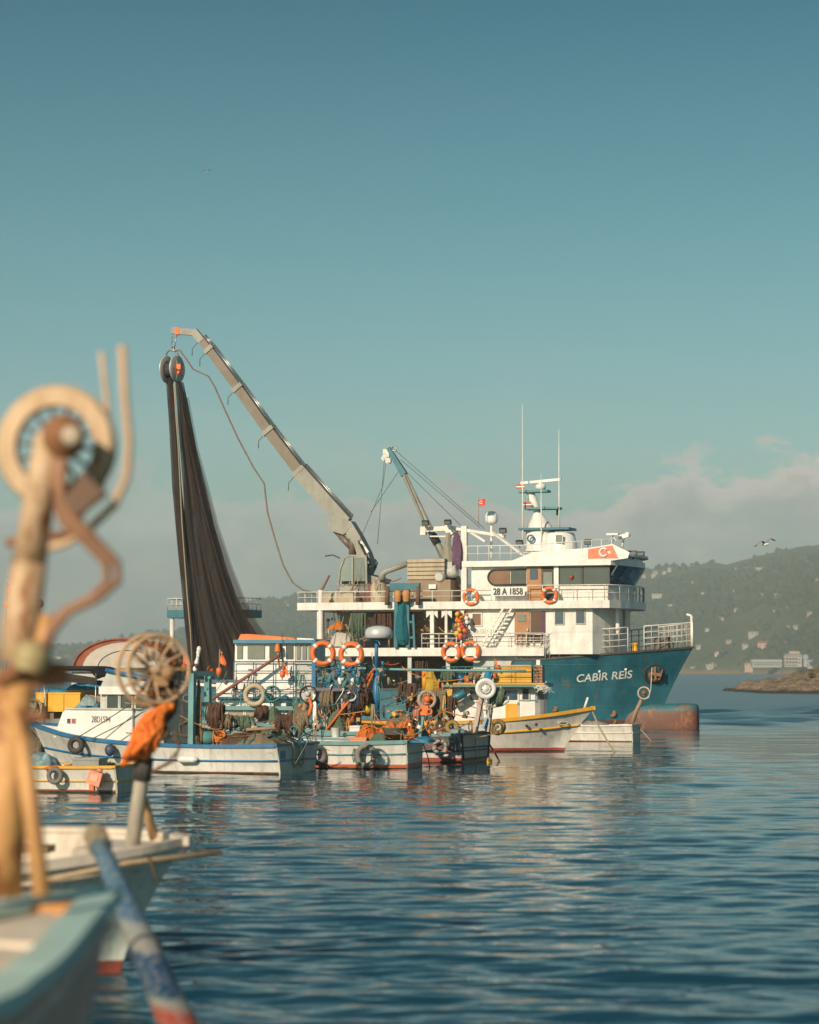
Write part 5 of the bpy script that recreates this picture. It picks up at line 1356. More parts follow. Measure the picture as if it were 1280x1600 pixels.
# ------------------------------------------------------------------ I: white two-storey boat with orange hatch
def boat_i():
    r, fr = boat('fishing_boat', 'white two-storey boat with blue trimmed wheelhouse and orange hatch on its roof', W(505, 1187), -13); L = fr.L; B = 3.4
    hull(fr, r, B, [(-8.6, -8.0, .04, .03, 1.5), (-8, -7.6, .6, .2, 1.38), (-6.5, -6.4, 1.2, .7, 1.15), (-4.5, -4.5, 1.6, 1.3, .98), (-2, -2, 1.7, 1.5, .92), (.2, .2, 1.5, 1.3, .95)], hpaint('hull_white_i', (.68, .66, .62), (.2, .05, .04), .1), TURQ, DECKG, drop=.2, strakes=((.5, .03),), minner=WHITE)
    MB(fr).pbox(330, 1109, 452, 1168, .55, 2.9).build('deckhouse_wall', WHITE, r)
    for (x0, x1) in ((333, 353), (357, 381), (385, 397), (402, 424)): window(fr, r, x0, 1112, x1, 1129, .54, paint('beige_blind', (.36, .28, .19), .6, .2), WHITE2, .035)
    MB(fr).pbox(327, 1103.5, 470, 1109.5, .35, 3.1).build('deckhouse_roof', TURQ, r)
    MB(fr).pbox(338, 1067, 447, 1103.5, 1.0, 2.9).build('upper_house_wall', WHITE2, r)
    MB(fr).pextr([(366, 1093), (367.5, 1004), (461, 1004), (461, 1093)], .9, 2.6).build('wheelhouse_wall', WHITE2, r)
    MB(fr).pbox(461.2, 1005, 489, 1093, .93, 2.57).build('wheelhouse_aft_shaded', GREYW, r)  # aft side of the white house, its shade put in as grey paint
    for (x0, x1) in ((370.5, 379), (387, 413.5), (421, 441), (447, 458)): window(fr, r, x0, 1007, x1, 1029.5, .89, GLASSL if x0 < 400 else GLASS, None)  # paler panes: light showing through the house is put into their colour
    for (x0, x1) in ((463.5, 469), (472.5, 479), (482, 487)): window(fr, r, x0, 1008, x1, 1030, .92, GLASSL, None)
    MB(fr).pbox(364.5, 999.5, 492, 1005, .7, 2.8).build('wheelhouse_roof', paint('roof_blue', (.03, .2, .34), .4, .2), r)
    MB(fr).pextr([(372, 999.6), (376, 991), (386, 990.5), (458, 996.5), (463, 999.6)], .9, 2.6).build('roof_hatch', paint('hatch_orange', (.80, .19, .04), .5, .2), r, 'orange hatch on the roof')
    MB(fr).pextr([(464, 999.6), (464, 996.6), (490, 998), (491, 999.6)], .9, 2.6).build('roof_locker', WHITE2, r)
    MB(fr).pbox(340, 1089, 470, 1094, .8, .92).build('upper_deck_edge', BLUE, r)
    z = L(420, 1092, .75).z; rail(fr, r, [(L(365, 1092, .75).x, .75, z), (L(490, 1092, .75).x, .75, z)], L(420, 1034, .75).z - z, BLUE, 4, .8, .018)
    z = L(420, 1104, .4).z; rail(fr, r, [(L(330, 1104, .4).x, .4, z), (L(470, 1104, .4).x, .4, z)], L(420, 1084, .4).z - z, TEALD, 3, 1.2, .016)
    MB(fr).pbox(488.5, 1034, 494, 1073, .5, .65).build('blue_post', BLUE, r)
    m = MB(fr); m.tube([L(331, 1093, .2), L(437, 1024, .4)], .055, 8); m.build('boom', paint('red_brown_pole', (.26, .09, .07), .6, .4), r)
    m = MB(fr); m.lathe([(.1, 0), (.1, .1), (.07, .25), (.001, .28)], L(434, 1018, .6), (0, 0, 1), 10); m.build('signal_lamp', ORG, r); MB(fr).cyl(L(437, 1045, .6), L(434, 1017, .6), .03, 6).build('lamp_post', RUSTYO, r)
    MB(fr).cyl(L(441, 990, .6), L(441, 1045, .6), .012, 5).build('whip_antenna', BLACK, r)
    for (x, y, R, lb, mt) in ((398, 1086, .32, 'faded beige life ring on the rail of the white two-storey boat', 'f'),):
        t, f = anchor('life_ring', fr, L(x, y, .25), lb, 'life ring', 'orange life rings on the boats'); MB(f).torus((0, 0, 0), (.1, -1, 0), R, .09, 24, 8).build('ring', paint('faded_ring', (.50, .40, .27), .6, .3), t)
    coil(fr, L(426, 1085, .25), .26, ROPET, 'teal rope coil hanging on the rail of the white two-storey boat', 5, (.2, -1, .1))
    marker(fr, L(441, 1062, .4), .62, paint('flag_orange', (.8, .16, .03), .6, .1), 'orange marker flag leaning at the wheelhouse side of the two-storey boat', 3)
    hanging(fr, L(428, 1104, .2), .45, 1.05, NETG, 'net_bundle', 'dark green net bundle hanging under the teal deck edge', 'net', 21)
    MB(fr).pbox(448, 1112, 463, 1146, .52, .6).build('blue_door', BLUE, r)
    return fr


FI = boat_i()


# ------------------------------------------------------------------ J: boat with blue mast and silver dome
def boat_j():
    r, fr = boat('fishing_boat', 'white boat with tall blue mast carrying a silver radar dome and two life rings', W(640, 1191), -13); L = fr.L; B = 3.4
    hull(fr, r, B, [(-8.2, -7.8, .04, .03, 1.4), (-7.6, -7.2, .6, .2, 1.3), (-6.4, -6.2, 1.2, .7, 1.12), (-4.5, -4.5, 1.6, 1.3, .95), (-2, -2, 1.7, 1.5, .9), (1.2, 1.2, 1.5, 1.3, .92)], hpaint('hull_white_j', (.66, .64, .60), (.2, .05, .04), .1), TURQ, DECKG, drop=.25, strakes=((.5, .03),), minner=WHITE)
    MB(fr).pbox(492, 1080, 538, 1152, .9, 2.6).build('deckhouse_wall', GREYW, r); MB(fr).pbox(535, 1080, 548, 1152, 1.1, 2.6).build('doorway', DARK, r)
    window(fr, r, 509, 1081, 525, 1103, .89, GLASS, WHITE, .05); MB(fr).pbox(489, 1080, 494, 1150, .6, .8).build('pillar', WHITE2, r)
    MB(fr).pbox(486, 1074.5, 562, 1080, .4, 3.0).build('deckhouse_roof', paint('dark_violet_edge', (.10, .09, .13), .5, .3), r)
    MB(fr).extr([(lambda q: (q.x, .5, q.z))(L(*p, .5)) for p in ((500, 1080), (507, 1080), (495, 1110))], (0, .1, 0)).build('bracket', BLUE, r)
    z = L(520, 1075, .45).z; rail(fr, r, [(L(497, 1075, .45).x, .45, z), (L(566, 1075, .45).x, .45, z), (L(566, 1075, .45).x, 2.6, z)], L(520, 1041, .45).z - z, TEALD, 4, .7, .018)
    MB(fr).pbox(487, 1000, 493, 1072, .35, .5).build('corner_post', BLUE, r)
    # mast and dome
    ms = MB(fr); ms.tube([L(588, 1124, 1.0), L(588, 1047, 1.0)], [.13, .11], 12); ms.tube([L(588, 1047, 1.0), L(588.5, 997, 1.0)], [.065, .06], 10); mast = ms.build('mast', BLUE, r)
    d = MB(fr); p = L(592, 997, 1.0); d.lathe([(.001, -.03), (.40, -.02), (.46, .03), (.46, .16), (.44, .27), (.36, .35), (.20, .40), (.001, .415)], p, (0, 0, 1), 24); dome = d.build('radar_dome', paint('silver_dome', (.62, .63, .64), .3, .2, metal=.2), mast)
    MB(fr).lathe([(.25, -.10), (.3, -.03)], p, (0, 0, 1), 12).build('dome_bracket', BLUE, mast)
    m = MB(fr); m.ptube([(500, 1041), (588, 1045.5), (700, 1047.5), (790, 1048), (822, 1049)], .95, .045, 8); m.build('long_pipe', TURQ, r); m = MB(fr); m.ptube([(588, 1045), (583, 1038), (581, 1020)], .9, .02, 6); m.build('cable', GREYW, r)
    for i, (a, b) in enumerate((((505, 1147), (584, 1046)), ((543, 1139), (583, 1052)))): MB(fr).tube([L(*a, .3 + i * .3), L(*b, .8)], .045, 7).build('orange_strut', ORG, r)
    m = MB(fr); m.torus(L(549, 1088, .4), (.2, -1, .3), .15, .035, 14, 6); m.build('strut_clamp', PLASTW, r)
    ring_buoy(fr, L(504.5, 1021, .15), (.25, -1, .05), .34, 'orange life ring on the blue rail, left of the pair beside the mast'); ring_buoy(fr, L(549, 1022.5, .3), (.1, -1, .05), .34, 'orange life ring on the blue rail, right of the pair beside the mast')
    rg = random.Random(9); t, f = anchor('float_cluster', fr, L(535, 1060, .35), 'row of dark blue and teal floats tied along the deckhouse rail', 'floats')
    for i in range(30):
        p = L(512 + rg.uniform(0, 50), 1044 + rg.uniform(0, 26), .35 + rg.uniform(-.1, .2)) - L(535, 1060, .35)
        MB(f).lathe([(.02, -.13), (.065, -.09), (.075, 0), (.065, .09), (.02, .13)], p, (rg.uniform(-.4, .4), rg.uniform(-.3, .3), 1), 8).build('float', rg.choice([BLUE, TEAL, BLACK, BLUE, ROPET, PLASTW]), t)
    # gear on deck
    buoy(fr, L(574, 1106, .8), .19, FLOATY, 'yellow ball buoy left of the blue mast foot')
    hanging(fr, L(527, 1108, .6), .75, .95, NETG, 'net_bundle', 'dark green net bundle hanging before the grey deckhouse', 'net', 31); hanging(fr, L(577, 1078, 1.3), .55, .85, NETO, 'net_bundle', 'red orange net bundle hanging behind the orange struts', 'net', 33)
    rope(fr, [L(480, 1040, .9), L(500, 1040.5, .9)], .03, TEALD, None, r, 'pipe_end')
    m = MB(fr); m.tube([L(516, 1079, .4), L(517, 1072, .3), L(520, 1070, .3)], .025, 6); m.tube([L(533, 1079, .35), L(538, 1074, .3), L(535, 1083, .3), L(524, 1100, .5)], .02, 6); m.build('hook', PLASTW, r)
    return fr


FJ = boat_j()


# ------------------------------------------------------------------ B: low white boat with a tyre and orange boot
def boat_b():
    r, fr = boat('fishing_boat', 'low white boat with grey tyre on its side and orange-red waterline', W(631, 1202), -12); L = fr.L; B = 2.9
    hull(fr, r, B, [(-7.8, -7.2, .04, .03, 1.25), (-7.2, -6.8, .55, .2, 1.15), (-6, -5.8, 1.1, .6, .98), (-4, -4, 1.4, 1.15, .84), (-2, -2, 1.45, 1.3, .78), (0, 0, 1.25, 1.1, .82)], hpaint('hull_white_b', (.72, .69, .64), (.55, .12, .05), .13, .4, .04), TURQ, DECKG, drop=.2, strakes=((.55, .028),), mtransom=hpaint('transom_b', (.55, .55, .47), (.36, .08, .04), .15, .6, .1), minner=WHITE)
    tyre(fr, L(572, 1181, -.12), (.05, -1, .05), .345, .085, 'large grey tyre hung on the low white hull, over the water', paint('grey_rubber_worn', (.22, .20, .18), .8, .15), 1.15)
    # hauler at the stern
    m = MB(fr); m.taper(L(652, 1160, 1.2), L(660, 1116, 1.2), .16, .2, .13, .16); m.build('hauler_post', TURQ, r); m = MB(fr); m.tube([L(644, 1158, 1.0), L(653, 1128, 1.0), L(656, 1110, 1.1)], .03, 6); m.build('hauler_brace', ROPEB, r)
    wheel(fr, r, L(667, 1093, 1.2), (.35, -1, .05), .30, .16, paint('beige_rim', (.42, .33, .24), .6, .4, rust=.1), BUOYO, BUOYO, 6, motor=.5, rim=.3)
    m = MB(fr); m.box(L(664, 1110, 1.15), (.25, .2, .3)); m.torus(L(671, 1112, .95), (.2, -1, 0), .08, .035, 14, 6); m.build('hauler_motor', ORG, r)
    # gear
    G2 = 'net piles on the decks'
    lump(fr, L(596, 1118, 1.5).x, L(660, 1118, 1.5).x, .9, 2.8, .85, .95, NETB, 'net_pile', 'large beige net pile on the low white boat, beside the orange hauler wheel', 'net', 41, 1.8, G2, ROPE)
    lump(fr, L(553, 1140, .6).x, L(598, 1140, .6).x, .3, 1.6, .74, .75, NETO, 'net_pile', 'bright orange net pile on deck at the blue mast foot', 'net', 43, 2.2, G2, ROPEO)
    lump(fr, L(585, 1130, .9).x, L(628, 1130, .9).x, .7, 1.5, .90, .60, NETO, 'net_pile', 'orange net roll lying behind the green net heap', 'net', 45, 2.4, G2); lump(fr, L(614, 1128, 1).x, L(650, 1128, 1).x, .7, 1.5, .92, .55, NETO, 'net_pile', 'red-orange net heap in front of the beige pile', 'net', 47, 2.4, G2, ROPEO)
    lump(fr, L(573, 1148, .3).x, L(604, 1148, .3).x, .15, 1.0, .74, .45, NETG, 'net_pile', 'pale green net heap between orange pile and dark basket', 'net', 49, 2.2, G2)
    lump(fr, L(640, 1148, .4).x, L(672, 1148, .4).x, .3, 1.3, .80, .22, TARPB, 'tarpaulin', 'blue tarpaulin folded at the stern of the low white boat', 'tarpaulin', 51, 2)
    m = MB(fr); m.lathe([(.30, 0), (.38, .2), (.39, .22), (.35, .22), (.28, .03), (.001, .03)], L(616, 1148, .7), (0, 0, 1), 18, cap=False); m.build('basket', paint('dark_basket', (.10, .085, .07), .8, .4), None, 'round dark basket on the deck right of the green net heap', 'basket')
    m = MB(fr); m.lathe([(.12, 0), (.15, .28), (.16, .29), (.13, .28), (.11, .02), (.001, .02)], L(525, 1152, .3), (0, 0, 1), 16, cap=False); bk = m.build('bucket', PLASTW, None, 'white bucket on the gunwale left of the grey tyre', 'bucket'); 
    crate(fr, 546, 1152, 572, 1160, .15, .6, PINK, 'salmon pink crate on deck behind the grey tyre', 'fish_crate', 'fish crates on the boats'); crate(fr, 546, 1134, 562, 1143, .9, 1.4, PLASTW, 'white crate in front of the orange strut foot', 'fish_crate', 'fish crates on the boats')
    tyre(fr, L(498, 1180, -.12), (.8, -.6, 0), .32, .09, 'pale grey tyre jammed between the grey stern and the low white hull', paint('grey_rubber', (.17, .155, .14), .8, .4))
    rope(fr, [L(498, 1190, -.2), L(512, 1196, -.6), L(523, 1205, -1.0), L(526, 1209, -1.2)], .025, ROPEB, 'brown mooring rope running into the water left of the grey tyre')
    rope(fr, [L(660, 1158, 2.0), L(668, 1180, 2.2), L(672, 1198, 2.4)], .018, ROPE, 'thin pale rope hanging over the low boat stern corner')
    buoy(fr, L(541, 1090, .5), .12, paint('dark_float', (.05, .05, .05), .6), 'small dark float hanging on the orange strut')
    return fr


FB = boat_b()


# ------------------------------------------------------------------ C: dark trimmed boat with the white hauler disc
def boat_c():
    r, fr = boat('fishing_boat', 'white boat with dark framed grey transom and large white hauler disc at stern', W(717, 1193), -22); L = fr.L; B = 2.9
    hull(fr, r, B, [(-8.2, -7.6, .04, .03, 1.3), (-7.6, -7.2, .55, .2, 1.2), (-6.2, -6, 1.1, .6, 1.05), (-4.2, -4.2, 1.4, 1.15, .95), (-2, -2, 1.45, 1.3, .90), (0, 0, 1.3, 1.1, .94)], hpaint('hull_white_c', (.64, .61, .60), (.36, .07, .05), .17, .6, .04), TURQ, DECKG, drop=.2, strakes=((.42, .025),), mtransom=hpaint('transom_c', (.44, .43, .36), (.28, .06, .045), .17, .7, .1), mstrake=paint('violet_strake', (.07, .05, .09), .5), minner=GREYW)
    m = MB(fr); x = .06
    pts = [(x, .12, .93), (x, B - .12, .93), (x, B - .30, .12), (x, .30, .12)]
    for a, b in zip(pts, pts[1:] + pts[:1]): m.bar(a, b, .06, .05)
    m.bar((x, .2, .5), (x, B - .2, .5), .05, .05); m.build('transom_frame', BLACK, r)
    MB(fr).bb(-1.25, -.06, -.02, .10, .42, .84).build('dark_side_panel', paint('dark_panel_paint', (.10, .085, .095), .7, .4), r)  # plain dark panel on the near side of the hull, by the stern
    m = MB(fr); m.bar(L(742, 1146, 1.0), L(753, 1088, 1.0), .16, .14); m.build('hauler_leg', paint('rust_white', (.50, .40, .34), .6, .5, rust=.25), r); m = MB(fr); m.bar(L(762, 1143, 1.2), L(768, 1092, 1.2), .15, .14); m.build('hauler_leg', paint('rust_white2', (.42, .38, .36), .6, .5, rust=.25), r)
    MB(fr).taper(L(756, 1138, 1.05), L(760, 1122, 1.05), .25, .1, .1, .1).build('leg_gusset', BLUE, r)
    c = L(759, 1076, .85); a = Vector((.42, -.9, .0)).normalized()
    w = MB(fr).lathe([(.33, 0), (.345, .04), (.33, .075), (.24, .085), (.225, .06), (.10, .055), (.08, .085), (.001, .09)], c, a, 32).build('hauler_disc', PLASTW, r)
    MB(fr).torus(c + a * .075, a, .17, .012, 18, 5).build('disc_groove', BLACK, w)
    for k in range(8):
        _, u, v = basis(a); t = k * pi / 4; MB(fr).cyl(c + a * .09 + (u * cos(t) + v * sin(t)) * .15, c + a * .12 + (u * cos(t) + v * sin(t)) * .15, .02, 6).build('bolt', GREYW, w)
    MB(fr).lathe([(.30, 0), (.29, -.16), (.22, -.26), (.12, -.3), (.001, -.31)], c, a, 20).build('hauler_drum', TURQ, r)
    m = MB(fr)
    for i in range(5): m.tube([L(772, 1080, 1.3), L(782 + i * 2, 1072 + i * 3, 1.3 + .05 * i), L(786 + i, 1090 + i, 1.3), L(778 - i, 1097 + i, 1.2)], .02, 6)
    m.build('hydraulic_hose', GREYW, r)
    MB(fr).tube([L(765, 1106, 1.2), L(785, 1102, 1.2), L(794, 1096, 1.2), L(795, 1088, 1.2)], .035, 7).build('hose_pipe', GREYW, r)
    tyre(fr, L(778, 1136, 2.75), (.5, -.85, 0), .28, .085, 'yellow and black tyre at the stern corner beside the hauler disc', paint('yellow_tyre', (.32, .19, .04), .7, .6, (.03, .03, .03))); tyre(fr, L(707, 1136, .5), (.2, -1, .3), .24, .075, 'yellow tyre lying on the gunwale left of the hauler legs', paint('yellow_tyre', (.32, .19, .04), .7, .6))
    m = MB(fr); p = L(702, 1145, .2); q = L(727, 1144, .2); m.lathe([(.02, 0), (.1, .05), (.13, .12), (.13, (q - p).length - .12), (.1, (q - p).length - .05), (.02, (q - p).length)], p, q - p, 12); m.build('cylinder_fender', paint('grey_blue_float', (.20, .27, .31), .5, .3), None, 'grey blue cylinder fender lying below the yellow tyre', 'fender')
    tyre(fr, L(688, 1168, -.10), (.1, -1, .0), .27, .07, 'faint pale tyre on the dirty white hull behind the low boat stern', paint('pale_rubber', (.38, .35, .32), .8, .3))
    buoy(fr, L(764, 1190, 1.4), .12, FLOATY, 'small yellow buoy on the water at the dark framed transom')
    rope(fr, [L(757, 1146, .3) + Vector((.4, 0, 0)), (.12, 1.2, .8), (.13, 1.25, .3), (.14, 1.3, .1)], .02, ROPE, 'pale rope hanging over the middle of the dark framed transom')
    rope(fr, [(.0, 2.75, .6), (.25, 2.6, .35), (.5, 2.4, .05), (.6, 2.3, -.05)], .03, ROPEB, 'dark rope trailing into the water from the framed transom corner')
    lump(fr, L(672, 1140, 1.4).x, L(705, 1140, 1.4).x, .9, 2.2, .85, .55, NETBR, 'net_pile', 'dark brown net pile with a red flag behind the orange hauler', 'net', 61, 2, 'net piles on the decks', ROPE)
    m = MB(fr); m.bar(L(692, 1085, 2.2), L(706, 1135, 1.8), .12, .05); m.build('plank', TURQ, None, 'teal plank leaning right of the orange hauler wheel', 'plank')
    marker(fr, L(686, 1110, 1.5), .55, paint('flag_red', (.78, .06, .03), .6, .1), 'red marker flag leaning beside the orange hauler wheel', 5)
    return fr


FC = boat_c()


# ------------------------------------------------------------------ D: yellow trimmed boat
def boat_d():
    th = radians(-10); B = 3.4; n = Vector((-sin(th), cos(th), 0))
    r, fr = boat('fishing_boat', 'white boat with yellow gunwale, yellow door and bow pointing right', W(882, 1173) - n * B / 2, -10); L = fr.L
    HM = hpaint('hull_white_d', (.66, .63, .57), (.42, .06, .05), .12, .45, .03)
    hull(fr, r, B, [(1.12, 0, .05, .03, 1.60), (.5, -.5, .36, .12, 1.50), (-.7, -1.3, .98, .58, 1.32), (-2.4, -2.7, 1.48, 1.22, 1.15), (-5, -5, 1.68, 1.52, 1.02), (-7.2, -7.2, 1.65, 1.45, .98), (-8.4, -8.4, 1.45, 1.2, 1.02)], HM, YEL, DECKG, drop=.22, cap=.12, capz=.065, strakes=((.60, .045),), minner=WHITE, flare=1.1)
    MB(fr).extr([(x, y, .92) for x, y in plan(L(690, 1100, .85).x, L(836, 1100, .85).x, .85, B - .85, .35)], (0, 0, L(760, 1072, .85).z - .92)).build('cabin_wall', WHITE2, r)
    window(fr, r, 735, 1079, 749, 1094, .84, GLASS, WHITE2, .06); window(fr, r, 762, 1079, 781, 1092, .84, GLASS, WHITE2, .05)
    d = MB(fr).pbox(789, 1076, 811, 1126, .80, .84).build('door', WHITE2, r); MB(fr).pbox(790, 1099.5, 809.5, 1125, .77, .80).build('door_panel', YEL, d); window(fr, d, 790, 1078, 808, 1093, .79, GLASSB, None); MB(fr).pbox(808, 1097, 810, 1100, .74, .78).build('handle', STEEL, d)
    window(fr, r, 817, 1076, 826.5, 1093, .84, GLASS, GREYW, .04)
    xf = L(836, 1100, .85).x
    for c0 in (.95, 1.4, 1.9, 2.3):
        z0, z1 = L(840, 1093, .7).z, L(840, 1076, .7).z; f = lambda c: xf + .35 * (1 - abs((c - B / 2) / (B / 2 - .85)) ** 2.4)
        MB(fr).extr([(f(c0) + .02, c0, z0), (f(c0 + .33) + .02, c0 + .33, z0), (f(c0 + .33) + .02, c0 + .33, z1), (f(c0) + .02, c0, z1)], (-.04, 0, 0)).build('window', GLASS, r)
    MB(fr).pbox(812, 1093.5, 838, 1095, .82, .86).build('belt_line', TEALD, r)
    zt = L(760, 1067.5, .3).z; zb = L(760, 1073.5, .3).z
    MB(fr).bb(L(690, 1070, .3).x, L(851, 1070, .3).x, .3, B - .3, zb, zt).build('cabin_roof', paint('roof_edge', (.10, .24, .23), .5, .3), r); MB(fr).bb(L(690, 1070, .3).x, L(851, 1070, .3).x, .28, .298, zt - .05, zt + .01).build('roof_stripe', YEL, r)
    rail(fr, r, [(L(692, 1068, .35).x, B - .4, zt), (L(692, 1068, .35).x, .35, zt), (L(835, 1068, .35).x, .35, zt), (L(835, 1068, .35).x, B - .4, zt)], L(760, 1042, .35).z - zt, TEALD, 3, .8, .013)
    bx = MB(fr).pbox(772, 1039, 830, 1067.4, .75, 2.2).build('slatted_locker', paint('yellow_dark', (.5, .25, .02), .6, .3), r)
    for i in range(5): MB(fr).pbox(771.5, 1039 + i * 5.7, 830.5, 1044.4 + i * 5.7, .70, .75).build('slat', YEL, bx)
    b2 = MB(fr).pbox(834, 1039, 847, 1067.4, .75, 1.6).build('brick_locker', BROWNB, r)
    for i in range(6): MB(fr).pbox(833.5, 1039.5 + i * 4.7, 847.5, 1043 + i * 4.7, .70, .75).build('slat', paint('terracotta', (.36, .18, .10), .7, .3), b2)
    MB(fr).pbox(838, 1031, 844, 1039, 1.0, 1.2).build('nav_lamp', PLASTW, r)
    # gear on the roof and side
    def barrel(x, y0, y1, w, c, mat, label):
        p, q = L(x, y1, c), L(x, y0, c); h = q.z - p.z; t, f = anchor('barrel', fr, p, label, 'barrel'); R = w
        MB(f).lathe([(R * .9, 0), (R, h * .08), (R, h * .3), (R * 1.05, h * .33), (R, h * .36), (R, h * .64), (R * 1.05, h * .67), (R, h * .7), (R, h * .92), (R * .85, h), (.001, h)], (0, 0, 0), (0, 0, 1), 16).build('body', mat, t); MB(f).lathe([(.05, h), (.05, h + .04), (.001, h + .04)], (R * .5, 0, 0), (0, 0, 1), 8).build('cap', BLACK, t)
    barrel(719.5, 1054, 1067.4, .15, .7, BLUE, 'blue barrel on the cabin roof of the yellow trimmed boat')
    crate(fr, 726, 1056, 737, 1067.4, .6, 1.0, ORG, 'orange crate right of the blue barrel on the cabin roof', 'fish_crate', 'fish crates on the boats'); crate(fr, 699, 1057, 712, 1067.4, .6, 1.0, BEIGE, 'beige crate left of the blue barrel on the cabin roof', 'fish_crate', 'fish crates on the boats')
    t, f = anchor('barrel', fr, L(716, 1088, .3), 'teal barrel hanging tilted under the roof edge beside the yellow brace', 'barrel'); a = Vector((.8, .1, .45)).normalized()
    MB(f).lathe([(.14, -.32), (.17, -.28), (.17, .28), (.14, .32)], (0, 0, 0), a, 14).build('body', TEAL, t); MB(f).lathe([(.15, -.335), (.15, -.32), (.001, -.336)], (0, 0, 0), a, 14).build('lid', TURQ, t)
    MB(fr).extr([(lambda q: (q.x, .4, q.z))(L(*p, .4)) for p in ((695, 1077), (707, 1077), (705, 1097))], (0, .08, 0)).build('roof_brace', YEL, r)
    hanging(fr, L(763, 1042, .3), .28, .5, TARPB, 'cloth_bundle', 'blue cloth hanging over the roof rail left of the yellow locker', 'cloth', 71); marker(fr, L(772, 1068, .5), .95, paint('flag_orange', (.8, .16, .03), .6, .1), 'orange marker flag behind the yellow locker', 6)
    MB(fr).tube([L(664, 1078, .2), L(664, 1047, .2)], .11, 10).build('yellow_post', YEL, r)
    hanging(fr, L(674, 1047, .2), .5, .85, cloth('yellow_rope', (.5, .28, .03), (.75, .48, .08), 10, strand=14), 'rope_bundle', 'yellow rope bundle hanging right of the yellow post', 'rope', 73)
    for (x, y) in ((823, 1134), (838, 1132)): MB(fr).lathe([(.06, -.05), (.06, .02), (.001, .0)], L(x, y, .52), (.15, -1, 0), 8).build('scupper', BLACK, r)
    h = L(878, 1130, 1.0); 
    MB(fr).torus(L(880, 1130, 1.22), (.5, -1, -.2), .20, .025, 16, 5, squash=.35).build('hawse_ring', GREYW, r)
    m = MB(fr); m.cyl((.75, B / 2, 1.55), (.9, B / 2, 2.0), .05, 6); m.build('bow_bitt', WHITE, r)
    rg = random.Random(3); m = MB(fr)
    for i in range(26): 
        p = L(834 + rg.uniform(0, 20), 1071 + rg.uniform(0, 3), .3); m.tube([p, p + Vector((rg.uniform(-.2, .3), rg.uniform(-.15, .1), rg.uniform(-.16, .05))), p + Vector((rg.uniform(-.1, .5), rg.uniform(-.2, .1), rg.uniform(-.25, -.05)))], .012, 4)
    m.build('frayed_net', TAPE, r)
    rope(fr, [(1.05, B / 2, 1.5), (1.35, B / 2 - .4, .9), (1.75, B / 2 - .8, .3), (2.05, B / 2 - 1.1, -.1)], .035, ROPE, 'pale mooring rope slanting from the yellow bow into the water')
    lump(fr, L(690, 1128, 1).x, L(716, 1128, 1).x, .4, .62, .85, .25, NETBR, 'net_pile', 'dark net scraps on the yellow gunwale left of the cabin', 'net', 77, 3, 'net piles on the decks')
    return fr


FD = boat_d()


# ------------------------------------------------------------------ E: small open white boat under the big bow
def boat_e():
    r, fr = boat('rowing_boat', 'small open white boat with rusty hauler post, under the bow of the ship', W(985, 1160), -20); L = fr.L; B = 1.7
    hull(fr, r, B, [(-4.8, -4.5, .03, .03, .95), (-4.3, -4.1, .35, .15, .85), (-3.2, -3.2, .7, .45, .73), (-1.6, -1.6, .85, .7, .68), (0, 0, .72, .6, .72)], hpaint('hull_white_e', (.70, .67, .60), (.30, .10, .06), .06), WHITE, DECKG, drop=.25, cap=.07, capz=.03, strakes=((.55, .02),), mtransom=GREYW, minner=WHITE)
    for x in (-3.2, -1.8, -.6): MB(fr).bb(x - .12, x + .12, .2, B - .2, .52, .56).build('thwart', WOODP, r)
    MB(fr).tube([L(986, 1134, .6), L(994, 1112, .6), L(1003, 1092, .6)], [.11, .09, .08], 8).build('hauler_post', paint('rusty_post', (.34, .23, .14), .8, .5, rust=.3), r)
    wheel(fr, r, L(1006.5, 1083, .55), (.2, -1, .1), .28, .14, paint('pale_rim', (.42, .38, .32), .6, .4, rust=.1), RUSTY, RUSTY, 8, motor=.6, rim=.22)
    m = MB(fr); m.tube([L(1006, 1094, .5), L(1014, 1090, .5), L(1017, 1078, .5), L(1019, 1043, .5)], .022, 6); m.build('guide_rod', GREYW, r)
    rope(fr, [(.05, B - .5, .6), (.4, B - .7, .3), (.75, B - .8, -.05)], .025, ROPE, 'pale rope from the small white boat stern into the water')
    lump(fr, L(905, 1134, .6).x, L(948, 1134, .6).x, .35, 1.3, .62, .32, cloth('grey_tarp', (.22, .21, .19), (.36, .34, .3), 3), 'tarpaulin', 'grey tarpaulin covering the middle of the small white boat', 'tarpaulin', 81, 2)


boat_e()


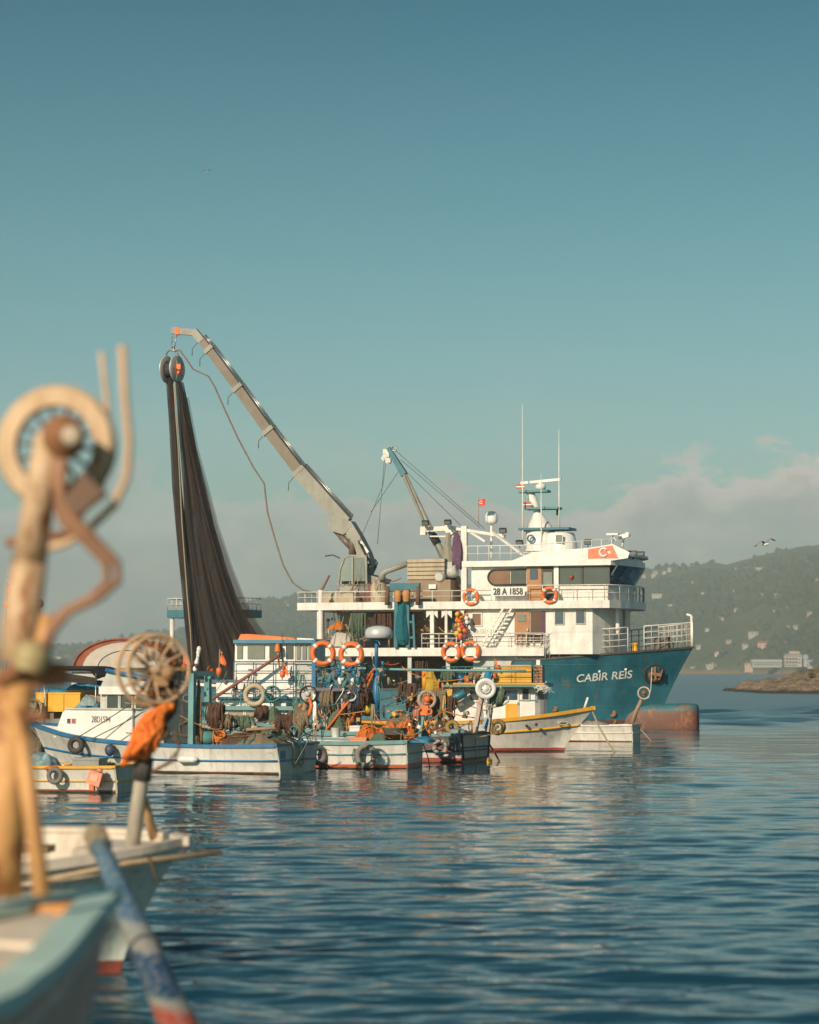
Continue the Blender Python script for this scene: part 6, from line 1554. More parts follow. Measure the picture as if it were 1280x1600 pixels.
# ------------------------------------------------------------------ F: small yellow lined boat at left
def boat_f():
    r, fr = boat('rowing_boat', 'small white boat with yellow lines, low in front at left', W(173, 1240), -19); L = fr.L; B = 2.0
    hull(fr, r, B, [(-5.6, -5.2, .03, .03, .95), (-5.1, -4.8, .4, .15, .85), (-3.8, -3.8, .8, .55, .70), (-2, -2, .98, .8, .62), (0, 0, .85, .72, .64)], hpaint('hull_white_f', (.68, .66, .60), (.25, .07, .04), .07), YEL, DECKG, drop=.22, cap=.08, capz=.035, strakes=((.45, .022),), mtransom=paint('transom_f', (.50, .49, .41), .5, .6, rust=.08), mstrake=YEL, minner=WHITE)
    for x in (-3.6, -2.2, -.7): MB(fr).bb(x - .13, x + .13, .25, B - .25, .45, .49).build('thwart', WOODP, r)
    t, f = anchor('fish_crate', fr, L(150, 1216, -.12), 'salmon orange plastic can hung over the side of the small yellow lined boat', 'can')
    m = MB(f); m.box((0, 0, 0), (.36, .2, .34), 0, Matrix.Rotation(.3, 3, 'Y')); m.build('body', PINK, t); MB(f).lathe([(.07, 0), (.07, .07), (.001, .07)], (.1, 0, .17), (.3, 0, 1), 8).build('cap', PINK, t); m = MB(f); m.box((0, -.105, .02), (.2, .015, .16), 0, Matrix.Rotation(.3, 3, 'Y')); m.build('panel', paint('pale_salmon', (.8, .4, .28), .5), t); MB(f).box((-.1, 0, -.22), (.13, .1, .14)).build('foot', BUOYO, t)
    t.name = 'jerry_can'
    lump(fr, L(38, 1192, .8).x, L(84, 1192, .8).x, .25, 1.5, .5, .5, cloth('pale_blue_tarp', (.20, .34, .38), (.38, .52, .54), 3), 'tarpaulin', 'pale blue sheet bundled in the small yellow lined boat', 'tarpaulin', 91, 2.2)
    crate(fr, 113, 1184, 154, 1200, .5, 1.0, paint('grey_crate', (.30, .31, .29), .6, .4), 'grey fish crate in the small yellow lined boat', 'fish_crate', 'fish crates on the boats')
    lump(fr, L(73, 1192, .1).x, L(96, 1192, .1).x, -.12, .3, .58, .14, NETO, 'cloth_bundle', 'orange cloth over the gunwale of the small yellow lined boat', 'cloth', 93, 3)
    tyre(fr, L(86, 1212, -.12), (.1, -1, 0), .22, .06, 'thin grey tyre on the side of the small yellow lined boat', paint('grey_rubber', (.17, .155, .14), .8, .4))
    lump(fr, L(100, 1185, 1.6).x, L(205, 1185, 1.6).x, .9, 1.9, .45, .35, NETB, 'net_pile', 'beige net along the far side of the small yellow lined boat', 'net', 95, 2.6, 'net piles on the decks', ROPE)


boat_f()


# ------------------------------------------------------------------ K and L: boats behind at left
def boat_k():
    r, fr = boat('fishing_boat', 'dark boat with black awning and yellow box, behind the bow at far left', W(150, 1190), -15); L = fr.L; B = 3.2
    hull(fr, r, B, [(-9, -8.4, .04, .03, 1.6), (-8.2, -7.8, .6, .2, 1.5), (-6.5, -6.4, 1.2, .7, 1.3), (-4, -4, 1.55, 1.3, 1.15), (0, 0, 1.4, 1.2, 1.1)], hpaint('hull_blue_k', (.10, .16, .20), (.2, .06, .04), .1), BLUE, DECKG, drop=.25, minner=WOODP)
    bx = MB(fr).pbox(56, 1083, 125, 1112, .4, 1.6).build('yellow_box', paint('box_yellow', (.80, .40, .01), .45, .2), r); MB(fr).pbox(55, 1082, 126, 1084.5, .38, 1.62).build('lid', paint('box_yellow', (.8, .4, .01)), bx); MB(fr).bb(L(72, 1110, .4).x, L(74, 1110, .4).x, .37, .399, L(72, 1112, .4).z, L(72, 1085, .4).z).build('rib', paint('box_yellow', (.8, .4, .01)), bx); MB(fr).bb(L(98, 1110, .4).x, L(100, 1110, .4).x, .37, .399, L(72, 1112, .4).z, L(72, 1085, .4).z).build('rib', paint('box_yellow', (.8, .4, .01)), bx)
    MB(fr).pbox(56, 1112.2, 84, 1123, .5, 1.4).build('box_stand', WOODP, r)
    p, q = L(66, 1046, .2), L(152, 1047, .2); m = MB(fr); rows = []
    for i in range(9):
        t = i / 8; x = p.x + (q.x - p.x) * t; e = max(0, t - .85) / .15
        rows.append([(x, .2 + 2.6 * j / 6, p.z + .12 * sin(pi * j / 6) - .28 * e * e) for j in range(7)])
    m.grid(rows); m.grid([[Vector(a) - Vector((0, 0, .05)) for a in rw] for rw in rows]); m.add([rows[0][0], rows[-1][0], Vector(rows[-1][0]) - Vector((0, 0, .25)), Vector(rows[0][0]) - Vector((0, 0, .32))], [(0, 1, 2, 3)]); m.build('awning', cloth('black_awning', (.03, .025, .025), (.07, .06, .055), 2, .7), r)
    for (x, c) in ((70, .25), (150, .25), (70, 2.7), (150, 2.7)): a = L(x, 1052, c); MB(fr).cyl((a.x, c, 1.0), a, .025, 6).build('awning_pole', STEEL, r)
    lump(fr, L(108, 1078, 1.2).x, L(160, 1078, 1.2).x, .9, 2.2, L(130, 1078, .9).z, .42, TARPB, 'tarpaulin', 'bright blue tarpaulin under the black awning at left', 'tarpaulin', 101, 1.6); lump(fr, L(42, 1083, 1.2).x, L(100, 1083, 1.2).x, 1.65, 2.6, L(70, 1083, 1.6).z - .02, .3, TARPB, 'tarpaulin', 'blue tarpaulin behind the top edge of the yellow box', 'tarpaulin', 103, 1.8)
    MB(fr).pbox(105, 1076.5, 160, 1110, 1.0, 2.4).build('deck_house', WOODP, r)
    lump(fr, L(122, 1108, .7).x, L(158, 1108, .7).x, .3, .98, L(140, 1108, .3).z, .5, cloth('mixed_tarp', (.06, .2, .26), (.5, .48, .42), 2.5), 'tarpaulin', 'teal and white sheets right of the yellow box', 'tarpaulin', 105, 2.5)
    for i, (x, lb) in enumerate(((43, 'pale rope coil at the far left below the yellow box'), (50, 'large pale rope coil hanging left of the yellow box'))): coil(fr, L(x, 1106 + i * 3, .15), .28 + .05 * i, ROPE, lb, 7, (.5, -1, .2), r=.03)
    buoy(fr, L(38, 1084, .4), .2, BUOYO, 'orange ball buoy left of the yellow box'); lump(fr, L(30, 1175, -1.0).x, L(80, 1175, -1.0).x, -1.8, -.6, .35, .75, NETB, 'net_pile', 'pale net heap under the blue bow at left', 'net', 107, 2.2, 'net piles on the decks', ROPE)
    marker(fr, L(10, 960, 1.0), 1.1, paint('flag_red', (.78, .06, .03), .6, .1), 'red flag high at the left edge behind the rusty mast', 7); buoy(fr, L(62, 943, 1.2), .14, RED, 'red ball on a thin staff right of the rusty mast'); MB(fr).cyl(L(62, 948, 1.2), L(62, 1100, 1.2), .02, 6).build('staff', WIRE, r); MB(fr).cyl(L(10, 960, 1.0), L(10, 1100, 1.0), .025, 6).build('staff', WIRE, r)


boat_k()


def boat_l():
    r, fr = boat('covered_boat', 'grey boat with arched red and white tarpaulin shelter, behind at left', W(260, 1168), -14); L = fr.L; B = 3.6
    hull(fr, r, B, [(-8.5, -8, .04, .03, 1.9), (-7.8, -7.4, .6, .2, 1.8), (-6, -6, 1.3, .8, 1.6), (-3, -3, 1.7, 1.4, 1.5), (0, 0, 1.5, 1.3, 1.5)], hpaint('hull_grey_l', (.30, .32, .32), (.2, .06, .04), .1), GREYW, DECKG, drop=.2, minner=GREYW)
    MB(fr).pbox(112, 1044, 258, 1092, .4, 3.2).build('deckhouse_wall', GREYW, r); MB(fr).pbox(80, 1044, 268, 1049, .2, 3.4).build('deckhouse_roof', paint('grey_roof', (.27, .27, .25), .7, .4), r)
    c, e, tp = L(188, 1044, .4), L(113, 1044, .4), L(188, 999, .4); R = c.x - e.x; Hh = tp.z - c.z
    def arc(y, dx, k, n=16): return [(c.x + dx - R * k * cos(t), y, c.z + Hh * k * sin(t)) for t in np.linspace(0, pi, n)]
    sh = MB(fr); sh.grid([arc(3.0, -.1, 1.0), arc(2.2, -.1, 1.02), arc(1.4, -.05, 1.0), arc(.7, 0, 1.0), arc(.45, .05, .99), arc(.36, .25, .90)]); sh.build('tarpaulin_arch', TARPR, r)
    w = MB(fr); w.grid([arc(.36, .25, .90), arc(.2, .36, .82), arc(.1, .42, .58), arc(.06, .42, .3), arc(.05, .42, .02)]); w.build('tarpaulin_front', TARPW, r)
    for k in (.35, .62): m = MB(fr); m.tube([Vector(p) + Vector((0, -.02, 0)) for p in arc(.10, .42, .0 + k)], .012, 5); m.build('seam', ROPEB, r)
    m = MB(fr); m.tube([Vector(p) + Vector((0, -.01, .02)) for p in arc(.42, .05, 1.0)], .04, 6); m.build('arch_hem', TARPR, r)


boat_l()
# ================================================================== FOREGROUND BOATS
def boat_g():
    th = radians(-6); B = 3.2; n = Vector((-sin(th), cos(th), 0)); tip = P(288, 1327, 24.0); tip.z = 0
    r, fr = boat('rowing_boat', 'open white boat with grey-green hull and rusty net wheel, second from the front', tip - n * B / 2, -6); L = fr.L
    HM = paint('hull_grey_green', (.66, .70, .63), .5, .5, (.10, .08, .06), .10, 1.2, boot=[(.16, (.30, .07, .045))], bump=.02)
    CRM = paint('cream_bulwark', (.66, .58, .48), .5, .4, (.30, .18, .09), .06, 1.4)
    hull(fr, r, B, [(0, -.62, .05, .03, 1.26), (-.3, -.8, .5, .12, 1.24), (-.85, -1.15, .98, .45, 1.20), (-1.7, -1.8, 1.36, .95, 1.15), (-3, -3, 1.55, 1.3, 1.12), (-5, -5, 1.58, 1.3, 1.12), (-6.2, -6.2, 1.4, 1.2, 1.14)], HM, CRM, paint('cream_deck', (.52, .43, .33), .6, .5, rust=.1), drop=.42, cap=.13, capz=.04, strakes=((.86, .022),), flare=1.2, minner=CRM, mstrake=CRM)
    for ch in r.children:                                          # she lies heeled a little towards us
        for v in ch.data.vertices: v.co.z += .085 * (v.co.y - .3) - .04
    # fore deck and wash board
    MB(fr).extr([(x, y, 1.14) for x, y in ((-.12, B / 2 - .1), (-.12, B / 2 + .1), (-.5, B / 2 + .5), (-.95, B / 2 + .72), (-.95, B / 2 - .72), (-.5, B / 2 - .5))], (0, 0, .15)).build('fore_deck', CRM, r)
    for x in (-2.2, -3.6): MB(fr).bb(x - .13, x + .13, .25, B - .25, .86, .91).build('thwart', WOODP, r)
    MB(fr).pbox(0, 1322, 75, 1333, 1.6, 1.9).build('wooden_board', WOODP, r)
    cm = B / 2 - .15
    p0, p1 = L(203, 1352, cm), L(244, 1052, cm)
    pole = MB(fr).tube([p0, p0.lerp(p1, .5), p1], [.078, .072, .062], 14).build('hauler_post', paint('worn_pole', (.46, .41, .33), .5, .5, rust=.12), r)
    MB(fr).lathe([(.20, 0), (.20, .04), (.11, .06), (.10, .12)], p0 - Vector((0, 0, .05)), (0, 0, 1), 14).build('post_socket', CRM, r)
    RST = paint('rusty_wheel', (.52, .33, .18), .7, .45, rust=.12); c = L(234, 1047, cm - .05); ax = Vector((.62, -.78, .05)).normalized(); _, u, v = basis(ax)
    w = MB(fr).torus(c, ax, .345, .022, 40, 8).build('net_wheel', RST, r)
    c2 = c + ax * .20; MB(fr).torus(c2, ax, .33, .02, 40, 8).build('wheel_flange', RST, w)
    for k in range(12):
        t = k * pi / 6; d = u * cos(t) + v * sin(t); m = MB(fr)
        m.tube([c + d * .34, c + d * .20 + ax * .06, c + d * .09 + ax * .1], [.014, .018, .02], 6); m.tube([c2 + d * .325, c2 + d * .2 - ax * .05, c2 + d * .09 - ax * .08], .014, 6); m.build('spoke', RST, w)
    MB(fr).lathe([(.001, -.1), (.035, -.08), (.05, -.02), (.05, .2), (.035, .22), (.001, .22)], c, ax, 16).build('hub', paint('pale_hub', (.36, .26, .17), .6, .4, rust=.15), w)
    m = MB(fr); m.lathe([(.06, 0), (.075, .02), (.075, .09), (.045, .095), (.03, .13), (.001, .132)], L(263, 1052, cm - .12), (.3, -1, 0), 16); m.box(L(252, 1056, cm - .1), (.16, .14, .2)); m.build('hauler_motor', paint('rust_motor', (.30, .17, .08), .7, .5, rust=.25), r)
    for k, t0 in enumerate((.5, 1.2, 2.2)):
        m = MB(fr); m.tube([c + (u * cos(t0 + i * .22) + v * sin(t0 + i * .22)) * (.26 - .02 * k) + ax * (.05 + .02 * (i % 3)) for i in range(20)], .012, 5); m.build('wound_line', ROPEO if k == 1 else ROPEB, w)
    m = MB(fr)
    for k in range(4): m.tube([L(252 + 5 * k, 1062, cm), L(258 + 7 * k, 1085, cm - .1), L(246 + 9 * k, 1112, cm), L(240 + 6 * k, 1130, cm)], .02, 6)
    m.build('hydraulic_hose', ROPEB, r)
    m = MB(fr); m.tube([L(226, 1250, cm + .2), L(234, 1285, cm + .5), L(243, 1312, cm + .7)], [.045, .05, .06], 8); m.build('post_strut', paint('orange_strut_rust', (.50, .30, .14), .6, .4, rust=.15), r)
    # orange rag knotted on the post
    t, f = anchor('cloth_bundle', fr, L(238, 1145, cm - .15), 'bright orange net rag knotted round the leaning post of the second boat', 'cloth')
    rg = random.Random(8); base = L(238, 1145, cm - .15)
    key = [((264, 1110), .06, .06), ((250, 1111), .11, .09), ((238, 1124), .13, .10), ((231, 1146), .155, .11), ((222, 1168), .185, .11), ((212, 1186), .175, .10)]
    KP = [(L(x, y, cm - .15) - base, a, b) for (x, y), a, b in key]; m = MB(f)
    for j in range(34):
        z0 = rg.uniform(0, 6.28); tw = rg.uniform(.2, 1.1); q0 = sqrt(rg.random()); end = rg.uniform(4.3, 5.0); pts = []; rr = rg.uniform(.020, .042)
        for i in range(16):
            s_ = end * i / 15; k = min(int(s_), 4); q = s_ - k; p = KP[k][0].lerp(KP[k + 1][0], q); a = KP[k][1] * (1 - q) + KP[k + 1][1] * q; b = KP[k][2] * (1 - q) + KP[k + 1][2] * q
            z = z0 + tw * sin(s_ * .9 + j)
            pts.append((p.x + a * q0 * cos(z) + rg.uniform(-.012, .012), p.y + b * q0 * sin(z), p.z + a * .5 * q0 * cos(z + .5) + rg.uniform(-.012, .012)))
        m.tube(pts, [rr * (.7 + .5 * abs(sin(i * .8 + j))) for i in range(16)], 6)
    m.build('rag', cloth('orange_rag', (.66, .12, .02), (.88, .27, .06), 5, .8), t, kind='stuff')
    m = MB(fr); m.torus(L(250, 1144, cm - .15), (.3, -1, .5), .07, .03, 14, 6); m.tube([L(272, 1142, cm - .1), L(280, 1170, cm - .1), L(262, 1192, cm - .1), L(238, 1205, cm - .12)], .014, 6); m.tube([L(262, 1150, cm - .1), L(282, 1160, cm - .1), L(274, 1188, cm - .1), L(236, 1208, cm - .12)], .012, 6); m.build('knot_rope', ROPEB, t and r)
    MB(fr).tube([p0.lerp(p1, .44), p0.lerp(p1, .56)], .095, 12).build('rubber_sleeve', RUBBER, r)
    # boat hook lying over the bow
    m = MB(fr); m.tube([L(70, 1381, .15) + Vector((0, 0, .03)), L(200, 1357, .5) + Vector((0, 0, .05)), L(346, 1331, .9)], [.03, .03, .024], 8); m.build('boat_hook', paint('hook_pole', (.42, .30, .18), .7, .4, scale=2), None, 'long thin wooden boat hook lying over the second boat bow', 'pole')
    m = MB(fr); m.tube([L(226, 1336, .6), L(236, 1345, .3), L(243, 1372, .25), L(262, 1380, .4)], .01, 5); m.build('thin_line', ROPEB, r)
    for (x, y, s) in (): MB(fr).lathe([(s, -.03), (s * 1.2, .01), (s * .6, .02), (.001, .01)], L(x, y, .55), (.3, -1, 0), 10).build('hull_eye', RUSTY, r)


boat_g()


def boat_h():
    B = 2.1; th = radians(76); tip = P(160, 1405, 11.9); tip.z = 0; n = Vector((-sin(th), cos(th), 0))
    r, fr = boat('rowing_boat', 'nearest boat at lower left with turquoise gunwale and tall rusty net hauler', tip - n * B / 2, 76); L = fr.L
    HM = paint('hull_clay_grey', (.72, .50, .40), .55, .35, (.16, .10, .07), .06, 1.2, boot=[(.25, (.2, .06, .04))], bump=.02)
    CRM = paint('cream_inside', (.76, .66, .53), .5, .40, (.50, .28, .12), .10, 1.2)
    hull(fr, r, B, [(0, -.75, .05, .03, 1.90), (-.5, -1.1, .19, .08, 1.89), (-1.4, -1.9, .45, .22, 1.88), (-2.3, -2.6, .71, .45, 1.87), (-3.0, -3.2, .88, .65, 1.87), (-3.7, -3.8, 1.0, .8, 1.87), (-6, -6, 1.05, .9, 1.88)], HM, paint('turquoise_rim', (.48, .68, .63), .5, .3, (.4, .3, .2), .04), CRM, drop=.035, cap=.135, capz=.035, flare=1.3, strakes=((.93, .03),), minner=CRM, mstrake=HM)
    MB(fr).extr([(x, y, 1.75) for x, y in ((-.25, B / 2 - .05), (-.25, B / 2 + .05), (-.65, B / 2 + .12), (-.65, B / 2 - .12))], (0, 0, .17)).build('bow_cap', RUSTYO, r)
    MB(fr).bb(-3.4, -2.4, .75, B - .75, 1.80, 1.97).build('engine_box', CRM, r); MB(fr).bb(-1.75, -1.6, .62, B - .62, 1.85, 1.875).build('deck_beam', CRM, r)
    # mast: pixel path on a plane 11 m off
    Y0 = 11.2
    Q = lambda x, y, d=0.0: Vector((lambda p: ((p.x - fr.o.x) * fr.c + (p.y - fr.o.y) * fr.s, -(p.x - fr.o.x) * fr.s + (p.y - fr.o.y) * fr.c, p.z))(P(x, y, Y0 + d)))
    PL = paint('mast_rust_paint', (.64, .45, .28), .55, .7, (.30, .13, .05), .42, 1.8)
    PL2 = paint('mast_orange_rust', (.62, .33, .12), .6, .7, (.26, .10, .04), .42, 1.8)
    MB(fr).tube([Q(26, 1035), Q(46, 880)], [.090, .084], 16).build('mast', PL, r)
    MB(fr).tube([Q(46, 880), Q(66, 745), Q(74, 700)], [.080, .07, .066], 16).build('mast_head', PL, r)
    MB(fr).tube([Q(2, 1400), Q(8, 1250), Q(24, 1050)], [.10, .10, .096], 16).build('mast_foot', PL2, r)
    MB(fr).tube([Q(18, 1040), Q(32, 1060)], .12, 14).build('mast_collar', RUSTY, r)
    m = MB(fr); m.tube([Q(26, 1110, -.2), Q(44, 1220, -.3), Q(66, 1400, -.4)], .042, 10); m.build('mast_leg', PL2, r)
    m = MB(fr); m.lathe([(.06, 0), (.085, .03), (.085, .1), (.05, .14), (.001, .14)], Q(44, 1050, -.15), (.2, -.2, .9), 12); m.build('valve', paint('brass', (.42, .33, .16), .5, .4), r)
    MB(fr).taper(Q(20, 1052), Q(105, 1055), .1, .16, .06, .1).build('valve_arm', RUSTY, r)
    # wheel
    c = Q(87, 697, .2); a = Vector((sin(.35 - th), -cos(.35 - th), 0)); a = fr_dir(fr, (-.16, -.98, .03)); _, u, v = basis(a)
    RIM = paint('cream_rim', (.62, .44, .27), .6, .4, (.35, .16, .05), .30, 1.8); R = .285
    w = MB(fr).lathe([(R * .66, -.025), (R * .99, -.035), (R * 1.03, -.02), (R * 1.03, .0), (R * .97, .03), (R * .68, .03), (R * .65, 0), (R * .66, -.025)], c, a, 48, smooth=False, cap=False).build('net_wheel', RIM, r)
    for k in range(14):
        t = k * 2 * pi / 14 + .1; d = u * cos(t) + v * sin(t); MB(fr).tube([c + d * R * .25, c + d * R * .70], .011, 6).build('spoke', WIRE, w)
    MB(fr).lathe([(.001, -.06), (.07, -.05), (.085, 0), (.085, .08), (.06, .13), (.001, .14)], c, a, 20).build('hub', RIM, w)
    tb = MB(fr); tb.torus(c - a * .10, a, R * .92, .010, 40, 6, a0=.2, a1=4.2); tb.build('guard_ring', BLACK, w)
    m = MB(fr); m.lathe([(.09, 0), (.098, .02), (.098, .13), (.06, .135), (.055, .17), (.001, .172)], Q(100, 688, .02), fr_dir(fr, (.12, -1, .1)), 18); m.build('hauler_motor', RUSTY, r); m = MB(fr); m.lathe([(.045, 0), (.045, .03), (.02, .035), (.001, .03)], Q(112, 682, -.19), fr_dir(fr, (.12, -1, .1)), 14); m.build('motor_cap', paint('pale_cap', (.50, .40, .30), .6, .4), r)
    MB(fr).taper(Q(150, 755, -.1), Q(112, 795, -.1), .14, .14, .08, .1).build('guide_shoe', paint('dark_shoe', (.16, .09, .06), .7, .5, rust=.2), r)
    # guide rods
    RD = paint('rod_paint', (.60, .40, .25), .6, .3, rust=.08)
    m = MB(fr); m.tube([Q(191, 540), Q(195, 620), Q(202, 690), Q(198, 745), Q(178, 790), Q(140, 825), Q(100, 850), Q(62, 858)], [.021] * 8, 10); m.build('guide_rod', RD, r)
    m = MB(fr); m.tube([Q(158, 550, .2), Q(164, 600, .2), Q(169, 650, .2), Q(172, 690, .2), Q(160, 760, .2), Q(120, 815, .2)], [.014] * 6, 8); m.build('guide_rod', RD, r)
    m = MB(fr); m.tube([Q(10, 848), Q(35, 846), Q(75, 838), Q(115, 836)], .022, 8); m.build('rod_bracket', RUSTY, r)
    # hoses
    HS = paint('brown_hose', (.30, .15, .08), .6, .5, (.05, .04, .04))
    for d, off in ((0, 0), (-.05, 14)):
        m = MB(fr); m.tube([Q(92 + off * .4, 715, -.1), Q(88 + off * .5, 770, d), Q(100 + off, 812, d), Q(138 + off, 848, d), Q(166 + off * 1.2, 880, d), Q(168 + off * 1.2, 908, d), Q(140 + off, 935, d), Q(100 + off * .6, 955, d), Q(74 + off * .5, 985, d), Q(60 + off * .4, 1030, d)], [.026, .028, .032, .026, .022, .02, .02, .02, .026, .032], 10); m.build('hydraulic_hose', HS, r)
    m = MB(fr); m.tube([Q(72, 960), Q(66, 1000), Q(58, 1035)], [.035, .05, .06], 10); m.build('hose_boot', PL2, r)
    MB(fr).bar(Q(-10, 1130), Q(75, 1118, -.1), .06, .05).build('cross_bar', RUSTY, r)


def fr_dir(fr, d):
    """world direction to a frame's local direction"""
    return Vector((d[0] * fr.c + d[1] * fr.s, -d[0] * fr.s + d[1] * fr.c, d[2])).normalized()


boat_h()


def mooring_post():
    m, t, b = _mat('peeling_post_paint')
    tc = t.node('ShaderNodeTexCoord').outputs['Object']; sp = t.node('ShaderNodeSeparateXYZ'); t.link(tc, sp.inputs[0])
    n = t.noise(tc, 5, 5, .7); n2 = t.noise(tc, 22, 4, .7)
    h = t.math('ADD', t.math('MULTIPLY', sp.outputs[2], .5), t.math('MULTIPLY', t.math('SUBTRACT', n, .5), .07))
    col = t.ramp(h, [(.0, (.04, .03, .02)), (.445, (.34, .045, .02)), (.47, (.24, .27, .24)), (.492, (.008, .05, .11)), (.585, (.008, .055, .13)), (.592, (.28, .27, .24)), (.655, (.26, .28, .27)), (.665, (.05, .13, .22)), (.88, (.09, .19, .27)), (.895, (.58, .5, .38))], 'LINEAR')
    col = t.mix(t.ramp(n2, [(.52, 0), (.68, .85)]), col, (.42, .38, .32)); col = t.mix(t.ramp(n, [(.58, 0), (.68, .8)]), col, (.20, .24, .26))
    t.link(col, b.inputs['Base Color']); b.inputs['Roughness'].default_value = .6
    bp = t.node('ShaderNodeBump'); bp.inputs['Distance'].default_value = .01; t.link(n2, bp.inputs['Height']); t.link(bp.outputs[0], b.inputs['Normal'])
    a, k = P(149, 1305, 18.0), P(283, 1612, 15.0); d = (k - a); end = a + d * 2.6
    t_, f = anchor('mooring_post', WORLDF, (end.x, end.y, 0), 'leaning post with peeling blue paint and red foot, before the second boat', 'post')
    o = Vector((end.x, end.y, 0)); L2 = lambda s: a + d * s - o
    rr = lambda s: .062 + .058 * s
    MB(f).tube([L2(s) for s in np.linspace(0, 2.6, 14)], [rr(min(s, 1.4)) for s in np.linspace(0, 2.6, 14)], 14).build('shaft', m, t_)
    MB(f).lathe([(.068, -.02), (.07, .02), (.055, .06), (.001, .07)], L2(0), -d, 12).build('head', paint('post_head', (.55, .47, .36), .7, .5, rust=.1), t_)
    for k2, s in enumerate((.0, .03, .06)): MB(f).torus(L2(s), d, .075, .018, 16, 6).build('rope_turn', ROPE, t_)
    MB(f).torus(L2(.63), d, rr(.63) + .006, .014, 20, 6).build('iron_band', paint('dark_band', (.04, .05, .06), .6), t_)


mooring_post()


# ================================================================== GULLS
def gull(name, c, span, yaw, bank, label):
    fr = Fr(c, yaw); m = MB(fr); s = span / 1.3; rows = []
    for x, rz, ry in ((-.28, .012, .05), (-.2, .03, .05), (-.05, .065, .07), (.08, .07, .07), (.17, .045, .045), (.22, .042, .04), (.27, .03, .03), (.31, .010, .010), (.345, .004, .004)):
        rows.append([(x * s, ry * s * cos(t), rz * s * sin(t) + (.02 * s if x > .15 else 0)) for t in np.linspace(0, 2 * pi, 13)[:-1]])
    m.grid(rows, wrap=True); m.mi = [1 if i // 12 >= 6 else 0 for i in range(len(m.f))]
    for sg in (-1, 1):
        r2 = []
        for k in range(9):
            t = k / 8; y = sg * (.03 + .62 * t) * s; z = (.06 + bank * sg * t * .5 + .20 * sin(pi * min(t * 1.15, 1)) * (1 - .5 * t)) * s; ch = (.19 * (1 - t) ** .6 + .03) * s; x0 = (.10 + .05 * sin(pi * t) - .12 * t) * s
            r2.append([(x0, y, z), (x0 - ch * .35, y, z + .018 * s), (x0 - ch, y, z - .005 * s)])
        o = len(m.f); m.grid(r2); m.grid([[(p[0], p[1], p[2] - .012 * s) for p in q] for q in r2])
        for i in range(o, len(m.f)): m.mi[i] = 2 if ((i - o) % 16) // 2 < 6 else 3
    t, f = thing(name, fr, label, 'gull', 'gulls in flight'), fr
    m.build('body', [paint('gull_white', (.72, .68, .62), .7, .1), paint('gull_bill', (.6, .4, .1), .5, .1), paint('gull_grey', (.26, .24, .22), .7, .1), paint('gull_black', (.05, .045, .04), .7, .1)], t)


gull('seagull', P(1196, 851, 122), 1.36, radians(-62), .35, 'gull with spread dark-tipped wings over the right hillside')
gull('seagull', P(322, 268.5, 260), 1.2, radians(-62), .3, 'tiny distant gull high in the empty sky at upper left')
# ================================================================== LOOSE GEAR: thin lines and small bits too small to pick apart
def clutter(fr, x0, y0, x1, y1, c0, c1, n_line, n_bit, n_hang, seed, parent, mats=None, r=.016):
    n_line = round(n_line * .45); n_bit = round(n_bit * .55); n_hang = round(n_hang * .5); r *= .8
    rg = random.Random(seed); mats = mats or [ROPE, ROPEB, ROPET, ROPEO, TEALD, WIRE, BLACK]
    m = MB(fr); pk = lambda: fr.L(rg.uniform(x0, x1), rg.uniform(y0, y1), rg.uniform(c0, c1)); K = len(mats); HOT = [i for i, q in enumerate(mats) if q in (ROPEO, BUOYO, ORG, NETO, RED, RUSTYO)]
    for i in range(n_line):
        a = pk(); b = a + Vector((rg.uniform(-1.4, 1.4), rg.uniform(-.3, .3), rg.uniform(-.8, .5))); s = rg.uniform(.0, .18)
        m.tube([a.lerp(b, t / 7) - Vector((0, 0, s * 4 * (t / 7) * (1 - t / 7))) for t in range(8)], rg.uniform(.6, 1.5) * r, 5, rg.randrange(K))
    for i in range(n_hang):
        a = pk(); h = rg.uniform(.25, .8); k = rg.randrange(K); p = a
        for q in range(rg.randint(2, 5)):
            d = Vector((rg.uniform(-.05, .05), 0, 0)); m.tube([a + d, a + d * 2 - Vector((rg.uniform(-.04, .04), 0, h * .5)), a + d * 1.4 - Vector((rg.uniform(-.05, .05), 0, h * rg.uniform(.8, 1.1)))], rg.uniform(.6, 1.6) * r, 5, k)
    for i in range(n_bit):
        a = pk(); k = rg.randrange(K); t = rg.random()
        if t < .4: m.ball(a, rg.uniform(.03, .07), 8, k, rg.uniform(.8, 1.5))
        elif t < .52 and k not in HOT: m.torus(a, (rg.uniform(-.8, .8), -1, rg.uniform(-.5, .9)), rg.uniform(.05, .11), rg.uniform(.012, .022), 14, 5, k)
        else: m.box(a, (rg.uniform(.05, .2), rg.uniform(.05, .16), rg.uniform(.04, .14)), k, Matrix.Rotation(rg.uniform(-.6, .6), 3, 'Y'))
    return m.build('loose_gear', mats, parent, kind='stuff')


def owner(fr): return [o for o in SC.objects if o.parent is None and o.type == 'EMPTY' and (Vector(o.location) - fr.o).length < 1e-4][0]


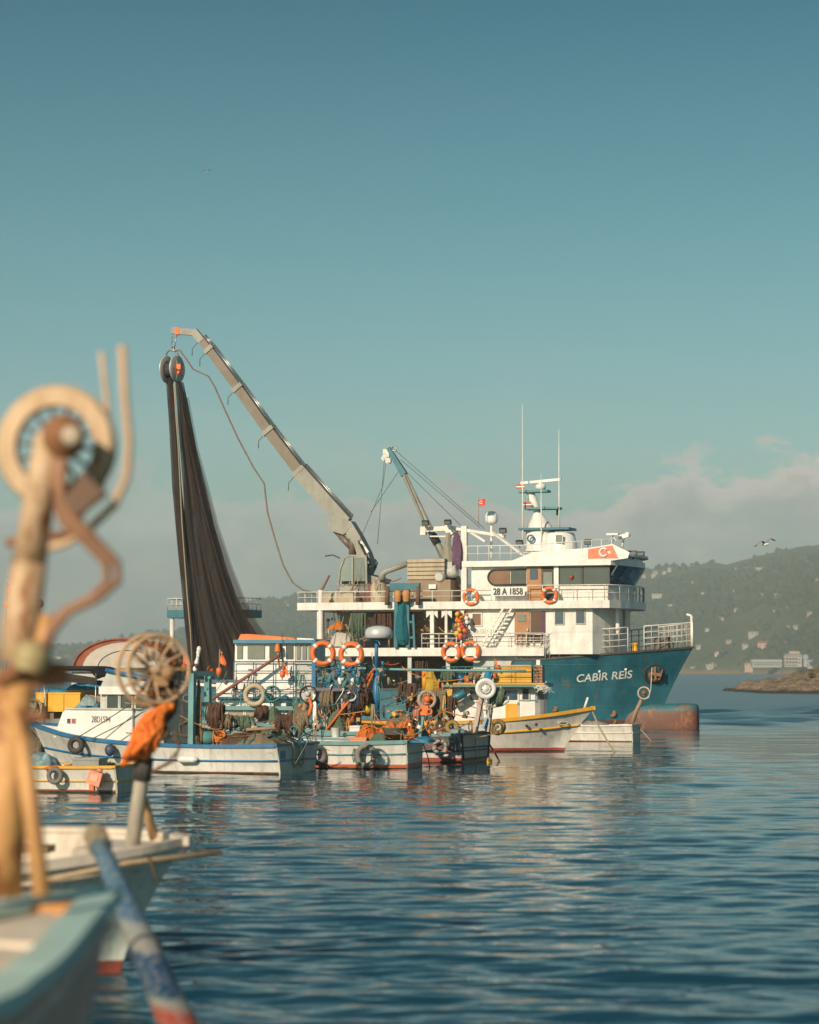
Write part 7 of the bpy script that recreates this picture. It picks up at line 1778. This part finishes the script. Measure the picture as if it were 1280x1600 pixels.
CM = [ROPE, ROPEB, ROPET, ROPEB, TEALD, WIRE, RUSTYO, ROPE, NETB, TEAL, WIRE]
oa = owner(FA); oi = owner(FI); oj = owner(FJ); ob = owner(FB); oc = owner(FC); od = owner(FD); osh = owner(SHIP)
clutter(FA, 296, 1055, 345, 1150, .4, 2.0, 16, 22, 14, 1, oa, CM); clutter(FA, 345, 1125, 500, 1160, .3, 2.4, 30, 40, 8, 2, oa, CM); clutter(FA, 455, 1085, 505, 1150, .8, 1.8, 16, 10, 14, 3, oa, CM)
clutter(FA, 230, 1075, 300, 1155, .3, 1.5, 16, 20, 12, 4, oa, CM)
clutter(FI, 330, 1040, 480, 1100, .15, .7, 16, 12, 10, 5, oi, CM); clutter(FI, 420, 1095, 490, 1145, .2, .5, 10, 16, 16, 6, oi, CM)
clutter(FJ, 495, 1030, 600, 1075, .1, .8, 26, 26, 26, 7, oj, [ROPE, ROPET, BLUE, BLACK, TEALD, WIRE, PLASTW, TEAL]); clutter(FJ, 495, 1080, 590, 1140, .3, 1.0, 22, 26, 18, 8, oj, [ROPE, ROPEB, NETG, BLACK, RUSTYO, ORG, WIRE])
clutter(FB, 535, 1125, 690, 1155, .2, 1.8, 40, 46, 6, 9, ob, [ROPE, ROPEB, ROPEO, NETO, NETB, PLASTW, TEAL, YEL]); clutter(FB, 600, 1080, 690, 1130, 1.0, 2.2, 24, 20, 16, 10, ob, [ROPE, ROPEB, ROPET, ROPEO, BUOYO, YEL, BLACK])
clutter(FB, 640, 1050, 700, 1100, 1.2, 2.2, 14, 14, 14, 11, ob, [ROPE, ROPEB, YEL, BUOYO, BLUE, ROPET])
clutter(FC, 690, 1095, 790, 1145, .4, 2.2, 18, 18, 12, 12, oc, CM); clutter(FD, 690, 1045, 770, 1068, .45, .9, 18, 22, 16, 13, od, [ROPE, ROPET, TEAL, BUOYO, PLASTW, BLUE, TEALD])
clutter(SHIP, 505, 965, 610, 1005, .3, 3.0, 20, 40, 26, 14, osh, [BUOYO, RED, PLASTW, TEAL, ROPE, ROPEB, NETG], .022); clutter(SHIP, 610, 955, 670, 1010, .2, 2.0, 20, 20, 22, 15, osh, [TEAL, ROPET, ROPE, ROPEB, BUOYO, STEEL], .022)
clutter(SHIP, 600, 1030, 720, 1070, .5, 3.0, 24, 36, 20, 16, osh, [BLACK, ROPEB, RUSTY, GREYW, ROPE, BUOYO], .022); clutter(SHIP, 525, 905, 600, 945, .3, 2.5, 14, 22, 14, 17, osh, [ROPE, ROPEB, RUSTY, BEIGE, CRANEG], .022)
clutter(SHIP, 700, 960, 735, 1000, .0, .5, 6, 12, 14, 18, osh, [BUOYO, RED, FLOATY, ROPEB, TAPE], .022)
# orange and white bags on the aft deck of the ship
lump(SHIP, SHIP.L(515, 1000, .5).x, SHIP.L(548, 1000, .5).x, .4, 2.0, SHIP.L(530, 1010, .5).z, 1.2, TARPW, 'tarpaulin', 'white sheet heaped on the aft deck above the two life rings', 'tarpaulin', 121, 1.4)
lump(SHIP, SHIP.L(513, 980, .4).x, SHIP.L(536, 980, .4).x, .3, 1.2, SHIP.L(530, 984, .5).z, .6, NETO, 'net_pile', 'orange net on top of the white sheet on the ship aft deck', 'net', 123, 1.6, 'net piles on the decks')


def draped(fr, x, y, c, w, h, mat, seed):
    """net thrown over a rail in loose bights, part of the boat it hangs on"""
    rg = random.Random(seed); p = fr.L(x, y, c); m = MB(fr)
    for j in range(15):
        u = (j / 14 - .5) * w + rg.uniform(-.03, .03); l = h * rg.uniform(.55, 1.05) * (1 - .5 * abs(j / 14 - .5)); r = rg.uniform(.018, .045); k = rg.uniform(-.07, .07); d = rg.uniform(-.05, .02)
        m.tube([p + Vector((u, .10, -l * .5)), p + Vector((u, .06, -.04)), p + Vector((u, 0, .02)), p + Vector((u + k * .3, -.05 + d, -.10)), p + Vector((u + k, -.06 + d, -l * .5)), p + Vector((u + k * 1.2 + rg.uniform(-.04, .04), -.03 + d, -l)), p + Vector((u + k + .05, .02, -l * .8))], [r * .8, r, r, r * 1.1, r * 1.4, r * 1.3, r * .7], 6)
    m.build('draped_net', mat, owner(fr), kind='stuff')


for a in ((FA, 337, 1100, .7, .5, .9, NETBR, 201), (FA, 352, 1118, .8, .4, .55, NETB, 202), (FA, 380, 1120, 1.2, .6, .5, NETG, 203), (FA, 448, 1118, 1.0, .5, .7, NETBR, 204), (FA, 470, 1112, 1.0, .4, .75, NETB, 205), (FI, 470, 1100, .2, .4, .8, NETB, 206),
          (FI, 410, 1104, .3, .35, .5, NETBR, 207), (FJ, 560, 1076, .6, .5, .9, NETBR, 208), (FJ, 512, 1078, .5, .35, .9, NETB, 209), (FB, 640, 1070, 1.8, .6, .9, NETBR, 210), (FB, 684, 1080, 1.6, .5, 1.0, NETB, 211), (FC, 702, 1090, 1.8, .45, .9, NETBR, 212),
          (FD, 700, 1050, .3, .45, .5, NETG, 213), (FD, 742, 1048, .3, .4, .45, NETB, 214), (FC, 780, 1078, 1.2, .35, .6, NETG, 215), (SHIP, 560, 958, .3, .8, 1.6, NETG, 216), (SHIP, 598, 958, .4, .9, 1.5, NETBR, 217), (SHIP, 655, 1030, .6, .9, 1.3, NETBR, 218)):
    draped(*a)
